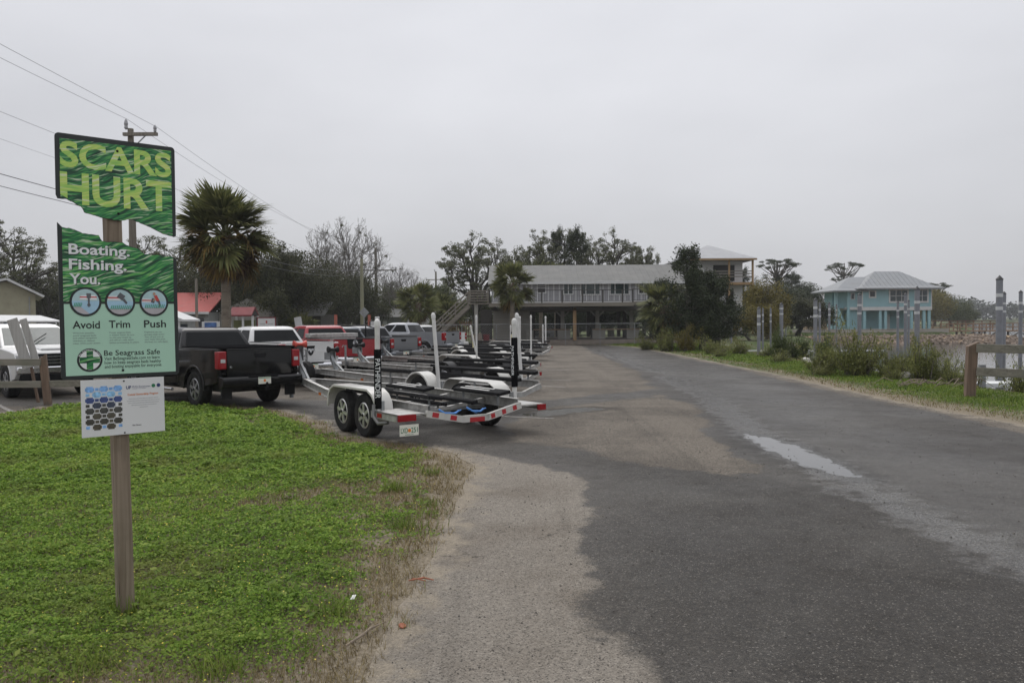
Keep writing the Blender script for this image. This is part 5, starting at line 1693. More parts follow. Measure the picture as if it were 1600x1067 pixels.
def make_tree(kind, H, Wd, seed):
    rng = random.Random(seed)
    if kind == 'open_oak':
        segs, tips = dome_tree(rng, H, Wd, 0.36, 95, 9, 0.24, 0.64, 0.34, 3)
        q = crown_quads(tips, 24000, 0.33, 0.11, 0.6, 0.35, 0.6, seed)
        bark, leaf = 'bark_dark', 'l_oak'
    elif kind == 'dense_oak':
        segs, tips = grow(rng, H, 0.42, 0.7, 4, 0.10, 0.22, (3, 4), 0.80, 0.15, 0.2)
        segs, tips = fit(segs, tips, H, Wd)
        q = crown_quads(tips, 42000, 0.85, 0.135, 0.65, 0.35, 0.7, seed, core=(0.45, Wd * 0.46, H * 0.60, H * 0.37))
        bark, leaf = 'bark_dark', 'l_oakdark'
    elif kind == 'green_tree':
        segs, tips = grow(rng, H, 0.25, 0.6, 4, 0.15, 0.25, (3, 4), 0.76, 0.12, 0.2)
        segs, tips = fit(segs, tips, H, Wd)
        q = crown_quads(tips, 26000, 0.7, 0.14, 0.7, 0.35, 0.7, seed, core=(0.4, Wd * 0.46, H * 0.52, H * 0.44))
        bark, leaf = 'bark', 'l_green'
    elif kind == 'cedar':
        segs, tips = [], []
        segs.append(([Vector((0, 0, -0.1)), Vector((0.1, 0, H * 0.5)), Vector((0, 0.1, H))], [0.2, 0.13, 0.03]))
        for k in range(60):
            f = rng.uniform(0.10, 1.0)
            z = H * f
            a = rng.uniform(0, 2 * pi)
            L = Wd / 2 * (1.05 - f) ** 0.75 * rng.uniform(0.55, 1.15) + 0.25
            e = Vector((cos(a) * L, sin(a) * L, z + L * rng.uniform(0.15, 0.6)))
            m_ = Vector((cos(a) * L * .5, sin(a) * L * .5, z + L * 0.12))
            segs.append(([Vector((0, 0, z)), m_, e], [0.05, 0.03, 0.012]))
            tips += [e, e.lerp(m_, 0.35), m_, e]
        q = crown_quads(tips, 17000, 0.40, 0.115, 1.15, 0.1, 0.5, seed)
        bark, leaf = 'bark', 'l_cedar'
    elif kind == 'flat_pine':
        segs, tips = [], []
        segs.append(([Vector((0, 0, -0.1)), Vector((0.25, 0, H * 0.45)), Vector((-0.1, 0.1, H * 0.75)), Vector((0.1, 0, H * 0.97))], [0.22, 0.18, 0.13, 0.05]))
        for k in range(44):
            hi = k > 9
            a = rng.uniform(0, 2 * pi)
            rr = rng.uniform(0.15, 1.0) ** 0.6 * (1.0 if hi else 0.75)
            L = Wd / 2 * rr
            ze = H * ((0.985 - 0.10 * rr * rr) if hi else rng.uniform(0.70, 0.78)) + rng.gauss(0, 0.10)
            z0 = H * (rng.uniform(0.62, 0.80) if hi else 0.60)
            e = Vector((cos(a) * L, sin(a) * L, ze))
            m_ = Vector((cos(a) * L * .6, sin(a) * L * .6, z0 + (ze - z0) * 0.55))
            segs.append(([Vector((0, 0, z0)), m_, e], [0.07, 0.045, 0.018]))
            tips += [e, e]
        q = crown_quads(tips, 12000, 0.42, 0.10, 0.42, 0.5, 0.5, seed)
        bark, leaf = 'bark', 'l_pine'
    elif kind == 'bare_tree':
        segs, tips = dome_tree(rng, H, Wd, 0.22, 150, 11, 0.30, 0.66, 0.34, 5, 0.20, 0.10)
        more = []
        for t_ in tips:
            for k in range(2):
                e = t_ + Vector((rng.gauss(0, .22), rng.gauss(0, .22), rng.uniform(0.1, 0.5)))
                more.append(([t_, t_.lerp(e, 0.5) + Vector((rng.gauss(0, .03), rng.gauss(0, .03), 0)), e], [0.009, 0.007, 0.005]))
        segs += more
        q = crown_quads(tips[::45], 900, 0.22, 0.12, 0.7, 0.2, 0.6, seed)
        bark, leaf = 'bark_pale', 'l_oak'
    elif kind == 'olive_tree':
        segs, tips = grow(rng, H, 0.18, 0.6, 4, 0.2, 0.2, (3, 4), 0.78, 0.12, 0.2, 3)
        segs, tips = fit(segs, tips, H, Wd)
        q = crown_quads(tips, 14000, 0.5, 0.13, 0.8, 0.3, 0.6, seed, core=(0.5, Wd * 0.46, H * 0.5, H * 0.46))
        bark, leaf = 'bark', 'l_olive'
    else:
        raise KeyError(kind)
    sk = skeleton(segs, 7, 0.011 if kind == 'bare_tree' else 0.014)
    me_t = bpy.data.meshes.new('trunk')
    me_t.from_pydata(sk.v, [], sk.f)
    me_t.materials.append(M[bark])
    me_t.shade_smooth()
    me_c = quads_mesh('crown', M[leaf], q)
    return me_t, me_c


def tree(name, key, kind, x, y, H, Wd, label, group=None, rz=0.0, cat='tree', leaf=None, seed=None):
    """plants a tree; trees with the same key share their meshes"""
    k = (key, leaf)
    if key not in PROTO:
        PROTO[key] = (make_tree(kind, H, Wd, seed if seed is not None else len(PROTO) * 7 + 3), H, Wd)
    (mt, mc), h0, w0 = PROTO[key]
    z = float(land_height(np.array([[x, y]]))[0])
    t = thing(name, label, cat, (x, y, max(z, -0.6)), rz, group)
    t.scale = (Wd / w0, Wd / w0, H / h0)
    a = bpy.data.objects.new('trunk', mt)
    c = bpy.data.objects.new('crown', mc)
    for o in (a, c):
        COL.objects.link(o)
        o.parent = t
    if leaf:
        c.material_slots[0].link = 'OBJECT'
        c.material_slots[0].material = M[leaf]
    return t


# ---- left background, from the picture's left edge towards the long house
T = tree
T('oak_tree', 'oakA', 'open_oak', -40.6, 66, 9.6, 8.5, 'open-crowned oak at the far left above the olive building', rz=0.4)
T('oak_tree', 'oakB', 'open_oak', -40.6, 72, 6.6, 6.5, 'lower open oak just right of the far left oak', rz=2.0, leaf='l_oakdark')
T('oak_tree', 'denseA', 'dense_oak', -46.5, 80, 6.6, 11, 'dark rounded oak behind the olive building', rz=1.0)
T('oak_tree', 'denseA', 'dense_oak', -45.0, 88, 6.2, 10, 'dark rounded oak behind the porch shed', rz=2.4)
T('oak_tree', 'oakA', 'open_oak', -29.0, 68, 8.8, 8.0, 'grey-green oak seen through the tear of the sign', rz=2.6)
T('oak_tree', 'denseB', 'dense_oak', -24.8, 64.5, 7.0, 8.5, 'dark oak with leaning trunk over the red roof', rz=0.2)
T('oak_tree', 'denseA', 'dense_oak', -20.0, 62, 8.1, 9.0, 'broad dark oak whose forked trunk stands right of the palm', rz=3.4)
T('oak_tree', 'denseB', 'dense_oak', -16.6, 65, 7.6, 8.0, 'broad dark oak above the tan board fence', rz=1.8)
T('oak_tree', 'denseA', 'dense_oak', -15.0, 76, 6.6, 8.0, 'dark oak between the bare tree and the fence', rz=5.0)
T('oak_tree', 'denseB', 'dense_oak', -18.5, 84, 6.9, 9.5, 'dark oak behind the bare tree trunk', rz=4.0)
T('bare_tree', 'bareA', 'bare_tree', -16.3, 82, 11.2, 7.6, 'tall leafless pale tree with nests in its branches', rz=0.6)
T('bare_tree', 'bareB', 'bare_tree', -19.3, 88, 9.2, 5.5, 'smaller leafless tree left of the tall one', rz=2.2)
T('bare_tree', 'bareA', 'bare_tree', -11.9, 88, 7.4, 4.5, 'leafless tree leaning right behind the crossarm pole', rz=3.9)
T('leafy_tree', 'greenA', 'green_tree', -13.0, 92, 6.0, 7.0, 'mid green tree at the right foot of the bare trees', rz=0.4)
T('leafy_tree', 'greenB', 'green_tree', -10.2, 94, 5.6, 6.5, 'mid green tree behind the medium palm', rz=1.7)
T('leafy_tree', 'greenA', 'green_tree', -6.6, 90, 5.6, 6.0, 'mid green tree behind the stair', rz=2.9)
T('leafy_tree', 'greenB', 'green_tree', -3.2, 92, 4.8, 5.5, 'low green tree left of the long house gable', rz=4.4)
T('oak_tree', 'oakBig', 'open_oak', -3.2, 72, 9.1, 6.6, 'large spreading oak with visible limbs left of the long house', rz=5.4, seed=31)
T('oak_tree', 'oakB', 'open_oak', 1.8, 80, 8.9, 6.0, 'small open oak over the left end of the long roof', rz=0.9)
T('oak_tree', 'denseA', 'dense_oak', 5.0, 78, 3.6, 7.0, 'low dark-leaved oak added to darken the view behind the open storey', rz=4.6, leaf='l_cedar')  # this oak and the next are added, darkest leaves, to darken beneath the house
T('oak_tree', 'denseB', 'dense_oak', 11.5, 78, 3.4, 8.0, 'second low dark-leaved oak added to darken the right half of the open storey', rz=2.6, leaf='l_cedar')
T('oak_tree', 'oakA', 'open_oak', 4.6, 82, 10.8, 8.0, 'pale open oak mixed with the cedar above the long roof', rz=4.1)
T('cedar_tree', 'cedarA', 'cedar', 6.2, 79, 10.1, 5.4, 'dark pointed cedar above the middle of the long roof', rz=0.3)
T('cedar_tree', 'cedarA', 'cedar', 4.4, 81, 10.4, 3.6, 'thin dark cedar spire left of the pointed cedar', rz=2.0)
T('oak_tree', 'oakBig', 'open_oak', 10.2, 85, 10.6, 6.8, 'open airy oak above the right half of the long roof', rz=2.2)
T('oak_tree', 'oakB', 'open_oak', 14.0, 88, 9.5, 4.4, 'small open oak standing alone above the right end of the long roof', rz=3.3)
T('leafy_tree', 'greenA', 'green_tree', 1.0, 96, 5.0, 8, 'low tree behind the open storey of the long house', rz=5.5)
T('leafy_tree', 'greenB', 'green_tree', 9.0, 96, 4.6, 9, 'low tree seen under the right part of the long house', rz=0.1)
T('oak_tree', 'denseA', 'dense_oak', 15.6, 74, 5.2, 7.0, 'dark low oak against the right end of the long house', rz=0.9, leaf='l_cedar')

# ---- the dark cedar and oak clump before the unfinished house
T('cedar_tree', 'clumpA', 'cedar', 9.95, 47.0, 5.5, 3.0, 'very dark ragged cedar in front of the unfinished house', rz=0.2, seed=5)
T('cedar_tree', 'clumpB', 'cedar', 12.2, 49.0, 3.9, 3.4, 'broad very dark cedar at the right of the ragged one', rz=1.2, seed=77)
T('cedar_tree', 'clumpA', 'cedar', 11.0, 47.6, 4.3, 3.4, 'low dark cedar filling the gap between the two tall cedars', rz=2.8)
T('cedar_tree', 'clumpB', 'cedar', 9.3, 51.5, 3.9, 2.2, 'slim dark cedar behind the trunk of the near palm', rz=2.1)
T('olive_tree', 'oliveA', 'olive_tree', 21.6, 71, 5.4, 5.0, 'rounded yellow-olive tree by the left group of piles', rz=0.3)
T('olive_tree', 'oliveA', 'olive_tree', 19.9, 66, 3.2, 4.2, 'low yellow-olive bush at the foot of the rounded olive tree', rz=2.2)
for (x, y, H, W_, lb, rz) in ((25.5, 92, 6.2, 7.0, 'dark oak right of the olive tree', 0.3), (31.0, 95, 6.0, 8.0, 'dark oak under the flat-topped pine', 1.9), (42.0, 121, 7.2, 9.0, 'dark oak nearest the left side of the teal house', 3.1), (29.0, 84, 4.0, 6.5, 'low dark oak by the end of the seawall', 4.0)):
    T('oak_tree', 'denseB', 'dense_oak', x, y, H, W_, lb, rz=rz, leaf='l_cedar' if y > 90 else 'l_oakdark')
T('cedar_tree', 'cedarA', 'cedar', 26.3, 94, 7.3, 3.6, 'dark cedar left of the flat-topped pine', rz=1.0)
T('cedar_tree', 'cedarA', 'cedar', 40.0, 118, 7.8, 6.0, 'dark cedar behind the teal house wing', rz=2.7)
T('pine_tree', 'pineA', 'flat_pine', 32.4, 101, 9.1, 5.0, 'flat-topped pine left of the teal house', rz=0.4)
T('pine_tree', 'pineB', 'flat_pine', 51.5, 128, 10.3, 6.0, 'flat-topped pine behind the teal house roof', rz=1.4)
# right of the teal house
for (x, y, H, W_, lb, rz, kd, nm, lf) in ((83.5, 165, 8.0, 11, 'olive green tree right of the teal house', 0.4, 'green_tree', 'leafy_tree', 'l_olive'), (90.5, 170, 6.8, 9, 'dark green tree right of the olive one beyond the dock', 1.9, 'green_tree', 'leafy_tree', None),
                                          (97.0, 178, 5.2, 8, 'low dark tree at the tip of the far point', 3.0, 'green_tree', 'leafy_tree', None), (88.0, 172, 9.0, 6, 'far umbrella pine right of the teal house', 0.2, 'flat_pine', 'pine_tree', None)):
    T(nm, 'greenA' if kd == 'green_tree' else 'pineA', kd, x, y, H, W_, lb, rz=rz, leaf=lf)

# far woods that read as one mass: across the water, and closing the land behind the lot
rg = np.random.default_rng(3)


def woods(name, label, path, depth, H, n, size, m, seed):
    rg = np.random.default_rng(seed)
    out = []
    for i in range(len(path) - 1):
        a, c = np.array(path[i], float), np.array(path[i + 1], float)
        k = int(n * np.hypot(*(c - a)))
        f = rg.uniform(size=k)
        B = a + (c - a) * f[:, None]
        d = (c - a) / np.hypot(*(c - a))
        B = B + np.array([-d[1], d[0]]) * (rg.uniform(0, depth, k))[:, None]
        hh = H * (0.62 + 0.38 * vnoise(B, 0.075, seed) + 0.28 * vnoise(B, 0.25, seed + 4))
        z = hh * rg.uniform(0, 1, k) ** 0.55
        out.append(leaf_quads(np.column_stack([B, z]), size * rg.uniform(0.6, 1.4, k), 0.4, 0.75, rg))
    me_ = quads_mesh(name, m, np.concatenate(out))
    tag(link(name, me_, None), label, 'woods', kind='stuff')


woods('far_woods', 'hazy grey-green woods on the far shore across the water', [(176, 335), (242, 428), (420, 436)], 26, 13.0, 75, 1.5, M['l_far_hazed'], 4)
woods('rear_woods', 'dark woods closing the view behind the parking lot', [(-130, 120), (-60, 118), (-8, 128), (22, 122), (32, 118)], 14, 6.4, 130, 0.55, M['l_oakdark'], 9)

# ------------------------------------------------------------------ palms
def frond_mesh(nm, m, L=1.0, blades=26, span=2.5, droop=0.35, seed=1, fold=0.25):
    """costapalmate fan: petiole along +x, then narrow blades fanned out and drooping at their tips"""
    rg = random.Random(seed)
    mb = MB()
    mb.tube([(0, 0, 0), (L * 0.28, 0, L * 0.03), (L * 0.46, 0, 0)], [0.018, 0.014, 0.010], 4)
    base = Vector((L * 0.44, 0, 0))
    for k in range(blades):
        a = (k / (blades - 1) - 0.5) * span + rg.gauss(0, 0.03)
        bl_ = L * (0.62 - 0.16 * abs(a) / (span / 2)) * rg.uniform(0.88, 1.1)
        d = Vector((cos(a), sin(a), fold * abs(sin(a)) + rg.gauss(0, 0.04)))
        s = Vector((-sin(a), cos(a), 0))
        w = 0.026 * (L ** 0.5)
        p1 = base + d * bl_ * 0.15 + Vector((0, 0, 0.02))
        p2 = base + d * bl_ * 0.62 - Vector((0, 0, droop * bl_ * 0.12))
        p3 = base + d * bl_ - Vector((0, 0, droop * bl_ * rg.uniform(0.3, 0.75)))
        n_ = len(mb.v)
        mb.v += [tuple(p) for p in (base - s * w * 0.4, base + s * w * 0.4, p1 + s * w, p1 - s * w, p2 + s * w * 0.9, p2 - s * w * 0.9, p3)]
        mb.f += [(n_, n_ + 1, n_ + 2, n_ + 3), (n_ + 3, n_ + 2, n_ + 4, n_ + 5), (n_ + 5, n_ + 4, n_ + 6)]
    me_ = bpy.data.meshes.new(nm)
    me_.from_pydata(mb.v, [], mb.f)
    me_.materials.append(m)
    return me_


FR = {k: [frond_mesh('frond', M[k], 1.0, 34 + 4 * i, 2.6 + 0.3 * i, dr + 0.12 * i, 5 * i + len(k), 0.50) for i in range(3)] for k, dr in (('p_green', 0.30), ('p_tan', 0.55), ('p_dead', 0.85))}


def palm(label, x, y, trunk_h, trunk_r, Lf, n, seed, boots=False, dead=0.25, tan=0.15, low=-1.25, lean=(0, 0)):
    rg = random.Random(seed)
    z = float(land_height(np.array([[x, y]]))[0])
    t = thing('cabbage_palm', label, 'palm tree', (x, y, z))
    nz = 18
    pts_, rs = [], []
    for k in range(nz + 1):
        f = k / nz
        pts_.append((lean[0] * f * f, lean[1] * f * f, -0.1 + (trunk_h + 0.1) * f))
        rs.append(trunk_r * (1.10 - 0.18 * f + 0.10 * (f > 0.9)) * (1 + (0.05 if k % 2 else -0.02)))
    MB().tube(pts_, rs, 14).build('trunk', M['palm_boot' if boots else 'palm_bark'], t, smooth=True)
    top = Vector((lean[0], lean[1], trunk_h))
    if boots:
        for k in range(46):
            f = rg.uniform(0.25, 1.0)
            a = k * 2.4
            p = Vector((lean[0] * f * f, lean[1] * f * f, trunk_h * f)) + Vector((cos(a), sin(a), 0)) * trunk_r * 0.9
            MB().beam(p, p + Vector((cos(a) * 0.16, sin(a) * 0.16, 0.24)), 0.10, 0.035).build('boot', M['palm_boot'], t)
    else:
        for k in range(14):
            a = k * 2.4
            p = top + Vector((cos(a) * trunk_r * 0.8, sin(a) * trunk_r * 0.8, -0.10 - 0.04 * k))
            MB().beam(p, p + Vector((cos(a) * 0.12, sin(a) * 0.12, 0.22)), 0.08, 0.03).build('boot', M['palm_boot'], t)
    for i in range(n):
        f = (i + 0.5) / n
        el = 1.30 + (low - 1.30) * f ** 0.75 + rg.gauss(0, 0.16)
        az = i * 2.399963 + rg.gauss(0, 0.15)
        if f > 1 - dead:
            k = 'p_dead' if rg.random() < 0.75 else 'p_tan'
        elif f > 1 - dead - tan:
            k = rg.choice(('p_tan', 'p_green', 'p_green'))
        else:
            k = 'p_green'
        o = bpy.data.objects.new('frond', rg.choice(FR[k]))
        COL.objects.link(o)
        o.parent = t
        o.location = top + Vector((cos(az) * trunk_r * 0.6, sin(az) * trunk_r * 0.6, 0.12 - 0.55 * f))
        L = Lf * rg.uniform(0.82, 1.08) * (0.78 if k == 'p_dead' else 1.0)
        o.scale = (L, L, L)
        o.rotation_euler = (Matrix.Rotation(az, 3, 'Z') @ Matrix.Rotation(-el, 3, 'Y') @ Matrix.Rotation(rg.gauss(0, 0.5), 3, 'X')).to_euler()
    return t


palm('large cabbage palm with a skirt of dead brown fronds behind the black pickup', -11.05, 32, 5.2, 0.175, 1.95, 84, 2, dead=0.34, tan=0.34, low=-1.2)
palm('medium cabbage palm with reddish trunk behind the silver pickup', -7.0, 62, 3.1, 0.17, 1.75, 34, 3, boots=False, dead=0.1, low=-1.0)
palm('cabbage palm with slim trunk standing before the left end of the long house', 0.02, 56, 4.25, 0.15, 1.6, 36, 4, dead=0.06, tan=0.05, low=-0.95, lean=(0.05, 0))
palm('low bushy palm right of the medium palm', -4.9, 63.5, 1.7, 0.2, 1.8, 30, 5, dead=0.1, low=-0.7)
palm('low palm behind the medium palm, half hidden by the stair', -5.6, 67, 2.6, 0.2, 1.7, 28, 6, dead=0.1, low=-0.8)
palm('squat cabbage palm with booted trunk before the dark cedars', 9.25, 49.5, 2.6, 0.27, 1.75, 38, 7, boots=True, dead=0.05, low=-0.8, lean=(-0.1, 0))
palm('second palm with booted trunk right of the squat one', 10.25, 49.0, 1.9, 0.2, 1.5, 26, 8, boots=True, dead=0.05, low=-0.6)
palm('low dark palm under the oaks left of the fence', -15.9, 61, 1.2, 0.2, 1.7, 26, 9, dead=0.08, low=-0.6)
palm('palm crown showing over the left half of the long roof', 2.6, 74, 5.9, 0.16, 1.4, 24, 10, dead=0.05, low=-0.8)
palm('palm crown showing over the roof right of the first roof palm', 4.0, 74.5, 5.7, 0.16, 1.3, 24, 12, dead=0.05, low=-0.8)

# ------------------------------------------------------------------ shrubs on the canal bank
def shrub_meshes(seed, n, leaf, spiky=0.4, size=0.05, thin=False):
    rng = random.Random(seed)
    rg = np.random.default_rng(seed)
    mb = MB()
    tips = []
    for k in range(52):
        a, s = rng.uniform(0, 2 * pi), rng.uniform(0.05, 0.95) ** 1.2
        L = rng.choice((rng.uniform(0.35, 0.75), rng.uniform(0.6, 1.12))) * (1.0 - 0.15 * s) * (0.80 + 0.3 * sin(a * 2 + seed))
        p = Vector((rng.gauss(0, 0.10), rng.gauss(0, 0.10), 0))
        d = Vector((cos(a) * s, sin(a) * s, 1)).normalized()
        m1 = p + d * L * 0.5
        e = p + d * L + Vector((cos(a) * 0.06, sin(a) * 0.06, 0.02))
        mb.tube([p, m1, e], [0.012, 0.008, 0.003], 4, cap=False)
        for f in (0.35, 0.5, 0.65, 0.8, 0.92, 1.0):
            tips.append(p.lerp(e, f))
    T_ = np.array([tuple(t) for t in tips])
    idx = rg.integers(0, len(T_), n)
    C = T_[idx] + rg.normal(size=(n, 3)) * np.array([0.052, 0.052, 0.05])
    C[:, 2] = np.maximum(C[:, 2], 0.01)
    q1 = leaf_quads(C[: int(n * 0.6)], size * rg.uniform(0.6, 1.4, int(n * 0.6)), 0.25, 0.5, rg)
    B = C[int(n * 0.6):]
    q2 = blade_quads(B, rg.uniform(0.05, 0.13, len(B)), np.full(len(B), 0.014), 0.7, rg)
    me_t = bpy.data.meshes.new('stems')
    me_t.from_pydata(mb.v, [], mb.f)
    me_t.materials.append(M['bark'])
    return me_t, quads_mesh('foliage', M[leaf], np.concatenate([q1, q2]))


SP = [shrub_meshes(41, 5200, 'l_shrub'), shrub_meshes(42, 5200, 'l_shrub'), shrub_meshes(43, 6500, 'l_shrubdark'), shrub_meshes(44, 2200, 'l_shrub')]


def shrub(label, x, y, H, Wd, k=0, rz=0.0, leaf=None, group=None):
    z = float(land_height(np.array([[x, y]]))[0])
    t = thing('shrub', label, 'shrub', (x, y, max(z, -0.9) - 0.02), rz, group)
    t.scale = (Wd / 1.25, Wd / 1.25, H)
    a = bpy.data.objects.new('stems', SP[k][0])
    c = bpy.data.objects.new('foliage', SP[k][1])
    for o in (a, c):
        COL.objects.link(o)
        o.parent = t
    if leaf:
        c.material_slots[0].link = 'OBJECT'
        c.material_slots[0].material = M[leaf]
    return t


shrub('tall feathery green shrub with pale top, biggest on the bank', 10.6, 25.3, 1.60, 1.9, 0, 0.2)
shrub('feathery green shrub spreading left of the biggest one', 10.0, 26.5, 0.95, 1.7, 1, 1.2)
shrub('shadowed middle shrub between the two feathery bank shrubs', 11.3, 24.6, 0.85, 1.4, 0, 0.5)
shrub('wide feathery shrub right of the dark middle one', 11.9, 23.9, 1.15, 1.6, 1, 2.4)
shrub('lower feathery shrub reaching right over the water', 12.6, 24.3, 0.95, 1.5, 0, 3.6)
shrub('small leafy shrub just left of the brown fence post', 11.9, 21.5, 0.8, 1.0, 3, 0.4)
shrub('thin leafy weeds behind the right fence rails', 12.4, 20.0, 1.15, 1.5, 3, 1.3)
shrub('thin leafy shrub at the right end of the right fence', 13.4, 21.0, 1.5, 1.7, 3, 2.9, 'l_shrub')
shrub('dark round bush at the left of the second gangway', 11.7, 36.3, 1.45, 1.4, 2, 0.1)
shrub('dark round bush leaning right of its twin', 12.8, 37.0, 1.35, 1.6, 2, 1.8)
shrub('small dark bush left of the big feathery shrub', 11.8, 31.0, 1.25, 1.3, 2, 2.9)
shrub('low dark clump before the white rubble', 11.2, 29.5, 0.6, 1.3, 2, 4.0)
shrub('yellow green shrub below the dark cedar', 10.3, 42.0, 0.85, 1.9, 0, 0.7)
shrub('second yellow green shrub right of the dark cedar foot', 11.3, 41.0, 0.75, 1.4, 1, 2.0)
shrub('pale green shrub below the squat palm', 8.6, 46.0, 1.15, 1.8, 1, 3.0)
shrub('pale green shrub left of the one below the squat palm', 7.9, 48.5, 0.85, 1.5, 0, 1.0)
shrub('dry olive shrub between the palm trunks', 9.6, 45.4, 1.3, 1.8, 1, 4.2, 'l_olive')
for (x_, y_, h_, w_, k_, r_, lb) in ((11.0, 26.6, 0.7, 1.2, 3, 0.3, 'thin green sprigs behind the tallest bank shrub'), (9.6, 25.6, 0.45, 1.1, 3, 1.1, 'low sprigs on the road side of the tallest bank shrub'),
                                     (11.9, 25.2, 0.95, 1.2, 3, 2.0, 'upright sprigs behind the shadowed middle shrub'), (12.3, 23.0, 0.7, 1.1, 3, 3.1, 'thin sprigs between the wide shrub and the fence'),
                                     (10.9, 23.6, 0.45, 1.0, 3, 4.4, 'low sprigs in front of the shadowed middle shrub'), (11.6, 30.2, 0.7, 1.3, 0, 5.0, 'small feathery shrub beside the low dark clump'),
                                     (10.9, 33.5, 0.55, 1.5, 3, 0.9, 'low sprigs in front of the dark round bushes'), (9.8, 38.8, 0.5, 1.4, 3, 2.2, 'low sprigs on the verge left of the slim pile')):
    shrub(lb, x_, y_, h_, w_, k_, r_)
shrub('low green weeds by the slim pile', 11.9, 38.5, 0.6, 1.6, 3, 0.6)
shrub('low green weeds along the near bank edge', 11.4, 27.8, 0.6, 1.8, 3, 2.6)
# ================================================================== the torn information sign
TH = radians(41.8)
SB = (-2.39, 5.11, 0.0)
M['post_wood'] = wood_mat('weathered square post', (0.115, 0.085, 0.058), (0.30, 0.245, 0.185), 2, scale=0.9, extra=(0.105, 0.082, 0.052))
M['fence_grey'] = wood_mat('grey weathered rail', (0.13, 0.12, 0.095), (0.27, 0.25, 0.205), 0, scale=0.8, extra=(0.13, 0.135, 0.095))
M['fence_post'] = wood_mat('brown fence post', (0.10, 0.066, 0.046), (0.22, 0.15, 0.105), 2, scale=0.8, extra=(0.085, 0.075, 0.055))
M['board_black'] = mat('black sign border', (0.017, 0.022, 0.021), 0.45, 0, 0.1, 8)
M['mint'] = mat('mint sign panel', (0.40, 0.63, 0.49), 0.5, 0, 0.03, 4)
M['sign_white'] = mat('white sign panel', (0.66, 0.67, 0.67), 0.45, 0, 0.03, 3)
M['orange_ink'] = mat('orange print', (0.62, 0.17, 0.03), 0.5)
M['blue_ink'] = mat('navy blue print', (0.02, 0.035, 0.13), 0.5)
M['faint_ink'] = mat('faint grey small print', (0.42, 0.43, 0.44), 0.5, 0, 0.25, 90)
M['grey_ink'] = mat('grey print', (0.20, 0.21, 0.23), 0.5)


def seagrass_print(name, stops, scale=1.0):
    """printed seagrass blades: long slanting streaks in greens"""
    m, nt, b, nd, lk = new_mat(name)
    tc = nd.new('ShaderNodeTexCoord')
    warp = tex(nt, 2.2, 2, 0.5)
    add = nd.new('ShaderNodeVectorMath')
    add.operation = 'ADD'
    comb = nd.new('ShaderNodeCombineXYZ')
    lk.new(mth(nt, 'MULTIPLY_ADD', warp, 0.24, -0.12), comb.inputs[2])
    lk.new(tc.outputs['Object'], add.inputs[0])
    lk.new(comb.outputs[0], add.inputs[1])
    cols = []
    for ang, sc, off in ((0.40, 1.0, 0.0), (0.16, 1.35, 3.7)):
        rot = nd.new('ShaderNodeMapping')
        rot.inputs['Rotation'].default_value = (0, ang, 0)
        rot.inputs['Location'].default_value = (off, 0, off)
        lk.new(add.outputs[0], rot.inputs['Vector'])
        cols.append(tex(nt, 1.0, 3, 0.6, vec=rot.outputs['Vector'], stretch=(4.5 * scale * sc, 1, 62 * scale * sc)))
    v = mth(nt, 'ADD', mth(nt, 'MULTIPLY', cols[0], 0.6), mth(nt, 'MULTIPLY', cols[1], 0.4))
    c = ramp(nt, stops, v).outputs['Color']
    c = mixc(nt, sstep(nt, cols[1], 0.57, 0.63), c, stops[-1][1])
    lk.new(c, b.inputs['Base Color'])
    b.inputs['Roughness'].default_value = 0.42
    return m


M['seagrass'] = seagrass_print('printed seagrass', [(0.34, (0.005, 0.022, 0.016)), (0.44, (0.010, 0.070, 0.030)), (0.50, (0.022, 0.19, 0.06)), (0.56, (0.085, 0.36, 0.085)), (0.61, (0.22, 0.46, 0.10)), (0.68, (0.50, 0.60, 0.42))])
M['lime'] = seagrass_print('lime lettering with pale streaks', [(0.36, (0.24, 0.52, 0.12)), (0.48, (0.40, 0.64, 0.13)), (0.56, (0.58, 0.69, 0.17)), (0.64, (0.64, 0.72, 0.48))], 0.8)

post = thing('sign_post', 'weathered square wooden post in the lawn carrying the torn green sign', 'post', SB, TH)
pm = MB()
# the post leans a trifle to the left; slightly chamfered 4x4 with a long drying split
lean = lambda z: -0.030 - 0.0145 * z
for z0, z1 in ((-0.15, 2.60),):
    a = 0.0445
    ch = 0.006
    ring = [(-a + ch, -a), (a - ch, -a), (a, -a + ch), (a, a - ch), (a - ch, a), (-a + ch, a), (-a, a - ch), (-a, -a + ch)]
    nz = 14
    vs_ = []
    for k in range(nz + 1):
        z = z0 + (z1 - z0) * k / nz
        for (x, y) in ring:
            vs_.append((x + lean(z) + 0.0015 * mnoise.noise((x * 20, z * 3, 1)), y + 0.0015 * mnoise.noise((y * 20, z * 3, 7)), z))
    fs = [(k * 8 + i, k * 8 + (i + 1) % 8, (k + 1) * 8 + (i + 1) % 8, (k + 1) * 8 + i) for k in range(nz) for i in range(8)]
    fs += [tuple(range(7, -1, -1)), tuple(nz * 8 + i for i in range(8))]
    pm.add(vs_, fs)
pm.build('timber', M['post_wood'], post)

FY = -0.056        # front plane of the sign boards in the post's frame (y points away from the viewer)
sg = thing('seagrass_sign', 'tall green and black sign torn across its middle reading SCARS HURT', 'sign', SB, TH)


def board(name, poly, y0, y1, m, parent, bevel=0.0, label=None):
    o = MB().prism(poly, lambda x, z: (x, y0, z), lambda x, z: (x, y1, z)).build(name, m, parent, bevel=bevel, seg=1)
    if label:
        o['label'] = label
    return o


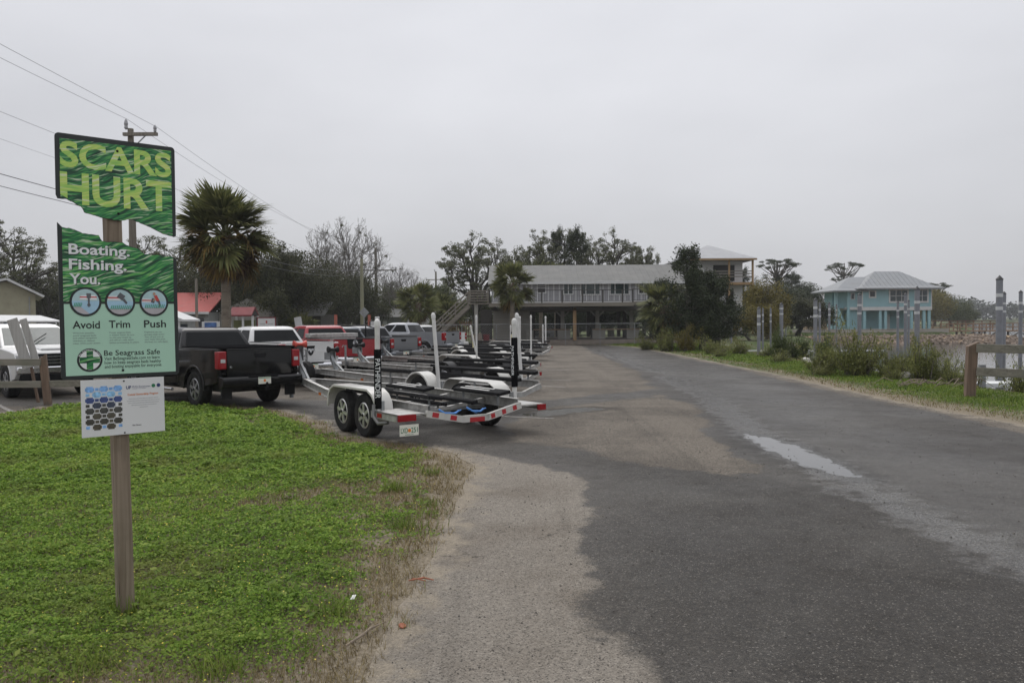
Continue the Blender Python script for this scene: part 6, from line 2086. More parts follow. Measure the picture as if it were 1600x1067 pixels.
def rough_line(pts, seed, amp=0.004, step=0.012):
    out = []
    for i in range(len(pts) - 1):
        a, c = Vector(pts[i]), Vector(pts[i + 1])
        k = max(1, int((c - a).length / step))
        for j in range(k):
            p = a.lerp(c, j / k)
            out.append((p.x + amp * mnoise.noise((p.x * 60, p.y * 60, seed)), p.y + amp * mnoise.noise((p.x * 60, p.y * 60, seed + 5))))
    out.append(pts[-1])
    return out


def rc(x, z, r, a0, a1, n=4):
    return [(x + r * cos(a0 + (a1 - a0) * i / n), z + r * sin(a0 + (a1 - a0) * i / n)) for i in range(n + 1)]


TEAR_UP = [(-0.385, 2.546), (-0.376, 2.525), (-0.327, 2.523), (-0.25, 2.486), (-0.236, 2.454), (-0.118, 2.425), (-0.036, 2.418), (0.008, 2.432), (0.04, 2.430), (0.154, 2.387), (0.22, 2.355), (0.284, 2.342), (0.298, 2.349)]
TEAR_LO = [(-0.381, 2.385), (-0.355, 2.359), (-0.306, 2.355), (-0.247, 2.331), (-0.158, 2.323), (-0.141, 2.291), (-0.093, 2.289), (-0.022, 2.289), (-0.004, 2.273), (0.069, 2.256), (0.105, 2.224), (0.18, 2.224), (0.266, 2.217), (0.290, 2.208), (0.298, 2.193)]
tu, tl = rough_line(TEAR_UP, 1.0), rough_line(TEAR_LO, 2.0)
top_r = rc(0.298 - 0.022, 2.906 - 0.022, 0.022, 0, pi / 2)
top_l = rc(-0.385 + 0.022, 2.906 - 0.022, 0.022, pi / 2, pi)
board('upper_board', tu + top_r + top_l, FY, FY + 0.006, M['board_black'], sg)
bot_l = rc(-0.376 + 0.022, 1.468 + 0.022, 0.022, pi, 1.5 * pi)
bot_r = rc(0.304 - 0.022, 1.468 + 0.022, 0.022, 1.5 * pi, 2 * pi)
board('lower_board', tl[::-1] + bot_l + bot_r, FY, FY + 0.006, M['board_black'], sg)
# printed areas, a hair proud of the boards
clip = lambda ps, lo, hi: [p for p in ps if lo <= p[0] <= hi]
board('printed_panel', [(-0.360, 2.529)] + [(x, z + 0.003) for x, z in clip(tu, -0.352, 0.268)] + [(0.276, 2.349), (0.276, 2.881), (-0.360, 2.874)], FY - 0.0015, FY, M['seagrass'], sg, label='upper seagrass picture behind the word SCARS')
board('printed_panel', [(-0.356, 2.355)] + [(x, z - 0.003) for x, z in clip(tl, -0.350, 0.270)] + [(0.277, 2.208), (0.276, 1.932), (-0.357, 1.925)], FY - 0.0015, FY, M['seagrass'], sg, label='lower seagrass picture behind the words Boating Fishing You')
board('mint_panel', [(-0.355, 1.912), (-0.351, 1.489), (0.281, 1.489), (0.276, 1.918)], FY - 0.0015, FY, M['mint'], sg)


def letters(name, parts, m, parent, y, bold=0.0, label=None, yf=None):
    mb = MB()
    for (s, x0, x1, z, cap) in parts:
        fit_text(mb, s, x0, x1, z, cap, lambda a, c: (a, y, c), bold)
    o = mb.build(name, m, parent, fix=False)
    if label:
        o['label'] = label
    return o


LY = FY - 0.0028
letters('word_lettering', [('SCARS', -0.360, 0.274, 2.712, 0.150)], M['lime'], sg, LY, 0.030, 'SCARS in large lime capitals')
hurt = letters('word_lettering', [('HURT', -0.362, 0.272, 2.497, 0.186)], M['lime'], sg, LY, 0.030, 'HURT in large lime capitals, torn at the lower left')
bmh = bmesh.new()
bmh.from_mesh(hurt.data)
pa, pb = Vector((-0.33, LY, 2.532)), Vector((-0.25, LY, 2.491))
nrm = Vector((-(pb - pa).z, 0, (pb - pa).x)).normalized()
bmesh.ops.bisect_plane(bmh, geom=bmh.verts[:] + bmh.edges[:] + bmh.faces[:], plane_co=pa, plane_no=nrm, clear_inner=True)
bmh.to_mesh(hurt.data)
bmh.free()
sh = [('Boating.', -0.324, 0.016, 2.2045, 0.062), ('Fishing.', -0.324, -0.004, 2.116, 0.062), ('You.', -0.324, -0.155, 2.030, 0.062)]
letters('slogan_lettering', [(s, a + 0.004, c + 0.004, z - 0.004, k) for s, a, c, z, k in sh], M['ink_black'], sg, FY - 0.0022, 0.022, 'dark drop shadow under the white slogan')
letters('slogan_lettering', sh, M['ink_white'], sg, LY, 0.022, 'Boating. Fishing. You. in white')
letters('heading_lettering', [('Avoid', -0.311, -0.162, 1.767, 0.045), ('Trim', -0.111, 0.010, 1.769, 0.045), ('Push', 0.092, 0.225, 1.770, 0.045)], M['ink_black'], sg, LY, 0.012, 'Avoid, Trim and Push in black')
para = []
for x0, lines in ((-0.311, (('Whenever possible,', .118), ('avoid seagrass beds', .127), ('and utilize navigation', .130), ('channels or deeper', .121), ('water while under power.', .152))),
                  (-0.109, (('If over seagrass beds', .122), ('in shallow water, be sure', .142), ('to trim your motor up', .124), ('and idle to a safe depth', .138), ('before proceeding on plane.', .170))),
                  (0.094, (('If aground, do not', .105), ('proceed under power.', .124), ('Turn off and trim up', .115), ('your motor then push', .124), ('the boat to a safe depth.', .143)))):
    for i, (s, w) in enumerate(lines):
        para.append((s, x0, x0 + w, 1.737 - i * 0.0152, 0.0085))
letters('small_lettering', para, M['grey_ink'], sg, LY, 0.0, 'three short paragraphs of small print')
letters('heading_lettering', [('Be Seagrass Safe', -0.142, 0.185, 1.603, 0.031)], M['ink_black'], sg, LY, 0.005, 'Be Seagrass Safe in black')
letters('small_lettering', [('Visit BeSeagrassSafe.com to learn', -0.141, 0.182, 1.5755, 0.018), ('how to keep seagrass beds healthy', -0.140, 0.190, 1.5515, 0.018), ('and boating enjoyable for everyone.', -0.139, 0.196, 1.5275, 0.018)], M['ink_black'], sg, LY, 0.0, 'three lines inviting a visit to the website')
# black divider and the three round pictures
board('divider', [(-0.372, 1.912), (0.292, 1.918), (0.292, 1.932), (-0.372, 1.925)], FY - 0.0026, FY, M['board_black'], sg)


def disc(c, r, n=40):
    return [(c[0] + r * cos(2 * pi * i / n), c[1] + r * sin(2 * pi * i / n)) for i in range(n)]


M['sky_print'] = mat('printed pale sky', (0.42, 0.58, 0.60), 0.5, 0, 0.12, 14)
M['water_print'] = mat('printed pale blue water', (0.36, 0.56, 0.70), 0.5, 0, 0.08, 14)
M['sand_print'] = mat('printed grey sand', (0.46, 0.44, 0.46), 0.5)
M['hull_print'] = mat('printed white hull', (0.70, 0.72, 0.74), 0.5)
M['red_print'] = mat('printed red', (0.50, 0.06, 0.05), 0.5)
M['motor_print'] = mat('printed grey motor', (0.10, 0.105, 0.115), 0.5)
M['weed_print'] = mat('printed seagrass tuft', (0.10, 0.36, 0.24), 0.5)
M['skin_print'] = mat('printed skin tone', (0.45, 0.27, 0.18), 0.5)
for ci, (cx, what) in enumerate(((-0.238, 'outboard boat in deep water'), (-0.045, 'tilted outboard over seagrass'), (0.154, 'person pushing a boat off by hand'))):
    c = (cx, 1.926)
    pic = board('round_picture', disc(c, 0.0875), FY - 0.0036, FY, M['board_black'], sg, label='round picture of a ' + what)

    def art(poly, m, lay, nm='picture_piece'):
        board(nm, [(c[0] + x, c[1] + z) for x, z in poly], FY - 0.0036 - 0.0004 * lay, FY - 0.0034, m, pic)
    r0 = 0.0745
    art([(x - c[0], z - c[1]) for x, z in disc(c, r0)], M['sky_print'], 1)

    def cut(z0, z1):      # slice of the disc between two heights
        a0, a1 = math.asin(max(-1, z0 / r0)), math.asin(min(1, z1 / r0))
        L = [a0 + (a1 - a0) * i / 10 for i in range(11)]
        return [(r0 * cos(a), r0 * sin(a)) for a in L] + [(-r0 * cos(a), r0 * sin(a)) for a in L[::-1]]
    art(cut(-r0, 0.005), M['water_print'], 2)
    if ci == 0:
        art([(-0.070, -0.025), (-0.03, -0.028), (-0.005, -0.05), (0.02, -0.071), (0, -0.0745), (-0.03, -0.068), (-0.055, -0.05)], M['sand_print'], 3)
        art([(-0.034, 0.012), (0.062, 0.012), (0.058, 0.030), (0.05, 0.040), (-0.026, 0.036)], M['hull_print'], 4)
        art([(-0.034, 0.024), (0.062, 0.024), (0.060, 0.031), (-0.031, 0.031)], M['red_print'], 5)
        art([(0.006, 0.02), (0.028, 0.02), (0.03, 0.05), (0.004, 0.05)], M['motor_print'], 6)
        art([(0.013, -0.03), (0.021, -0.03), (0.022, 0.02), (0.012, 0.02)], M['motor_print'], 6)
        art([(0.007, -0.024), (0.027, -0.024), (0.024, -0.012), (0.010, -0.012)], M['motor_print'], 7)
        wx = [-0.066 + i * 0.009 for i in range(5)]
        wz = -0.03
    elif ci == 1:
        art(cut(-r0, -0.040), M['sand_print'], 3)
        art([(-0.072, 0.012), (0.0, 0.010), (0.01, 0.036), (-0.064, 0.036)], M['hull_print'], 4)
        art([(-0.072, 0.022), (0.004, 0.022), (0.007, 0.030), (-0.068, 0.030)], M['red_print'], 5)
        art([(-0.02, 0.03), (0.012, 0.010), (0.03, 0.036), (0.0, 0.058)], M['motor_print'], 6)
        art([(0.012, 0.012), (0.034, -0.014), (0.042, -0.004), (0.024, 0.022)], M['motor_print'], 6)
        wx = [-0.055 + i * 0.011 for i in range(11)]
        wz = -0.044
    else:
        art(cut(-r0, -0.034), M['sand_print'], 3)
        art([(-0.072, 0.0), (-0.012, -0.002), (-0.004, 0.020), (-0.068, 0.022)], M['hull_print'], 4)
        art([(-0.072, 0.008), (-0.010, 0.008), (-0.007, 0.015), (-0.070, 0.015)], M['red_print'], 5)
        art([(-0.02, 0.0), (0.0, -0.006), (0.008, 0.022), (-0.012, 0.026)], M['motor_print'], 6)
        art([(0.0, 0.040), (0.016, 0.046), (0.034, 0.010), (0.014, 0.006)], M['red_print'], 7)
        art([(-0.006, 0.046), (0.004, 0.044), (0.010, 0.054), (0.004, 0.062), (-0.005, 0.060)], M['skin_print'], 8)
        art([(0.014, 0.008), (0.034, 0.010), (0.042, -0.026), (0.030, -0.030), (0.026, -0.004)], M['motor_print'], 7)
        art([(0.004, 0.024), (0.012, 0.022), (-0.002, 0.006), (-0.008, 0.010)], M['skin_print'], 8)
        wx = [-0.055 + i * 0.011 for i in range(11)]
        wz = -0.036
    for x in wx:
        art([(x - 0.002, wz), (x + 0.004, wz), (x + 0.010, wz + 0.024), (x + 0.006, wz + 0.024)], M['weed_print'], 8)
# round cross emblem
lg = board('emblem', disc((-0.221, 1.579), 0.070, 44), FY - 0.0026, FY, M['board_black'], sg, label='round emblem with a seagrass cross')
board('emblem_field', disc((-0.221, 1.579), 0.058, 40), FY - 0.0030, FY - 0.0024, M['ink_white'], lg)
board('emblem_cross', [(-0.221 + x, 1.579 + z) for x, z in ((-0.056, -0.018), (-0.018, -0.018), (-0.018, -0.056), (0.018, -0.056), (0.018, -0.018), (0.056, -0.018), (0.056, 0.018), (0.018, 0.018), (0.018, 0.056), (-0.018, 0.056), (-0.018, 0.018), (-0.056, 0.018))], FY - 0.0034, FY - 0.0028, M['seagrass'], lg)
ring = MB()
rt, rf = text_mesh('Be Seagrass Safe', 0.01)
for x, z in [(0, 0)]:
    w = rt[:, 0].max()
    top, bot = cap_height(0.01)
    pts_ = []
    for a, c in rt:
        ang = pi * 0.88 - (a / w) * pi * 0.76
        r = 0.0605 + (c - bot) / (top - bot) * 0.0062
        pts_.append((-0.221 + r * cos(ang), FY - 0.0031, 1.579 + r * sin(ang)))
    ring.add(pts_, rf)
ring.build('emblem_lettering', M['ink_white'], lg, fix=False)
for z in (2.839, 2.462, 1.5105):
    MB().lathe([(0.0075, 0), (0.0075, 0.003), (0.004, 0.005)], (-0.045 if z > 2 else -0.036, FY - 0.0015, z), (0, -1, 0), 10).build('bolt', M['trim_black'], sg)

# ------------------------------------------------------------------ small white notice under it
sm = thing('program_notice', 'small white notice with a photo of paving shapes below the green sign', 'sign', SB, TH)
SY = -0.056
board('panel', [(-0.272, 1.117), (0.209, 1.117), (0.207, 1.459), (-0.274, 1.459)], SY, SY + 0.004, M['sign_white'], sm, 0.001)
hexm = []
for k, c in enumerate([(0.20, 0.40, 0.72), (0.26, 0.50, 0.74), (0.05, 0.08, 0.22), (0.05, 0.065, 0.10), (0.06, 0.062, 0.055), (0.085, 0.078, 0.055), (0.05, 0.048, 0.036), (0.075, 0.065, 0.042)]):
    hexm.append(mat('printed photo tone', c, 0.45, 0, 0.35, 60))
for row in range(8):
    zc = 1.402 - row * 0.0325
    offs = row % 2
    for i in range(3 if not offs else 2):
        xc = -0.226 + i * 0.079 + (0.0395 if offs else 0)
        w, h = 0.025, 0.0175
        hx = [(-w, -h * .55), (-w * .72, -h * .55), (-w * .72, -h), (w * .72, -h), (w * .72, -h * .55), (w, -h * .55), (w, h * .55), (w * .72, h * .55), (w * .72, h), (-w * .72, h), (-w * .72, h * .55), (-w, h * .55)]
        board('photo_shape', [(xc + a, zc + c) for a, c in hx], SY - 0.001, SY, hexm[row], sm)
    gaps = [-0.1865, -0.1075] if not offs else [-0.238, -0.147, -0.055]
    for xg in gaps:
        board('photo_chip', [(xg - 0.0105, zc - 0.0085), (xg + 0.0105, zc - 0.0085), (xg + 0.0105, zc + 0.0085), (xg - 0.0105, zc + 0.0085)], SY - 0.001, SY, hexm[(row + 1) % 8 if row > 2 else row], sm)
NL = SY - 0.0008
letters('notice_lettering', [('UF', -0.020, 0.010, 1.393, 0.020)], M['blue_ink'], sm, NL, 0.03, 'UF monogram in navy')
letters('notice_lettering', [('IFAS Extension', 0.017, 0.123, 1.4005, 0.011), ('UNIVERSITY OF FLORIDA', 0.017, 0.098, 1.392, 0.004)], M['blue_ink'], sm, NL, 0.0)
letters('notice_lettering', [('Coastal Stewardship Program', -0.012, 0.170, 1.353, 0.012)], M['orange_ink'], sm, NL, 0.02, 'Coastal Stewardship Program in orange')
letters('notice_lettering', [('Sea Grant', 0.014, 0.066, 1.165, 0.008)], M['ink_black'], sm, NL, 0.02)
for k, (x0_, x1_) in enumerate(((-0.006, 0.170), (-0.016, 0.178), (-0.010, 0.174), (0.010, 0.160), (0.058, 0.108))):
    z_ = 1.3305 - k * 0.0135
    board('print_line', [(x0_, z_), (x1_, z_), (x1_, z_ + 0.0035), (x0_, z_ + 0.0035)], NL, SY, M['faint_ink'], sm)
board('round_badge', disc((0.142, 1.407), 0.0115, 20), NL - 0.0003, SY, M['plate_green'], sm, label='small green and yellow round badge')
board('round_badge', disc((0.173, 1.408), 0.0115, 20), NL - 0.0003, SY, M['blue_ink'], sm, label='small blue round badge')
for z in (1.444, 1.128):
    MB().lathe([(0.005, 0), (0.005, 0.002), (0.003, 0.003)], (-0.032, SY - 0.0002, z), (0, -1, 0), 8).build('bolt', M['trim_black'], sm)

# ------------------------------------------------------------------ fences
lf_ = thing('left_fence', 'grey wooden two-rail fence ending by the white pickup at left', 'fence', (-10.29, 18.27, 0))


def fpost(parent, x, y, h, w, lean_, rz, m):
    R = Matrix.Rotation(rz, 4, 'Z')
    mb = MB()
    ring_ = [(-w / 2, -w / 2), (w / 2, -w / 2), (w / 2, w / 2), (-w / 2, w / 2)]
    vs_ = []
    for z, sl in ((-0.1, 0), (h * 0.5, 0), (h, 1)):
        for i, (a, c) in enumerate(ring_):
            p = R @ Vector((a, c, 0))
            zz = z - (0.10 if (sl and a < 0) else 0)
            vs_.append((x + p.x + lean_ * zz, y + p.y, zz))
    fs = [(k * 4 + i, k * 4 + (i + 1) % 4, (k + 1) * 4 + (i + 1) % 4, (k + 1) * 4 + i) for k in range(2) for i in range(4)] + [(3, 2, 1, 0), (8, 9, 10, 11)]
    mb.add(vs_, fs)
    return mb.build('post', m, parent, bevel=0.006, seg=1)


fpost(lf_, 0, 0, 1.12, 0.15, -0.09, 0.35, M['fence_post'])
fpost(lf_, -2.45, 0.1, 1.1, 0.15, -0.02, 0.1, M['fence_post'])
for (a, c, z0, z1) in (((-4.9, 0.05), (-0.08, -0.06), 0.97, 0.945), ((-4.9, 0.05), (-0.08, -0.06), 0.45, 0.46), ((0.02, 0.06), (2.3, 1.4), 0.46, 0.38)):
    MB().beam((a[0], a[1] - 0.06, z0), (c[0], c[1] - 0.06, z1), 0.045, 0.145).build('rail', M['fence_grey'], lf_, bevel=0.005, seg=1)
M['pale_board'] = wood_mat('pale grey board', (0.30, 0.29, 0.27), (0.47, 0.46, 0.44), 2, crack=False)
lp = thing('leaning_board_post', 'pale grey twin boards on a thin stake leaning behind the left fence', 'stake', (-10.85, 18.75, 0))
MB().beam((0.08, 0, -0.05), (-0.10, 0, 0.95), 0.05, 0.05, (1, 0, 0)).build('stake', M['fence_post'], lp)
MB().beam((-0.13, -0.03, 0.78), (-0.47, -0.03, 1.90), 0.03, 0.24, (1, 0, 0.3)).build('board', M['pale_board'], lp, bevel=0.004, seg=1)
MB().beam((0.07, 0.02, 0.78), (-0.25, 0.02, 1.90), 0.03, 0.16, (1, 0, 0.3)).build('board', M['pale_board'], lp, bevel=0.004, seg=1)

rf_ = thing('right_fence', 'weathered wooden two-rail fence with brown end post on the right verge', 'fence', (10.29, 18.56, 0))
fpost(rf_, 0, 0, 1.24, 0.20, 0.045, -0.2, M['fence_post'])
fpost(rf_, 2.75, -1.0, 1.2, 0.18, 0.0, -0.2, M['fence_post'])
for z0, z1 in ((1.10, 1.03), (0.58, 0.47)):
    MB().beam((0.06, -0.16, z0), (2.85, -1.16, z1), 0.055, 0.19).build('rail', M['fence_grey'], rf_, bevel=0.006, seg=1)
# ================================================================== boat trailers
def wheel_parts(parent, x, y, side, R, w, rimm, spokes=6, rimr=0.6):
    """tyre part with rim sub-part; side = -1 when the outer face looks to -y"""
    t = MB()
    rr = R * rimr
    prof = [(rr * 0.98, -w * 0.38), (rr * 1.06, -w * 0.47), (R * 0.90, -w * 0.5), (R * 0.975, -w * 0.42), (R, -w * 0.28), (R * 0.995, -w * 0.1), (R * 0.985, -w * 0.095), (R * 0.985, -w * 0.06), (R, -w * 0.05),
            (R, w * 0.05), (R * 0.985, w * 0.06), (R * 0.985, w * 0.095), (R * 0.995, w * 0.1), (R, w * 0.28), (R * 0.975, w * 0.42), (R * 0.90, w * 0.5), (rr * 1.06, w * 0.47), (rr * 0.98, w * 0.38)]
    t.lathe(prof, (x, y, R), (0, 1, 0), 28)
    tyre = t.build('tyre', M['rubber'], parent, smooth=True)
    yo = y + side * w * 0.40
    rm = MB()
    # barrel lip, recessed dish, spokes and hub
    ang0 = rnd.uniform(0, 1)
    n = 24
    for (r0, d0, r1, d1) in ((rr * 1.0, 0.0, rr * 0.9, 0.012), (rr * 0.9, 0.012, rr * 0.84, -0.06)):
        base = len(rm.v)
        for (r_, d_) in ((r0, d0), (r1, d1)):
            for k in range(n):
                a = 2 * pi * k / n
                rm.v.append((x + r_ * cos(a), yo + side * d_, R + r_ * sin(a)))
        for k in range(n):
            k2 = (k + 1) % n
            rm.f.append((base + k, base + k2, base + n + k2, base + n + k))
    for s in range(spokes):
        a = ang0 + 2 * pi * s / spokes
        c_, s_ = cos(a), sin(a)
        p0 = Vector((x + c_ * rr * 0.16, yo + side * 0.004, R + s_ * rr * 0.16))
        p1 = Vector((x + c_ * rr * 0.90, yo + side * 0.004, R + s_ * rr * 0.90))
        rm.beam(p0, p1, rr * 0.24 if spokes < 7 else rr * 0.17, 0.022, (0, 1, 0))
    rm.lathe([(rr * 0.27, -0.02), (rr * 0.27, 0.008), (rr * 0.16, 0.022)], (x, yo, R), (0, side, 0), 14)
    rm.build('rim', rimm, tyre, smooth=True)
    back = MB().lathe([(rr * 0.9, 0), (rr * 0.9, 0.004)], (x, yo - side * 0.075, R), (0, side, 0), 18).build('brake_plate', M['underbody'], tyre)
    MB().lathe([(rr * 0.13, 0), (rr * 0.11, 0.015)], (x, yo + side * 0.022, R), (0, side, 0), 10).build('hub_cap', M['trim_black'], tyre)
    return tyre


def ibeam(mb, a, b, h=0.15, w=0.075, t=0.012):
    a, b = Vector(a), Vector(b)
    z = Vector((0, 0, 1))
    mb.beam(a + z * (h / 2 - t / 2), b + z * (h / 2 - t / 2), w, t)
    mb.beam(a - z * (h / 2 - t / 2), b - z * (h / 2 - t / 2), w, t)
    mb.beam(a, b, t, h - 2 * t)


def trailer(label, pos, D, L=6.3, W=2.6, tandem=True, frame='alu', fender='white_paint', pole_h=1.3, pole_m='pvc', cover=False, tape=False, bunk='slick',
            pole_x=1.0, lean=(0, 0), spare=False, poles=(1, 1), winch='black_plastic', tyre_r=0.34, rim='rim', text=False, plate=None, pole_r=0.045, ball=False, winch_x=1.1, ws=0.72):
    t = thing('boat_trailer', label, 'boat trailer', (pos[0], pos[1], 0), atan2(D[1], D[0]), 'boat trailers parked in the lot')
    F_ = M[frame]
    hy = W / 2 - 0.50            # frame half width
    zr = 0.50
    wy = W / 2 - 0.20
    # side rails run forward, then bend in to the tongue
    for s in (-1, 1):
        r_ = MB()
        ibeam(r_, (1.70, s * hy, zr), (-1.9, s * hy, zr))
        r_.build('frame_rail', F_, t)
        r2_ = MB()
        ibeam(r2_, (-1.9, s * hy, zr), (-L + 1.3, s * 0.07, zr))
        r2_.build('frame_rail', F_, t)
    MB().beam((-L + 1.6, 0, zr - 0.01), (-L + 0.12, 0, zr - 0.01), 0.10, 0.13).build('tongue', F_, t)
    for x in (-1.85, -0.35, 0.75):
        cm = MB()
        pts_ = [(x, -hy, zr + 0.0), (x, -0.12, zr - 0.10), (x, 0.12, zr - 0.10), (x, hy, zr + 0.0)]
        for a, c in zip(pts_, pts_[1:]):
            cm.beam(a, c, 0.07, 0.055, ext=0.01)
        cm.build('crossmember', F_, t)
    # low vee-shaped rear crossmember
    rx = 1.72
    pts_ = [(rx, -hy - 0.02, 0.455), (rx, -0.22, 0.33), (rx, 0.22, 0.33), (rx, hy + 0.02, 0.47)]
    rm = MB()
    for a, c in zip(pts_, pts_[1:]):
        rm.beam(a, c, 0.06, 0.10, ext=0.012)
    rm.build('rear_crossmember', M['white_paint'] if tape else F_, t)
    if tape:
        for a, c, n in ((pts_[0], pts_[1], 2), (pts_[1], pts_[2], 1), (pts_[2], pts_[3], 3)):
            a, c = Vector(a), Vector(c)
            for i in range(n):
                f0, f1 = (i + 0.25) / n, (i + (0.60 if n > 1 else 0.85)) / n
                off = Vector((0.0325, 0, 0.0 if n > 1 else -0.015))
                MB().beam(a.lerp(c, f0) + off, a.lerp(c, f1) + off, 0.003, 0.07).build('reflective_tape', M['red_tape'], t)
    # axles, wheels, fenders
    ax = (-0.40, 0.40) if tandem else (0.0,)
    for x in ax:
        MB().beam((x, -wy + 0.08, tyre_r), (x, wy - 0.08, tyre_r), 0.06, 0.06).build('axle', M['galv'], t)
        for s in (-1, 1):
            wheel_parts(t, x, s * wy, s, tyre_r, 0.215, M[rim])
    fl = 0.55 if tandem else 0.12
    top = tyre_r * 2 + 0.085
    prof = []
    if tandem:
        prof = [(-fl - 0.33, 0.42), (-fl - 0.30, 0.60), (-fl - 0.22, top - 0.06), (-fl - 0.08, top), (fl + 0.08, top), (fl + 0.24, top - 0.07), (fl + 0.35, 0.58), (fl + 0.41, 0.30)]
    else:
        prof = [(cos(a) * (tyre_r + 0.09), tyre_r + 0.02 + sin(a) * (tyre_r + 0.07)) for a in [pi * (1.0 - k / 10) for k in range(11)]]
    for s in (-1, 1):
        fm = MB()
        y0, y1 = s * (wy - 0.15), s * (wy + 0.15)
        th = 0.018
        n = len(prof)
        inner = []
        for i, (px, pz) in enumerate(prof):
            a = Vector(prof[max(0, i - 1)])
            c = Vector(prof[min(n - 1, i + 1)])
            d = (c - a).normalized()
            inner.append((px + d.y * th, pz - d.x * th))
        fm.prism(prof + inner[::-1], lambda a, c: (a, y0, c), lambda a, c: (a, y1, c))
        # rolled lip along the outer edge
        for i in range(n - 1):
            a, c = prof[i], prof[i + 1]
            fm.beam((a[0], y1 - s * 0.012, a[1] - 0.018), (c[0], y1 - s * 0.012, c[1] - 0.018), 0.026, 0.040, ext=0.004)
        fm.build('fender', M[fender], t, bevel=0.006, seg=2)
        # mounting plate from frame to fender
        MB().bb(-0.10, 0.10, s * hy, s * (wy - 0.1), zr - 0.03, zr + 0.03).build('fender_bracket', F_, t)
    # outriggers behind the wheels carrying the poles and lamps
    px_end = rx if tape else pole_x + 0.34
    for s in (-1, 1):
        MB().bb(pole_x - 0.06, px_end + 0.01, s * (hy + 0.04), s * (W / 2 + 0.02), zr - 0.055, zr - 0.03).build('side_platform', F_, t)
        MB().bb(pole_x - 0.06, px_end + 0.01, s * (W / 2 - 0.01), s * (W / 2 + 0.02), zr - 0.13, zr - 0.03).build('side_plate', F_, t)
        MB().bb(px_end + 0.012, px_end + 0.05, s * (W / 2 - (0.28 if s < 0 else 0.15)), s * (W / 2), zr - 0.125, zr - 0.035).build('tail_lamp', M['red_lens'], t)
        MB().bb(pole_x + 0.16, pole_x + 0.30, s * (W / 2 + 0.022), s * (W / 2 + 0.032), zr - 0.11, zr - 0.05).build('side_marker', M['red_lens'], t)
        MB().bb(-L * 0.42, -L * 0.42 + 0.1, s * (hy * 0.86), s * (hy * 0.86 + 0.012) if s > 0 else s * (hy * 0.86 + 0.012), zr - 0.08, zr - 0.03).build('side_marker', M['amber_lens'], t)
    # guide poles
    for s, on in zip((-1, 1), poles):
        if not on:
            continue
        p0 = Vector((pole_x + 0.02, s * (W / 2 - 0.06), zr - 0.03))
        p1 = p0 + Vector((lean[0], lean[1], pole_h))
        pl = MB()
        pl.tube([p0, p1], pole_r, 14)
        d = (p1 - p0).normalized()
        po = pl.build('guide_pole', M[pole_m], t, smooth=True)
        MB().lathe([(pole_r * 1.18, -0.05), (pole_r * 1.18, 0.015), (pole_r * 0.95, 0.04), (pole_r * 0.5, 0.058), (0.002, 0.063)], p1, d, 14).build('pole_cap', M['black_plastic'] if ball else M[pole_m], po, smooth=True)
        MB().beam(p0 + Vector((0, -s * 0.07, -0.06)), p0 + Vector((0, -s * 0.07, 0.14)), 0.05, 0.05, (1, 0, 0)).build('pole_bracket', M['galv'], t)
        if cover:
            a0, a1 = (0.02, 0.70) if s < 0 else (0.17, 0.80)
            q0, q1 = p0.lerp(p1, a0), p0.lerp(p1, a1)
            R_ = pole_r * 1.42
            cv_ = MB()
            cv_.lathe([(R_ * 0.92, 0), (R_, 0.02), (R_ * 1.02, (q1 - q0).length * 0.4), (R_, (q1 - q0).length - 0.02), (R_ * 0.9, (q1 - q0).length)], q0, d, 18)
            co = cv_.build('pole_cover', M['fabric_black'], po, smooth=True)
            if text:
                v, f = text_mesh('PATHFINDER', 0.006)
                # slice the letters into strips so that they can wrap round the sleeve
                bt_ = bmesh.new()
                bv_ = [bt_.verts.new((a, c, 0)) for a, c in v]
                for q in f:
                    try:
                        bt_.faces.new([bv_[i] for i in q])
                    except ValueError:
                        pass
                for k in range(1, 10):
                    bmesh.ops.bisect_plane(bt_, geom=bt_.verts[:] + bt_.edges[:] + bt_.faces[:], plane_co=(0, -0.02 + k * 0.075, 0), plane_no=(0, 1, 0))
                bt_.verts.index_update()
                v = np.array([tuple(q.co)[:2] for q in bt_.verts])
                f = [tuple(q.index for q in fc.verts) for fc in bt_.faces]
                bt_.free()
                wd = v[:, 0].max() - v[:, 0].min()
                ln = (q1 - q0).length * (0.66 if s < 0 else 0.6)
                hgt = 0.078 if s < 0 else 0.05
                top_, bot_ = cap_height(0.02)
                mid_a = text['near'] if s < 0 else text['far']
                pts3 = []
                for a, c in v:
                    along = (a - v[:, 0].min()) / wd * ln
                    ang = mid_a + ((c - bot_) / (top_ - bot_) - 0.5) * hgt / R_
                    zz = q1 - d * (0.14 + along)          # reads downwards
                    pts3.append(zz + Vector((cos(ang), sin(ang), 0)) * (R_ * 1.03 + 0.002))
                MB().add(pts3, f).build('pole_lettering', M['ink_white'], co, fix=False)
    # bunks
    if bunk == 'slick':
        for s in (-1, 1):
            for (x0, x1, y, w, z, strips) in ((0.25, 1.62, 0.62, 0.23, 0.66, True), (-1.9, -0.45, 0.45, 0.23, 0.60, True), (-3.0, 1.3, 0.28, 0.10, 0.52, False)):
                bo = MB()
                tilt = Matrix.Rotation(s * 0.16, 3, 'X')
                bo.box(((x0 + x1) / 2, s * y, z), (x1 - x0, w, 0.055), tilt)
                bb_ = bo.build('bunk', M['carpet'], t, bevel=0.012, seg=2)
                if strips:
                    for o_ in (-0.05, 0.05):
                        MB().box((x0 + 0.42 * (x1 - x0), s * y + o_, z + 0.030 + s * o_ * 0.16), ((x1 - x0) * 0.62, 0.035, 0.008), tilt).build('slick_strip', M['white_paint'], bb_)
                for x in (x0 + 0.15, x1 - 0.2):
                    MB().beam((x, s * y, zr - 0.05), (x, s * y, z - 0.02), 0.05, 0.012, (0, 1, 0)).build('bunk_bracket', M['galv'], t)
    else:
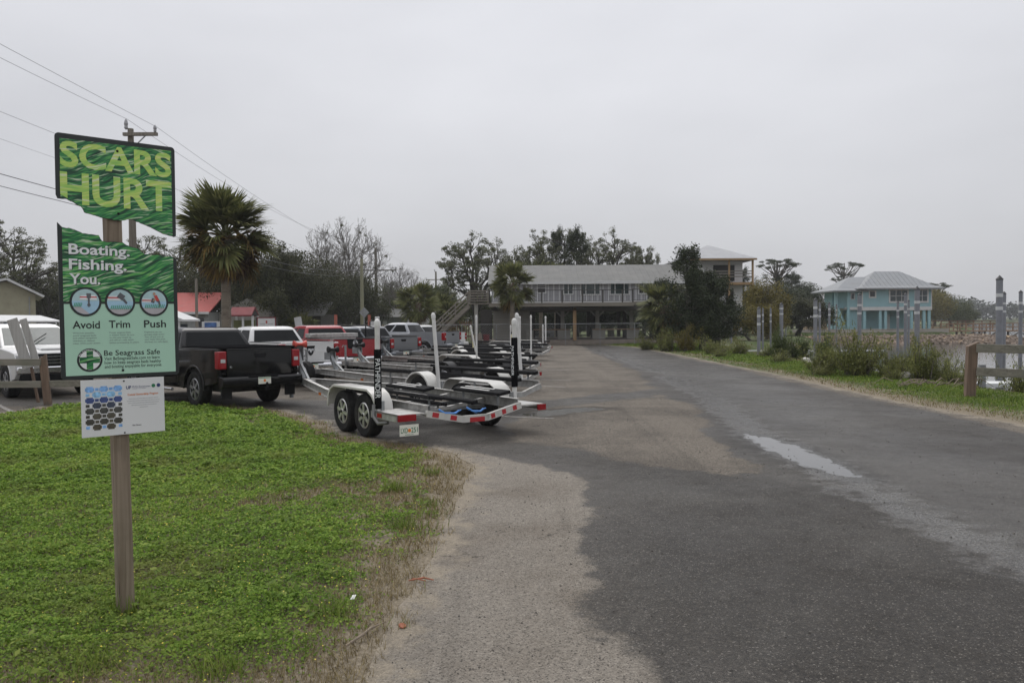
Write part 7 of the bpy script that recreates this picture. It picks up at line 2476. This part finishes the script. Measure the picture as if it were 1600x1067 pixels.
        for s in (-1, 1):
            bo = MB()
            bo.box((-0.1, s * 0.72, 0.72), (3.4, 0.11, 0.07), Matrix.Rotation(s * 0.2, 3, 'X'))
            bo.build('bunk', M['carpet'], t, bevel=0.012, seg=2)
            bo = MB()
            bo.box((0.1, s * 0.30, 0.60), (2.9, 0.11, 0.07), Matrix.Rotation(s * 0.12, 3, 'X'))
            bo.build('bunk', M['carpet'], t, bevel=0.012, seg=2)
            for x in (-1.5, 0.0, 1.35):
                MB().beam((x, s * 0.72, zr - 0.04), (x, s * 0.72, 0.69), 0.05, 0.012, (0, 1, 0)).build('bunk_bracket', M['galv'], t)
    # winch post, winch, bow roller
    wx = -L + winch_x
    wp = MB()
    wp.beam((wx + 0.30, 0, zr + 0.05 * ws), (wx, 0, zr + 0.62 * ws), 0.09, 0.09, (1, 0, 0.5))
    wpo = wp.build('winch_post', M['galv'], t, bevel=0.006, seg=1)
    MB().beam((wx + 0.62, 0, zr + 0.05 * ws), (wx + 0.12, 0, zr + 0.42 * ws), 0.05, 0.035).build('winch_brace', M['galv'], t)
    wi = MB()
    wi.bb(wx - 0.14, wx + 0.10, -0.10, -0.075, zr + 0.44 * ws, zr + 0.70 * ws)
    wi.bb(wx - 0.14, wx + 0.10, 0.075, 0.10, zr + 0.44 * ws, zr + 0.70 * ws)
    wi.lathe([(0.035, -0.075), (0.06, -0.07), (0.06, 0.07), (0.035, 0.075)], (wx - 0.03, 0, zr + 0.58 * ws), (0, 1, 0), 14)
    wi.tube([(wx - 0.05, 0.10, zr + 0.55 * ws), (wx - 0.05, 0.18, zr + 0.55 * ws), (wx - 0.20, 0.19, zr + 0.46 * ws), (wx - 0.20, 0.28, zr + 0.46 * ws)], 0.011, 8)
    wi.build('winch', M['galv'], t)
    rl = MB()
    rl.lathe([(0.03, -0.15), (0.085, -0.14), (0.075, -0.11), (0.035, -0.05), (0.035, 0.05), (0.075, 0.11), (0.085, 0.14), (0.03, 0.15)], (wx + 0.12, 0, zr + 0.80 * ws), (0, 1, 0), 16)
    rl.build('bow_roller', M[winch], t, smooth=True)
    MB().beam((wx - 0.02, 0, zr + 0.60 * ws), (wx + 0.12, 0, zr + 0.80 * ws), 0.20, 0.02, (1, 0, 0)).build('roller_arm', M['galv'], t)
    # tongue jack and coupler
    jk = MB()
    jk.tube([(-L + 0.62, -0.12, 0.18), (-L + 0.62, -0.12, 1.06)], 0.032, 12)
    jk.tube([(-L + 0.62, -0.12, 0.12), (-L + 0.62, -0.12, 0.20)], 0.045, 12)
    jk.tube([(-L + 0.62, -0.12, 1.02), (-L + 0.62, -0.20, 1.06), (-L + 0.62, -0.24, 1.0)], 0.012, 8)
    jk.bb(-L + 0.56, -L + 0.68, -0.10, -0.04, zr - 0.07, zr + 0.07)
    jk.build('tongue_jack', M['galv'], t, smooth=True)
    cp = MB()
    cp.beam((-L + 0.20, 0, zr), (-L - 0.05, 0, zr - 0.01), 0.12, 0.11)
    cp.lathe([(0.05, -0.05), (0.06, 0), (0.05, 0.05)], (-L - 0.06, 0, zr), (0, 0, 1), 12)
    cp.bb(-L + 0.0, -L + 0.14, -0.02, 0.02, zr + 0.05, zr + 0.12)
    cp.build('coupler', M['galv'], t)
    if spare:
        sp = wheel_parts(t, 0, 0, -1, 0.33, 0.20, M['rim_dark'], 5)
        sp.name = 'spare_tyre'
        sp.location = (-L + 1.0, -0.34, 0.10)
    if tape:
        # blue straps on the rear crossmember, looped wire and grey hose
        for (y0, y1) in ((-0.62, -0.28), (-0.14, 0.16)):
            st = MB()
            st.tube([(rx - 0.02, y0, 0.50), (rx + 0.02, y0 + 0.08, 0.445), (rx + 0.02, y1 - 0.08, 0.43), (rx - 0.02, y1, 0.46)], 0.014, 7)
            st.tube([(rx - 0.03, y0 + 0.03, 0.47), (rx + 0.01, (y0 + y1) / 2, 0.415), (rx - 0.01, y1 + 0.04, 0.47)], 0.009, 6)
            st.build('strap', M['blue_strap'], t, smooth=True)
        MB().tube([(pole_x + 0.02, -W / 2 - 0.01, 0.56), (pole_x + 0.08, -W / 2 - 0.05, 0.40), (pole_x + 0.22, -W / 2 - 0.04, 0.30), (pole_x + 0.42, -W / 2 + 0.02, 0.33)], 0.026, 10).build('hose', M['hose'], t, smooth=True)
    if plate:
        po = MB()
        po.bb(rx + 0.03, rx + 0.036, -W / 2 + 0.02, -W / 2 + 0.325, 0.165, 0.325)
        pp_ = po.build('licence_plate', M['plate'], t, bevel=0.002, seg=1)
        tx = MB()
        f = lambda a, c: (rx + 0.0375, -W / 2 + 0.02 + a, 0.165 + c)
        fit_text(tx, plate[0], 0.018, 0.128, 0.045, 0.072, f, 0.01)
        fit_text(tx, plate[1], 0.182, 0.290, 0.045, 0.072, f, 0.01)
        fit_text(tx, 'SUNSHINE STATE', 0.085, 0.22, 0.012, 0.015, f, 0.01)
        tx.build('plate_lettering', M['plate_green'], pp_, fix=False)
        MB().add([f(0.155 + 0.026 * cos(k * pi / 8), 0.078 + 0.026 * sin(k * pi / 8)) for k in range(16)], [tuple(range(16))]).build('plate_orange', M['plate_orange'], pp_, fix=False)
    return t


def nrm2(a, b):
    l = hypot(a, b)
    return (a / l, b / l)


D1 = nrm2(0.58, -0.815)
trailer('silver tandem-axle boat trailer with black-sleeved guide poles, nearest the grass', (-1.56, 13.80), D1, 6.2, 2.62, True, cover=True, tape=True, pole_h=1.30, pole_x=0.98,
        text={'near': radians(-27), 'far': radians(-72)}, plate=('LXD', '251'), pole_r=0.038, winch='red_plastic', winch_x=0.72, ws=1.0)
D2 = nrm2(0.68, -0.735)
trailer('boat trailer with plain white poles and a spare wheel on its tongue', (-1.12, 17.45), D2, 6.9, 2.35, False, pole_h=1.42, pole_x=0.72, bunk='long', spare=True, lean=(-0.03, -0.10), winch='black_plastic', pole_r=0.037, winch_x=1.65)
trailer('low black-bunked boat trailer without guide poles behind the white-poled one', (-1.0, 21.4), nrm2(0.70, -0.714), 6.4, 2.2, False, fender='black_plastic', poles=(0, 0), bunk='long', rim='rim_dark')
trailer('boat trailer with tall thin straight white poles, third row back', (-0.9, 25.6), nrm2(0.70, -0.714), 6.4, 2.4, True, pole_h=1.42, pole_x=0.95, bunk='long', fender='white_paint', pole_r=0.027)
trailer('boat trailer with one leaning white pole and dark fenders', (-1.2, 30.2), nrm2(0.72, -0.69), 6.0, 2.3, False, pole_h=1.1, lean=(-0.12, -0.18), poles=(1, 0), bunk='long', fender='white_paint', rim='rim_dark', pole_r=0.030)
trailer('boat trailer with short yellowed poles topped by black caps', (-1.5, 33.8), nrm2(0.72, -0.69), 6.0, 2.3, False, pole_h=0.8, pole_m='pvc_yellow', ball=True, bunk='long', fender='white_paint', pole_r=0.03)
trailer('boat trailer with medium white poles near the far end of the lot', (-0.1, 36.8), nrm2(0.75, -0.66), 6.0, 2.3, True, pole_h=1.05, bunk='long', fender='black_plastic', pole_r=0.03)
trailer('small boat trailer with white fenders at the far end of the row', (0.15, 41.5), nrm2(0.8, -0.6), 5.0, 2.3, True, pole_h=1.45, pole_x=1.1, bunk='long', fender='white_paint', pole_r=0.04)
# ================================================================== pickup trucks
def bil(c, u, v):
    a = c[0].lerp(c[1], u)
    d = c[3].lerp(c[2], u)
    return a.lerp(d, v)


def pickup(label, pos, Fd, paint, scale=0.96, toolbox=None, tonneau=False, lampstyle='tall', rimm='rim_dark', plate=None, emblem=None, bumper='paint', front=False, roofh=1.80, glass='glass_dark', step=False, tail_text=None, handle='black', rack=False):
    t = thing('pickup_truck', label, 'pickup truck', (pos[0], pos[1], 0), atan2(Fd[1], Fd[0]), 'pickup trucks parked in the lot', scale)
    P = M[paint]
    W = 0.99
    zr = 1.325          # bed rail
    zb = 1.265          # belt line under the windows
    R = 0.41
    ra, fa = 1.22, 4.85

    def arch(cx, r, a0=pi, a1=0.0, n=10, zc=R):
        return [(cx + r * cos(a0 + (a1 - a0) * i / n), zc + r * sin(a0 + (a1 - a0) * i / n)) for i in range(n + 1)]
    ar = 0.52
    # cab and nose: one lofted shell, flanks rounded at belt and sill
    side = [(2.02, 0.44), (fa - ar - 0.02, 0.44)] + arch(fa, ar) + [(fa + ar + 0.02, 0.46), (5.66, 0.50), (5.74, 0.60), (5.76, 0.86), (5.74, 1.06), (5.64, 1.17), (5.25, 1.22), (4.60, 1.265), (4.28, zb), (2.02, zb + 0.03)]

    def shell(name, poly, ys, parent, m, bev=0.03):
        """loft of the side outline across the width; ys = (y, dz squeeze) stations"""
        mb = MB()
        n = len(poly)
        vs_ = []
        for (y, q) in ys:
            for (x, z) in poly:
                zz = z
                if z > 1.0:
                    zz = z - q * 1.0
                vs_.append((x, y, zz))
        fs = []
        for k in range(len(ys) - 1):
            for i in range(n):
                j = (i + 1) % n
                fs.append((k * n + i, k * n + j, (k + 1) * n + j, (k + 1) * n + i))
        fs.append(tuple(range(n)))
        fs.append(tuple((len(ys) - 1) * n + i for i in range(n - 1, -1, -1)))
        mb.add(vs_, fs)
        return mb.build(name, m, parent, bevel=bev, seg=3)
    shell('body', side, [(-W, 0.045), (-W + 0.06, 0.012), (-0.6, 0.0), (0.6, 0.0), (W - 0.06, 0.012), (W, 0.045)], t, P)
    # bed sides, each with its own wheel opening and flared arch lip
    bside = [(0.06, 0.60), (ra - ar - 0.02, 0.50)] + arch(ra, ar) + [(ra + ar + 0.02, 0.44), (2.00, 0.44), (2.00, zr), (0.04, zr)]
    for s in (-1, 1):
        mb = MB()
        mb.prism(bside, lambda a, c: (a, s * W, c), lambda a, c: (a, s * (W - 0.10), c))
        mb.build('bed_side', P, t, bevel=0.025, seg=3)
        lip = MB()
        pts_ = arch(ra, ar + 0.012)
        for a, c in zip(pts_, pts_[1:]):
            lip.beam((a[0], s * (W + 0.004), a[1]), (c[0], s * (W + 0.004), c[1]), 0.03, 0.05, (c[0] - ra, 0, c[1] - R), ext=0.004)
        lip.build('arch_lip', P, t, bevel=0.008, seg=2)
        lip = MB()
        pts_ = arch(fa, ar + 0.012)
        for a, c in zip(pts_, pts_[1:]):
            lip.beam((a[0], s * (W + 0.004), a[1]), (c[0], s * (W + 0.004), c[1]), 0.03, 0.05, (c[0] - fa, 0, c[1] - R), ext=0.004)
        lip.build('arch_lip', P, t, bevel=0.008, seg=2)
        MB().bb(0.10, 1.99, s * (W - 0.11), s * (W - 0.005), zr + 0.002, zr + 0.022).build('rail_cap', M['trim_black'], t, bevel=0.006, seg=1)
    MB().bb(0.06, 2.0, -W + 0.11, W - 0.11, 0.78, 0.83).build('bed_floor', M['underbody'], t)
    MB().bb(0.3, 5.4, -0.68, 0.68, 0.36, 0.80).build('underbody', M['underbody'], t)
    # tailgate with pressed panel and handle
    tg = MB()
    tg.bb(-0.02, 0.055, -0.79, 0.79, 0.74, zr)
    tgo = tg.build('tailgate', P, t, bevel=0.014, seg=3)
    MB().bb(-0.030, -0.021, -0.68, 0.68, 0.80, 1.10).build('pressed_panel', P, tgo, bevel=0.006, seg=2)
    MB().bb(-0.030, 0.062, -0.77, 0.77, zr - 0.002, zr + 0.016).build('tailgate_cap', M['trim_black'] if paint != 'paint_white' else P, tgo, bevel=0.005, seg=1)
    hz = zr - 0.145
    MB().prism([(-0.15, hz + 0.05), (0.15, hz + 0.05), (0.11, hz - 0.05), (-0.11, hz - 0.05)], lambda a, c: (-0.036, a, c), lambda a, c: (-0.022, a, c)).build('tailgate_handle', M['trim_black'], tgo, bevel=0.004, seg=1)
    if emblem == 'shield':
        e = MB().prism([(-0.11, 0.10), (0.11, 0.10), (0.12, 0.02), (0.06, -0.10), (0, -0.14), (-0.06, -0.10), (-0.12, 0.02)], lambda a, c: (-0.044, a, 1.075 + c), lambda a, c: (-0.031, a, 1.075 + c))
        eo = e.build('emblem', M['trim_black'], tgo, bevel=0.004, seg=1)
        hm = MB()
        for s in (-1, 1):
            hm.prism([(s * 0.012, 0.07), (s * 0.085, 0.075), (s * 0.095, 0.02), (s * 0.06, -0.03), (s * 0.065, 0.02), (s * 0.03, 0.025)], lambda a, c: (-0.049, a, 1.075 + c), lambda a, c: (-0.045, a, 1.075 + c))
        hm.prism([(-0.03, 0.06), (0.03, 0.06), (0.035, -0.01), (0.0, -0.06), (-0.035, -0.01)], lambda a, c: (-0.049, a, 1.075 + c), lambda a, c: (-0.045, a, 1.075 + c))
        hm.build('emblem_head', M['chrome'], eo)
    if emblem == 'ring':
        e = MB().prism([(-0.30, 0.16), (0.30, 0.16), (0.28, -0.14), (0.2, -0.18), (-0.2, -0.18), (-0.28, -0.14)], lambda a, c: (-0.046, a, 1.18 + c), lambda a, c: (-0.031, a, 1.18 + c))
        eo = e.build('emblem', M['trim_black'], tgo, bevel=0.01, seg=2)
        rg = MB()
        for k in range(20):
            a0, a1 = 2 * pi * k / 20, 2 * pi * (k + 1) / 20
            rg.beam((-0.050, 0.075 * cos(a0), 1.21 + 0.075 * sin(a0)), (-0.050, 0.075 * cos(a1), 1.21 + 0.075 * sin(a1)), 0.02, 0.008, (1, 0, 0), ext=0.002)
        rg.bb(-0.055, -0.047, -0.10, 0.10, 1.197, 1.223)
        rg.build('emblem_ring', M['chrome'], eo)
    if tail_text:
        tx = MB()
        for (s_, y0, y1, z, cap) in tail_text:
            # read from behind: the text runs towards -y
            fit_text(tx, s_, 0, y0 - y1, 0, cap, lambda a, c, y0=y0, z=z: (-0.0325 if z < 1.10 and abs(y0) < 0.68 else -0.024, y0 - a, z + c), 0.01)
        tx.build('tailgate_lettering', M['chrome'], tgo, fix=False)
    # tail lamps
    for s in (-1, 1):
        tl_ = MB()
        tl_.bb(-0.035, 0.16, s * 0.81, s * (W + 0.008), 0.90, 1.29)
        to = tl_.build('tail_lamp', M['red_lens'], t, bevel=0.02, seg=2)
        MB().bb(-0.042, -0.034, s * 0.84, s * (W - 0.04), 1.04, 1.12).build('lamp_window', M['clear_lens'], to, bevel=0.004, seg=1)
    # rear bumper, plate, hitch
    bm_ = MB()
    prof = [(-0.02, 0.74), (-0.16, 0.725), (-0.19, 0.69), (-0.19, 0.56), (-0.15, 0.50), (0.05, 0.48), (0.08, 0.74)]
    bm_.prism(prof, lambda a, c: (a, -W + 0.02, c), lambda a, c: (a, W - 0.02, c))
    bmo = bm_.build('rear_bumper', P if bumper == 'paint' else M[bumper], t, bevel=0.015, seg=2)
    MB().bb(-0.20, -0.10, -0.36, 0.36, 0.725, 0.742).build('step_pad', M['trim_black'], bmo)
    pl = MB().bb(-0.206, -0.196, -0.155, 0.155, 0.545, 0.70).build('licence_plate', M['plate'], t, bevel=0.003, seg=1)
    tx = MB()
    for k in range(12):
        pass
    MB().add([(-0.2075, 0.03 * cos(k * pi / 8), 0.622 + 0.03 * sin(k * pi / 8)) for k in range(16)], [tuple(range(16))]).build('plate_orange', M['plate_orange'], pl, fix=False)
    MB().bb(-0.2072, -0.2062, -0.15, 0.15, 0.673, 0.690).build('plate_band', M['plate_green'], pl)
    hb = MB()
    hb.beam((0.25, 0, 0.44), (-0.30, 0, 0.44), 0.07, 0.07)
    hb.beam((-0.22, 0, 0.44), (-0.34, 0, 0.50), 0.06, 0.03)
    hb.lathe([(0.012, 0), (0.012, 0.04), (0.026, 0.05), (0.03, 0.075), (0.02, 0.10), (0.004, 0.105)], (-0.31, 0, 0.49), (0, 0, 1), 12)
    hb.build('hitch', M['trim_black'], t)
    for s in (-1, 1):
        MB().bb(0.04, 0.09, s * 0.66, s * 0.90, 0.24, 0.50).build('mud_flap', M['black_plastic'], t)
    # greenhouse
    zt = roofh
    lowc = [(2.04, -0.915, zb), (4.38, -0.915, zb), (4.38, 0.915, zb), (2.04, 0.915, zb)]
    rings = [
        ([2.04, 4.40], 0.925, zb - 0.03), ([2.05, 4.33], 0.92, zb + 0.02),
        ([2.33, 3.47], 0.745, zt - 0.085), ([2.40, 3.36], 0.695, zt - 0.03), ([2.52, 3.20], 0.60, zt)]
    vs_, fs = [], []
    for (xs, y, z) in rings:
        bow = 0.035
        xm = (xs[0] + xs[1]) / 2
        vs_ += [(xs[0], -y, z), (xm, -y - 0.01, z + 0.012), (xs[1], -y, z), (xs[1] + bow, 0, z + 0.004), (xs[1], y, z), (xm, y + 0.01, z + 0.012), (xs[0], y, z), (xs[0] - bow, 0, z + 0.004)]
    for k in range(len(rings) - 1):
        for i in range(8):
            j = (i + 1) % 8
            fs.append((k * 8 + i, k * 8 + j, (k + 1) * 8 + j, (k + 1) * 8 + i))
    fs.append(tuple(range(7, -1, -1)))
    fs.append(tuple((len(rings) - 1) * 8 + i for i in range(8)))
    cab = MB().add(vs_, fs).build('cab', P, t, bevel=0.03, seg=3)
    b0, b1 = rings[1], rings[2]

    def V3(x, y, z):
        return Vector((x, y, z))
    # rear window in two halves that follow the bowed glass
    def pane(name, corners, u0, u1, v0, v1, m, shave=0.0):
        q = [bil(corners, u0 + shave, v0), bil(corners, u1 + shave * 0, v0), bil(corners, u1, v1), bil(corners, u0, v1)]
        n_ = (q[1] - q[0]).cross(q[2] - q[0]).normalized()
        q = [p + n_ * 0.003 for p in q]
        return MB().slab(q, 0.006).build(name, m, t)
    zb0, zb1 = b0[2], b1[2]
    cR = [V3(b0[0][0], b0[1], zb0), V3(b0[0][0] - 0.035, 0, zb0 + 0.004), V3(b1[0][0] - 0.035, 0, zb1 + 0.004), V3(b1[0][0], b1[1], zb1)]
    cR2 = [V3(b0[0][0] - 0.035, 0, zb0 + 0.004), V3(b0[0][0], -b0[1], zb0), V3(b1[0][0], -b1[1], zb1), V3(b1[0][0] - 0.035, 0, zb1 + 0.004)]
    pane('rear_window', cR, 0.13, 1.0, 0.10, 0.93, M['glass_dark'])
    pane('rear_window', cR2, 0.0, 0.87, 0.10, 0.93, M['glass_dark'])
    MB().box((b0[0][0] - 0.0 + 0.045, 0.62, zb0 + 0.085), (0.012, 0.09, 0.07), Matrix.Rotation(radians(32), 3, 'Y')).build('sticker', M['sticker_red'], t)
    # windscreen
    cF = [V3(b0[0][1], -b0[1], zb0), V3(b0[0][1] + 0.035, 0, zb0 + 0.004), V3(b1[0][1] + 0.035, 0, zb1 + 0.004), V3(b1[0][1], -b1[1], zb1)]
    cF2 = [V3(b0[0][1] + 0.035, 0, zb0 + 0.004), V3(b0[0][1], b0[1], zb0), V3(b1[0][1], b1[1], zb1), V3(b1[0][1] + 0.035, 0, zb1 + 0.004)]
    pane('windscreen', cF, 0.08, 1.0, 0.06, 0.95, M['glass'])
    pane('windscreen', cF2, 0.0, 0.92, 0.06, 0.95, M['glass'])
    for s in (-1, 1):
        xm0, xm1 = (b0[0][0] + b0[0][1]) / 2, (b1[0][0] + b1[0][1]) / 2
        cA = [V3(b0[0][0], s * b0[1], zb0), V3(xm0, s * (b0[1] + .01), zb0 + .012), V3(xm1, s * (b1[1] + .01), zb1 + .012), V3(b1[0][0], s * b1[1], zb1)]
        cB = [V3(xm0, s * (b0[1] + .01), zb0 + .012), V3(b0[0][1], s * b0[1], zb0), V3(b1[0][1], s * b1[1], zb1), V3(xm1, s * (b1[1] + .01), zb1 + .012)]
        for nm, c, u0, u1 in (('side_window', cA, 0.13, 0.93), ('side_window', cB, 0.04, 0.88)):
            q = [bil(c, u0, 0.12), bil(c, u1, 0.12), bil(c, min(u1, 0.93), 0.93), bil(c, u0 + 0.02, 0.93)]
            if s > 0:
                q = q[::-1]
            n_ = (q[1] - q[0]).cross(q[2] - q[0]).normalized()
            q = [p + n_ * 0.003 for p in q]
            MB().slab(q, 0.006).build(nm, M[glass], t)
        # doors stand a touch proud of the flank, with handles
        for (x0, x1) in ((2.12, 3.02), (3.05, 4.16)):
            d = MB()
            d.bb(x0, x1, s * (W - 0.01), s * (W + 0.006), 0.52, zb - 0.075)
            do = d.build('door', P, t, bevel=0.006, seg=2)
            MB().bb(x0 + 0.06, x0 + 0.25, s * (W + 0.012), s * (W + 0.035), 1.10, 1.135).build('handle', M['chrome'] if handle == 'chrome' else M['trim_black'], do, bevel=0.006, seg=1)
        mi = MB()
        mi.bb(3.86, 3.98, s * (W + 0.05), s * (W + 0.27), zb - 0.03, zb + 0.20)
        mio = mi.build('wing_mirror', M['trim_black'], t, bevel=0.03, seg=2)
        MB().bb(3.90, 3.96, s * (W - 0.06), s * (W + 0.08), zb + 0.0, zb + 0.05).build('mirror_arm', M['trim_black'], mio)
        if step:
            MB().tube([(2.3, s * (W + 0.03), 0.36), (4.1, s * (W + 0.03), 0.36)], 0.035, 10).build('side_step', M['chrome'], t, smooth=True)
        for x in (ra, fa):
            wheel_parts(t, x, s * (W - 0.13), s, R, 0.27, M[rimm], 6, 0.62)
    # third brake lamp
    MB().bb(2.385, 2.43, -0.17, 0.17, zt - 0.062, zt - 0.02).build('brake_lamp', M['red_lens'], t, bevel=0.006, seg=1)
    for s in (-1, 1):
        MB().bb(2.383, 2.43, s * 0.18, s * 0.27, zt - 0.06, zt - 0.025).build('cargo_lamp', M['clear_lens'], t)
    # nose: grille, lamps, bumper
    gr = MB().bb(5.735, 5.775, -0.62, 0.62, 0.80, 1.12).build('grille', M['trim_black'], t, bevel=0.01, seg=1)
    for z in (0.88, 0.96, 1.04):
        MB().bb(5.776, 5.790, -0.60, 0.60, z - 0.014, z + 0.014).build('grille_bar', M['chrome'] if front else M['trim_black'], gr)
    for s in (-1, 1):
        MB().bb(5.62, 5.772, s * 0.64, s * (W - 0.02), 0.90, 1.10).build('headlamp', M['clear_lens'], t, bevel=0.02, seg=2)
        MB().bb(5.70, 5.79, s * 0.66, s * 0.84, 0.58, 0.68).build('fog_lamp', M['trim_black'], t, bevel=0.01, seg=1)
    MB().bb(5.60, 5.80, -W + 0.02, W - 0.02, 0.62, 0.80).build('front_bumper', M['chrome'] if front else P, t, bevel=0.03, seg=2)
    MB().bb(5.60, 5.785, -W + 0.10, W - 0.10, 0.44, 0.615).build('front_valance', M['trim_black'], t, bevel=0.02, seg=2)
    if front:
        MB().prism([(-0.42, 1.255), (0.42, 1.255), (0.36, 1.325), (-0.36, 1.325)], lambda a, c: (4.75, a, c), lambda a, c: (5.5, a * 0.85, c - 0.065)).build('hood_bulge', P, t, bevel=0.03, seg=3)
        MB().beam((4.36, -0.2, 1.37), (3.96, 0.25, 1.60), 0.02, 0.02).build('wiper', M['trim_black'], t)
    if tonneau:
        MB().bb(0.06, 1.98, -W + 0.06, W - 0.06, zr + 0.024, zr + 0.05).build('tonneau_cover', M['fabric_black'], t, bevel=0.01, seg=2)
    if rack:
        rk = MB()
        for s in (-1, 1):
            rk.tube([(1.9, s * 0.8, zr), (1.9, s * 0.8, zt + 0.06)], 0.028, 8)
            rk.tube([(1.9, s * 0.8, zt + 0.06), (0.9, s * 0.8, zt - 0.1), (0.7, s * 0.8, zr)], 0.028, 8)
        rk.tube([(1.9, -0.8, zt + 0.06), (1.9, 0.8, zt + 0.06)], 0.028, 8)
        rk.tube([(1.9, -0.8, zt - 0.2), (1.9, 0.8, zt - 0.2)], 0.02, 8)
        rk.build('cab_rack', M['trim_black'], t)
    return t


pickup('black pickup seen from behind with soft bed cover, hitched to the nearest trailer', (-5.30, 17.35), nrm2(-0.71, 0.70), 'paint_black', 0.93, tonneau=True, bumper='paint', step=True, handle='chrome', tail_text=[('4x4', 0.74, 0.60, 0.92, 0.05)])
ob = bpy.data.objects
pickup('white pickup with dark horned-head tailgate emblem beside the black one', (-5.55, 22.7), nrm2(-0.68, 0.735), 'paint_white', 0.92, emblem='shield', bumper='chrome')
pickup('red pickup with black tailgate panel and silver toolbox in its bed', (-5.05, 26.5), nrm2(-0.62, 0.785), 'paint_red', 0.92, emblem='ring', bumper='chrome')
pickup('dark blue grey pickup with a black headache rack beyond the red one', (-5.0, 29.8), nrm2(-0.66, 0.75), 'paint_navy', 0.88, rack=True)
pickup('grey pickup with silver tailgate and black bed rails, fifth from the front', (-4.25, 32.3), nrm2(-0.70, 0.714), 'paint_grey', 0.88)
pickup('black pickup half hidden behind the grey tailgate', (-4.7, 35.6), nrm2(-0.72, 0.69), 'paint_black', 0.86)
pickup('silver pickup turned to show its left flank near the stilt house', (-2.9, 40.4), nrm2(-0.93, 0.37), 'paint_silver', 0.94)
pickup('white pickup behind the silver one, farthest of the row', (-2.9, 44.8), nrm2(-0.90, 0.44), 'paint_white', 0.86)
# white pickup at left facing the camera
pickup('white pickup facing the camera behind the left fence', (-15.0, 23.9), nrm2(0.72, -0.69), 'paint_white', 0.96, front=True, glass='glass', rimm='rim_dark', roofh=1.86)

# silver toolbox across the red truck's bed
rd = nrm2(-0.62, 0.785)
tb = thing('toolbox', 'silver aluminium toolbox lying across the red pickup bed', 'toolbox', (-5.05 + rd[0] * 1.62, 26.5 + rd[1] * 1.62, 1.16), atan2(rd[1], rd[0]))
MB().bb(-0.22, 0.22, -0.86, 0.86, 0.10, 0.24).build('lid', M['alu'], tb, bevel=0.012, seg=2)
MB().bb(-0.20, 0.20, -0.80, 0.80, -0.12, 0.098).build('box', M['alu'], tb, bevel=0.008, seg=1)
# ================================================================== damp air: faint even haze
m, nt, b, nd, lk = new_mat('haze')
nd.remove(b)
pv_ = nd.new('ShaderNodeVolumePrincipled')
pv_.inputs['Color'].default_value = (0.93, 0.95, 0.97, 1)
pv_.inputs['Density'].default_value = 0.00042
pv_.inputs['Anisotropy'].default_value = 0.2
lk.new(pv_.outputs['Volume'], nd['Material Output'].inputs['Volume'])
hz_ = MB().bb(-2800, 2800, -400, 3200, -4.0, 22.0).build('haze', m, kind='stuff')
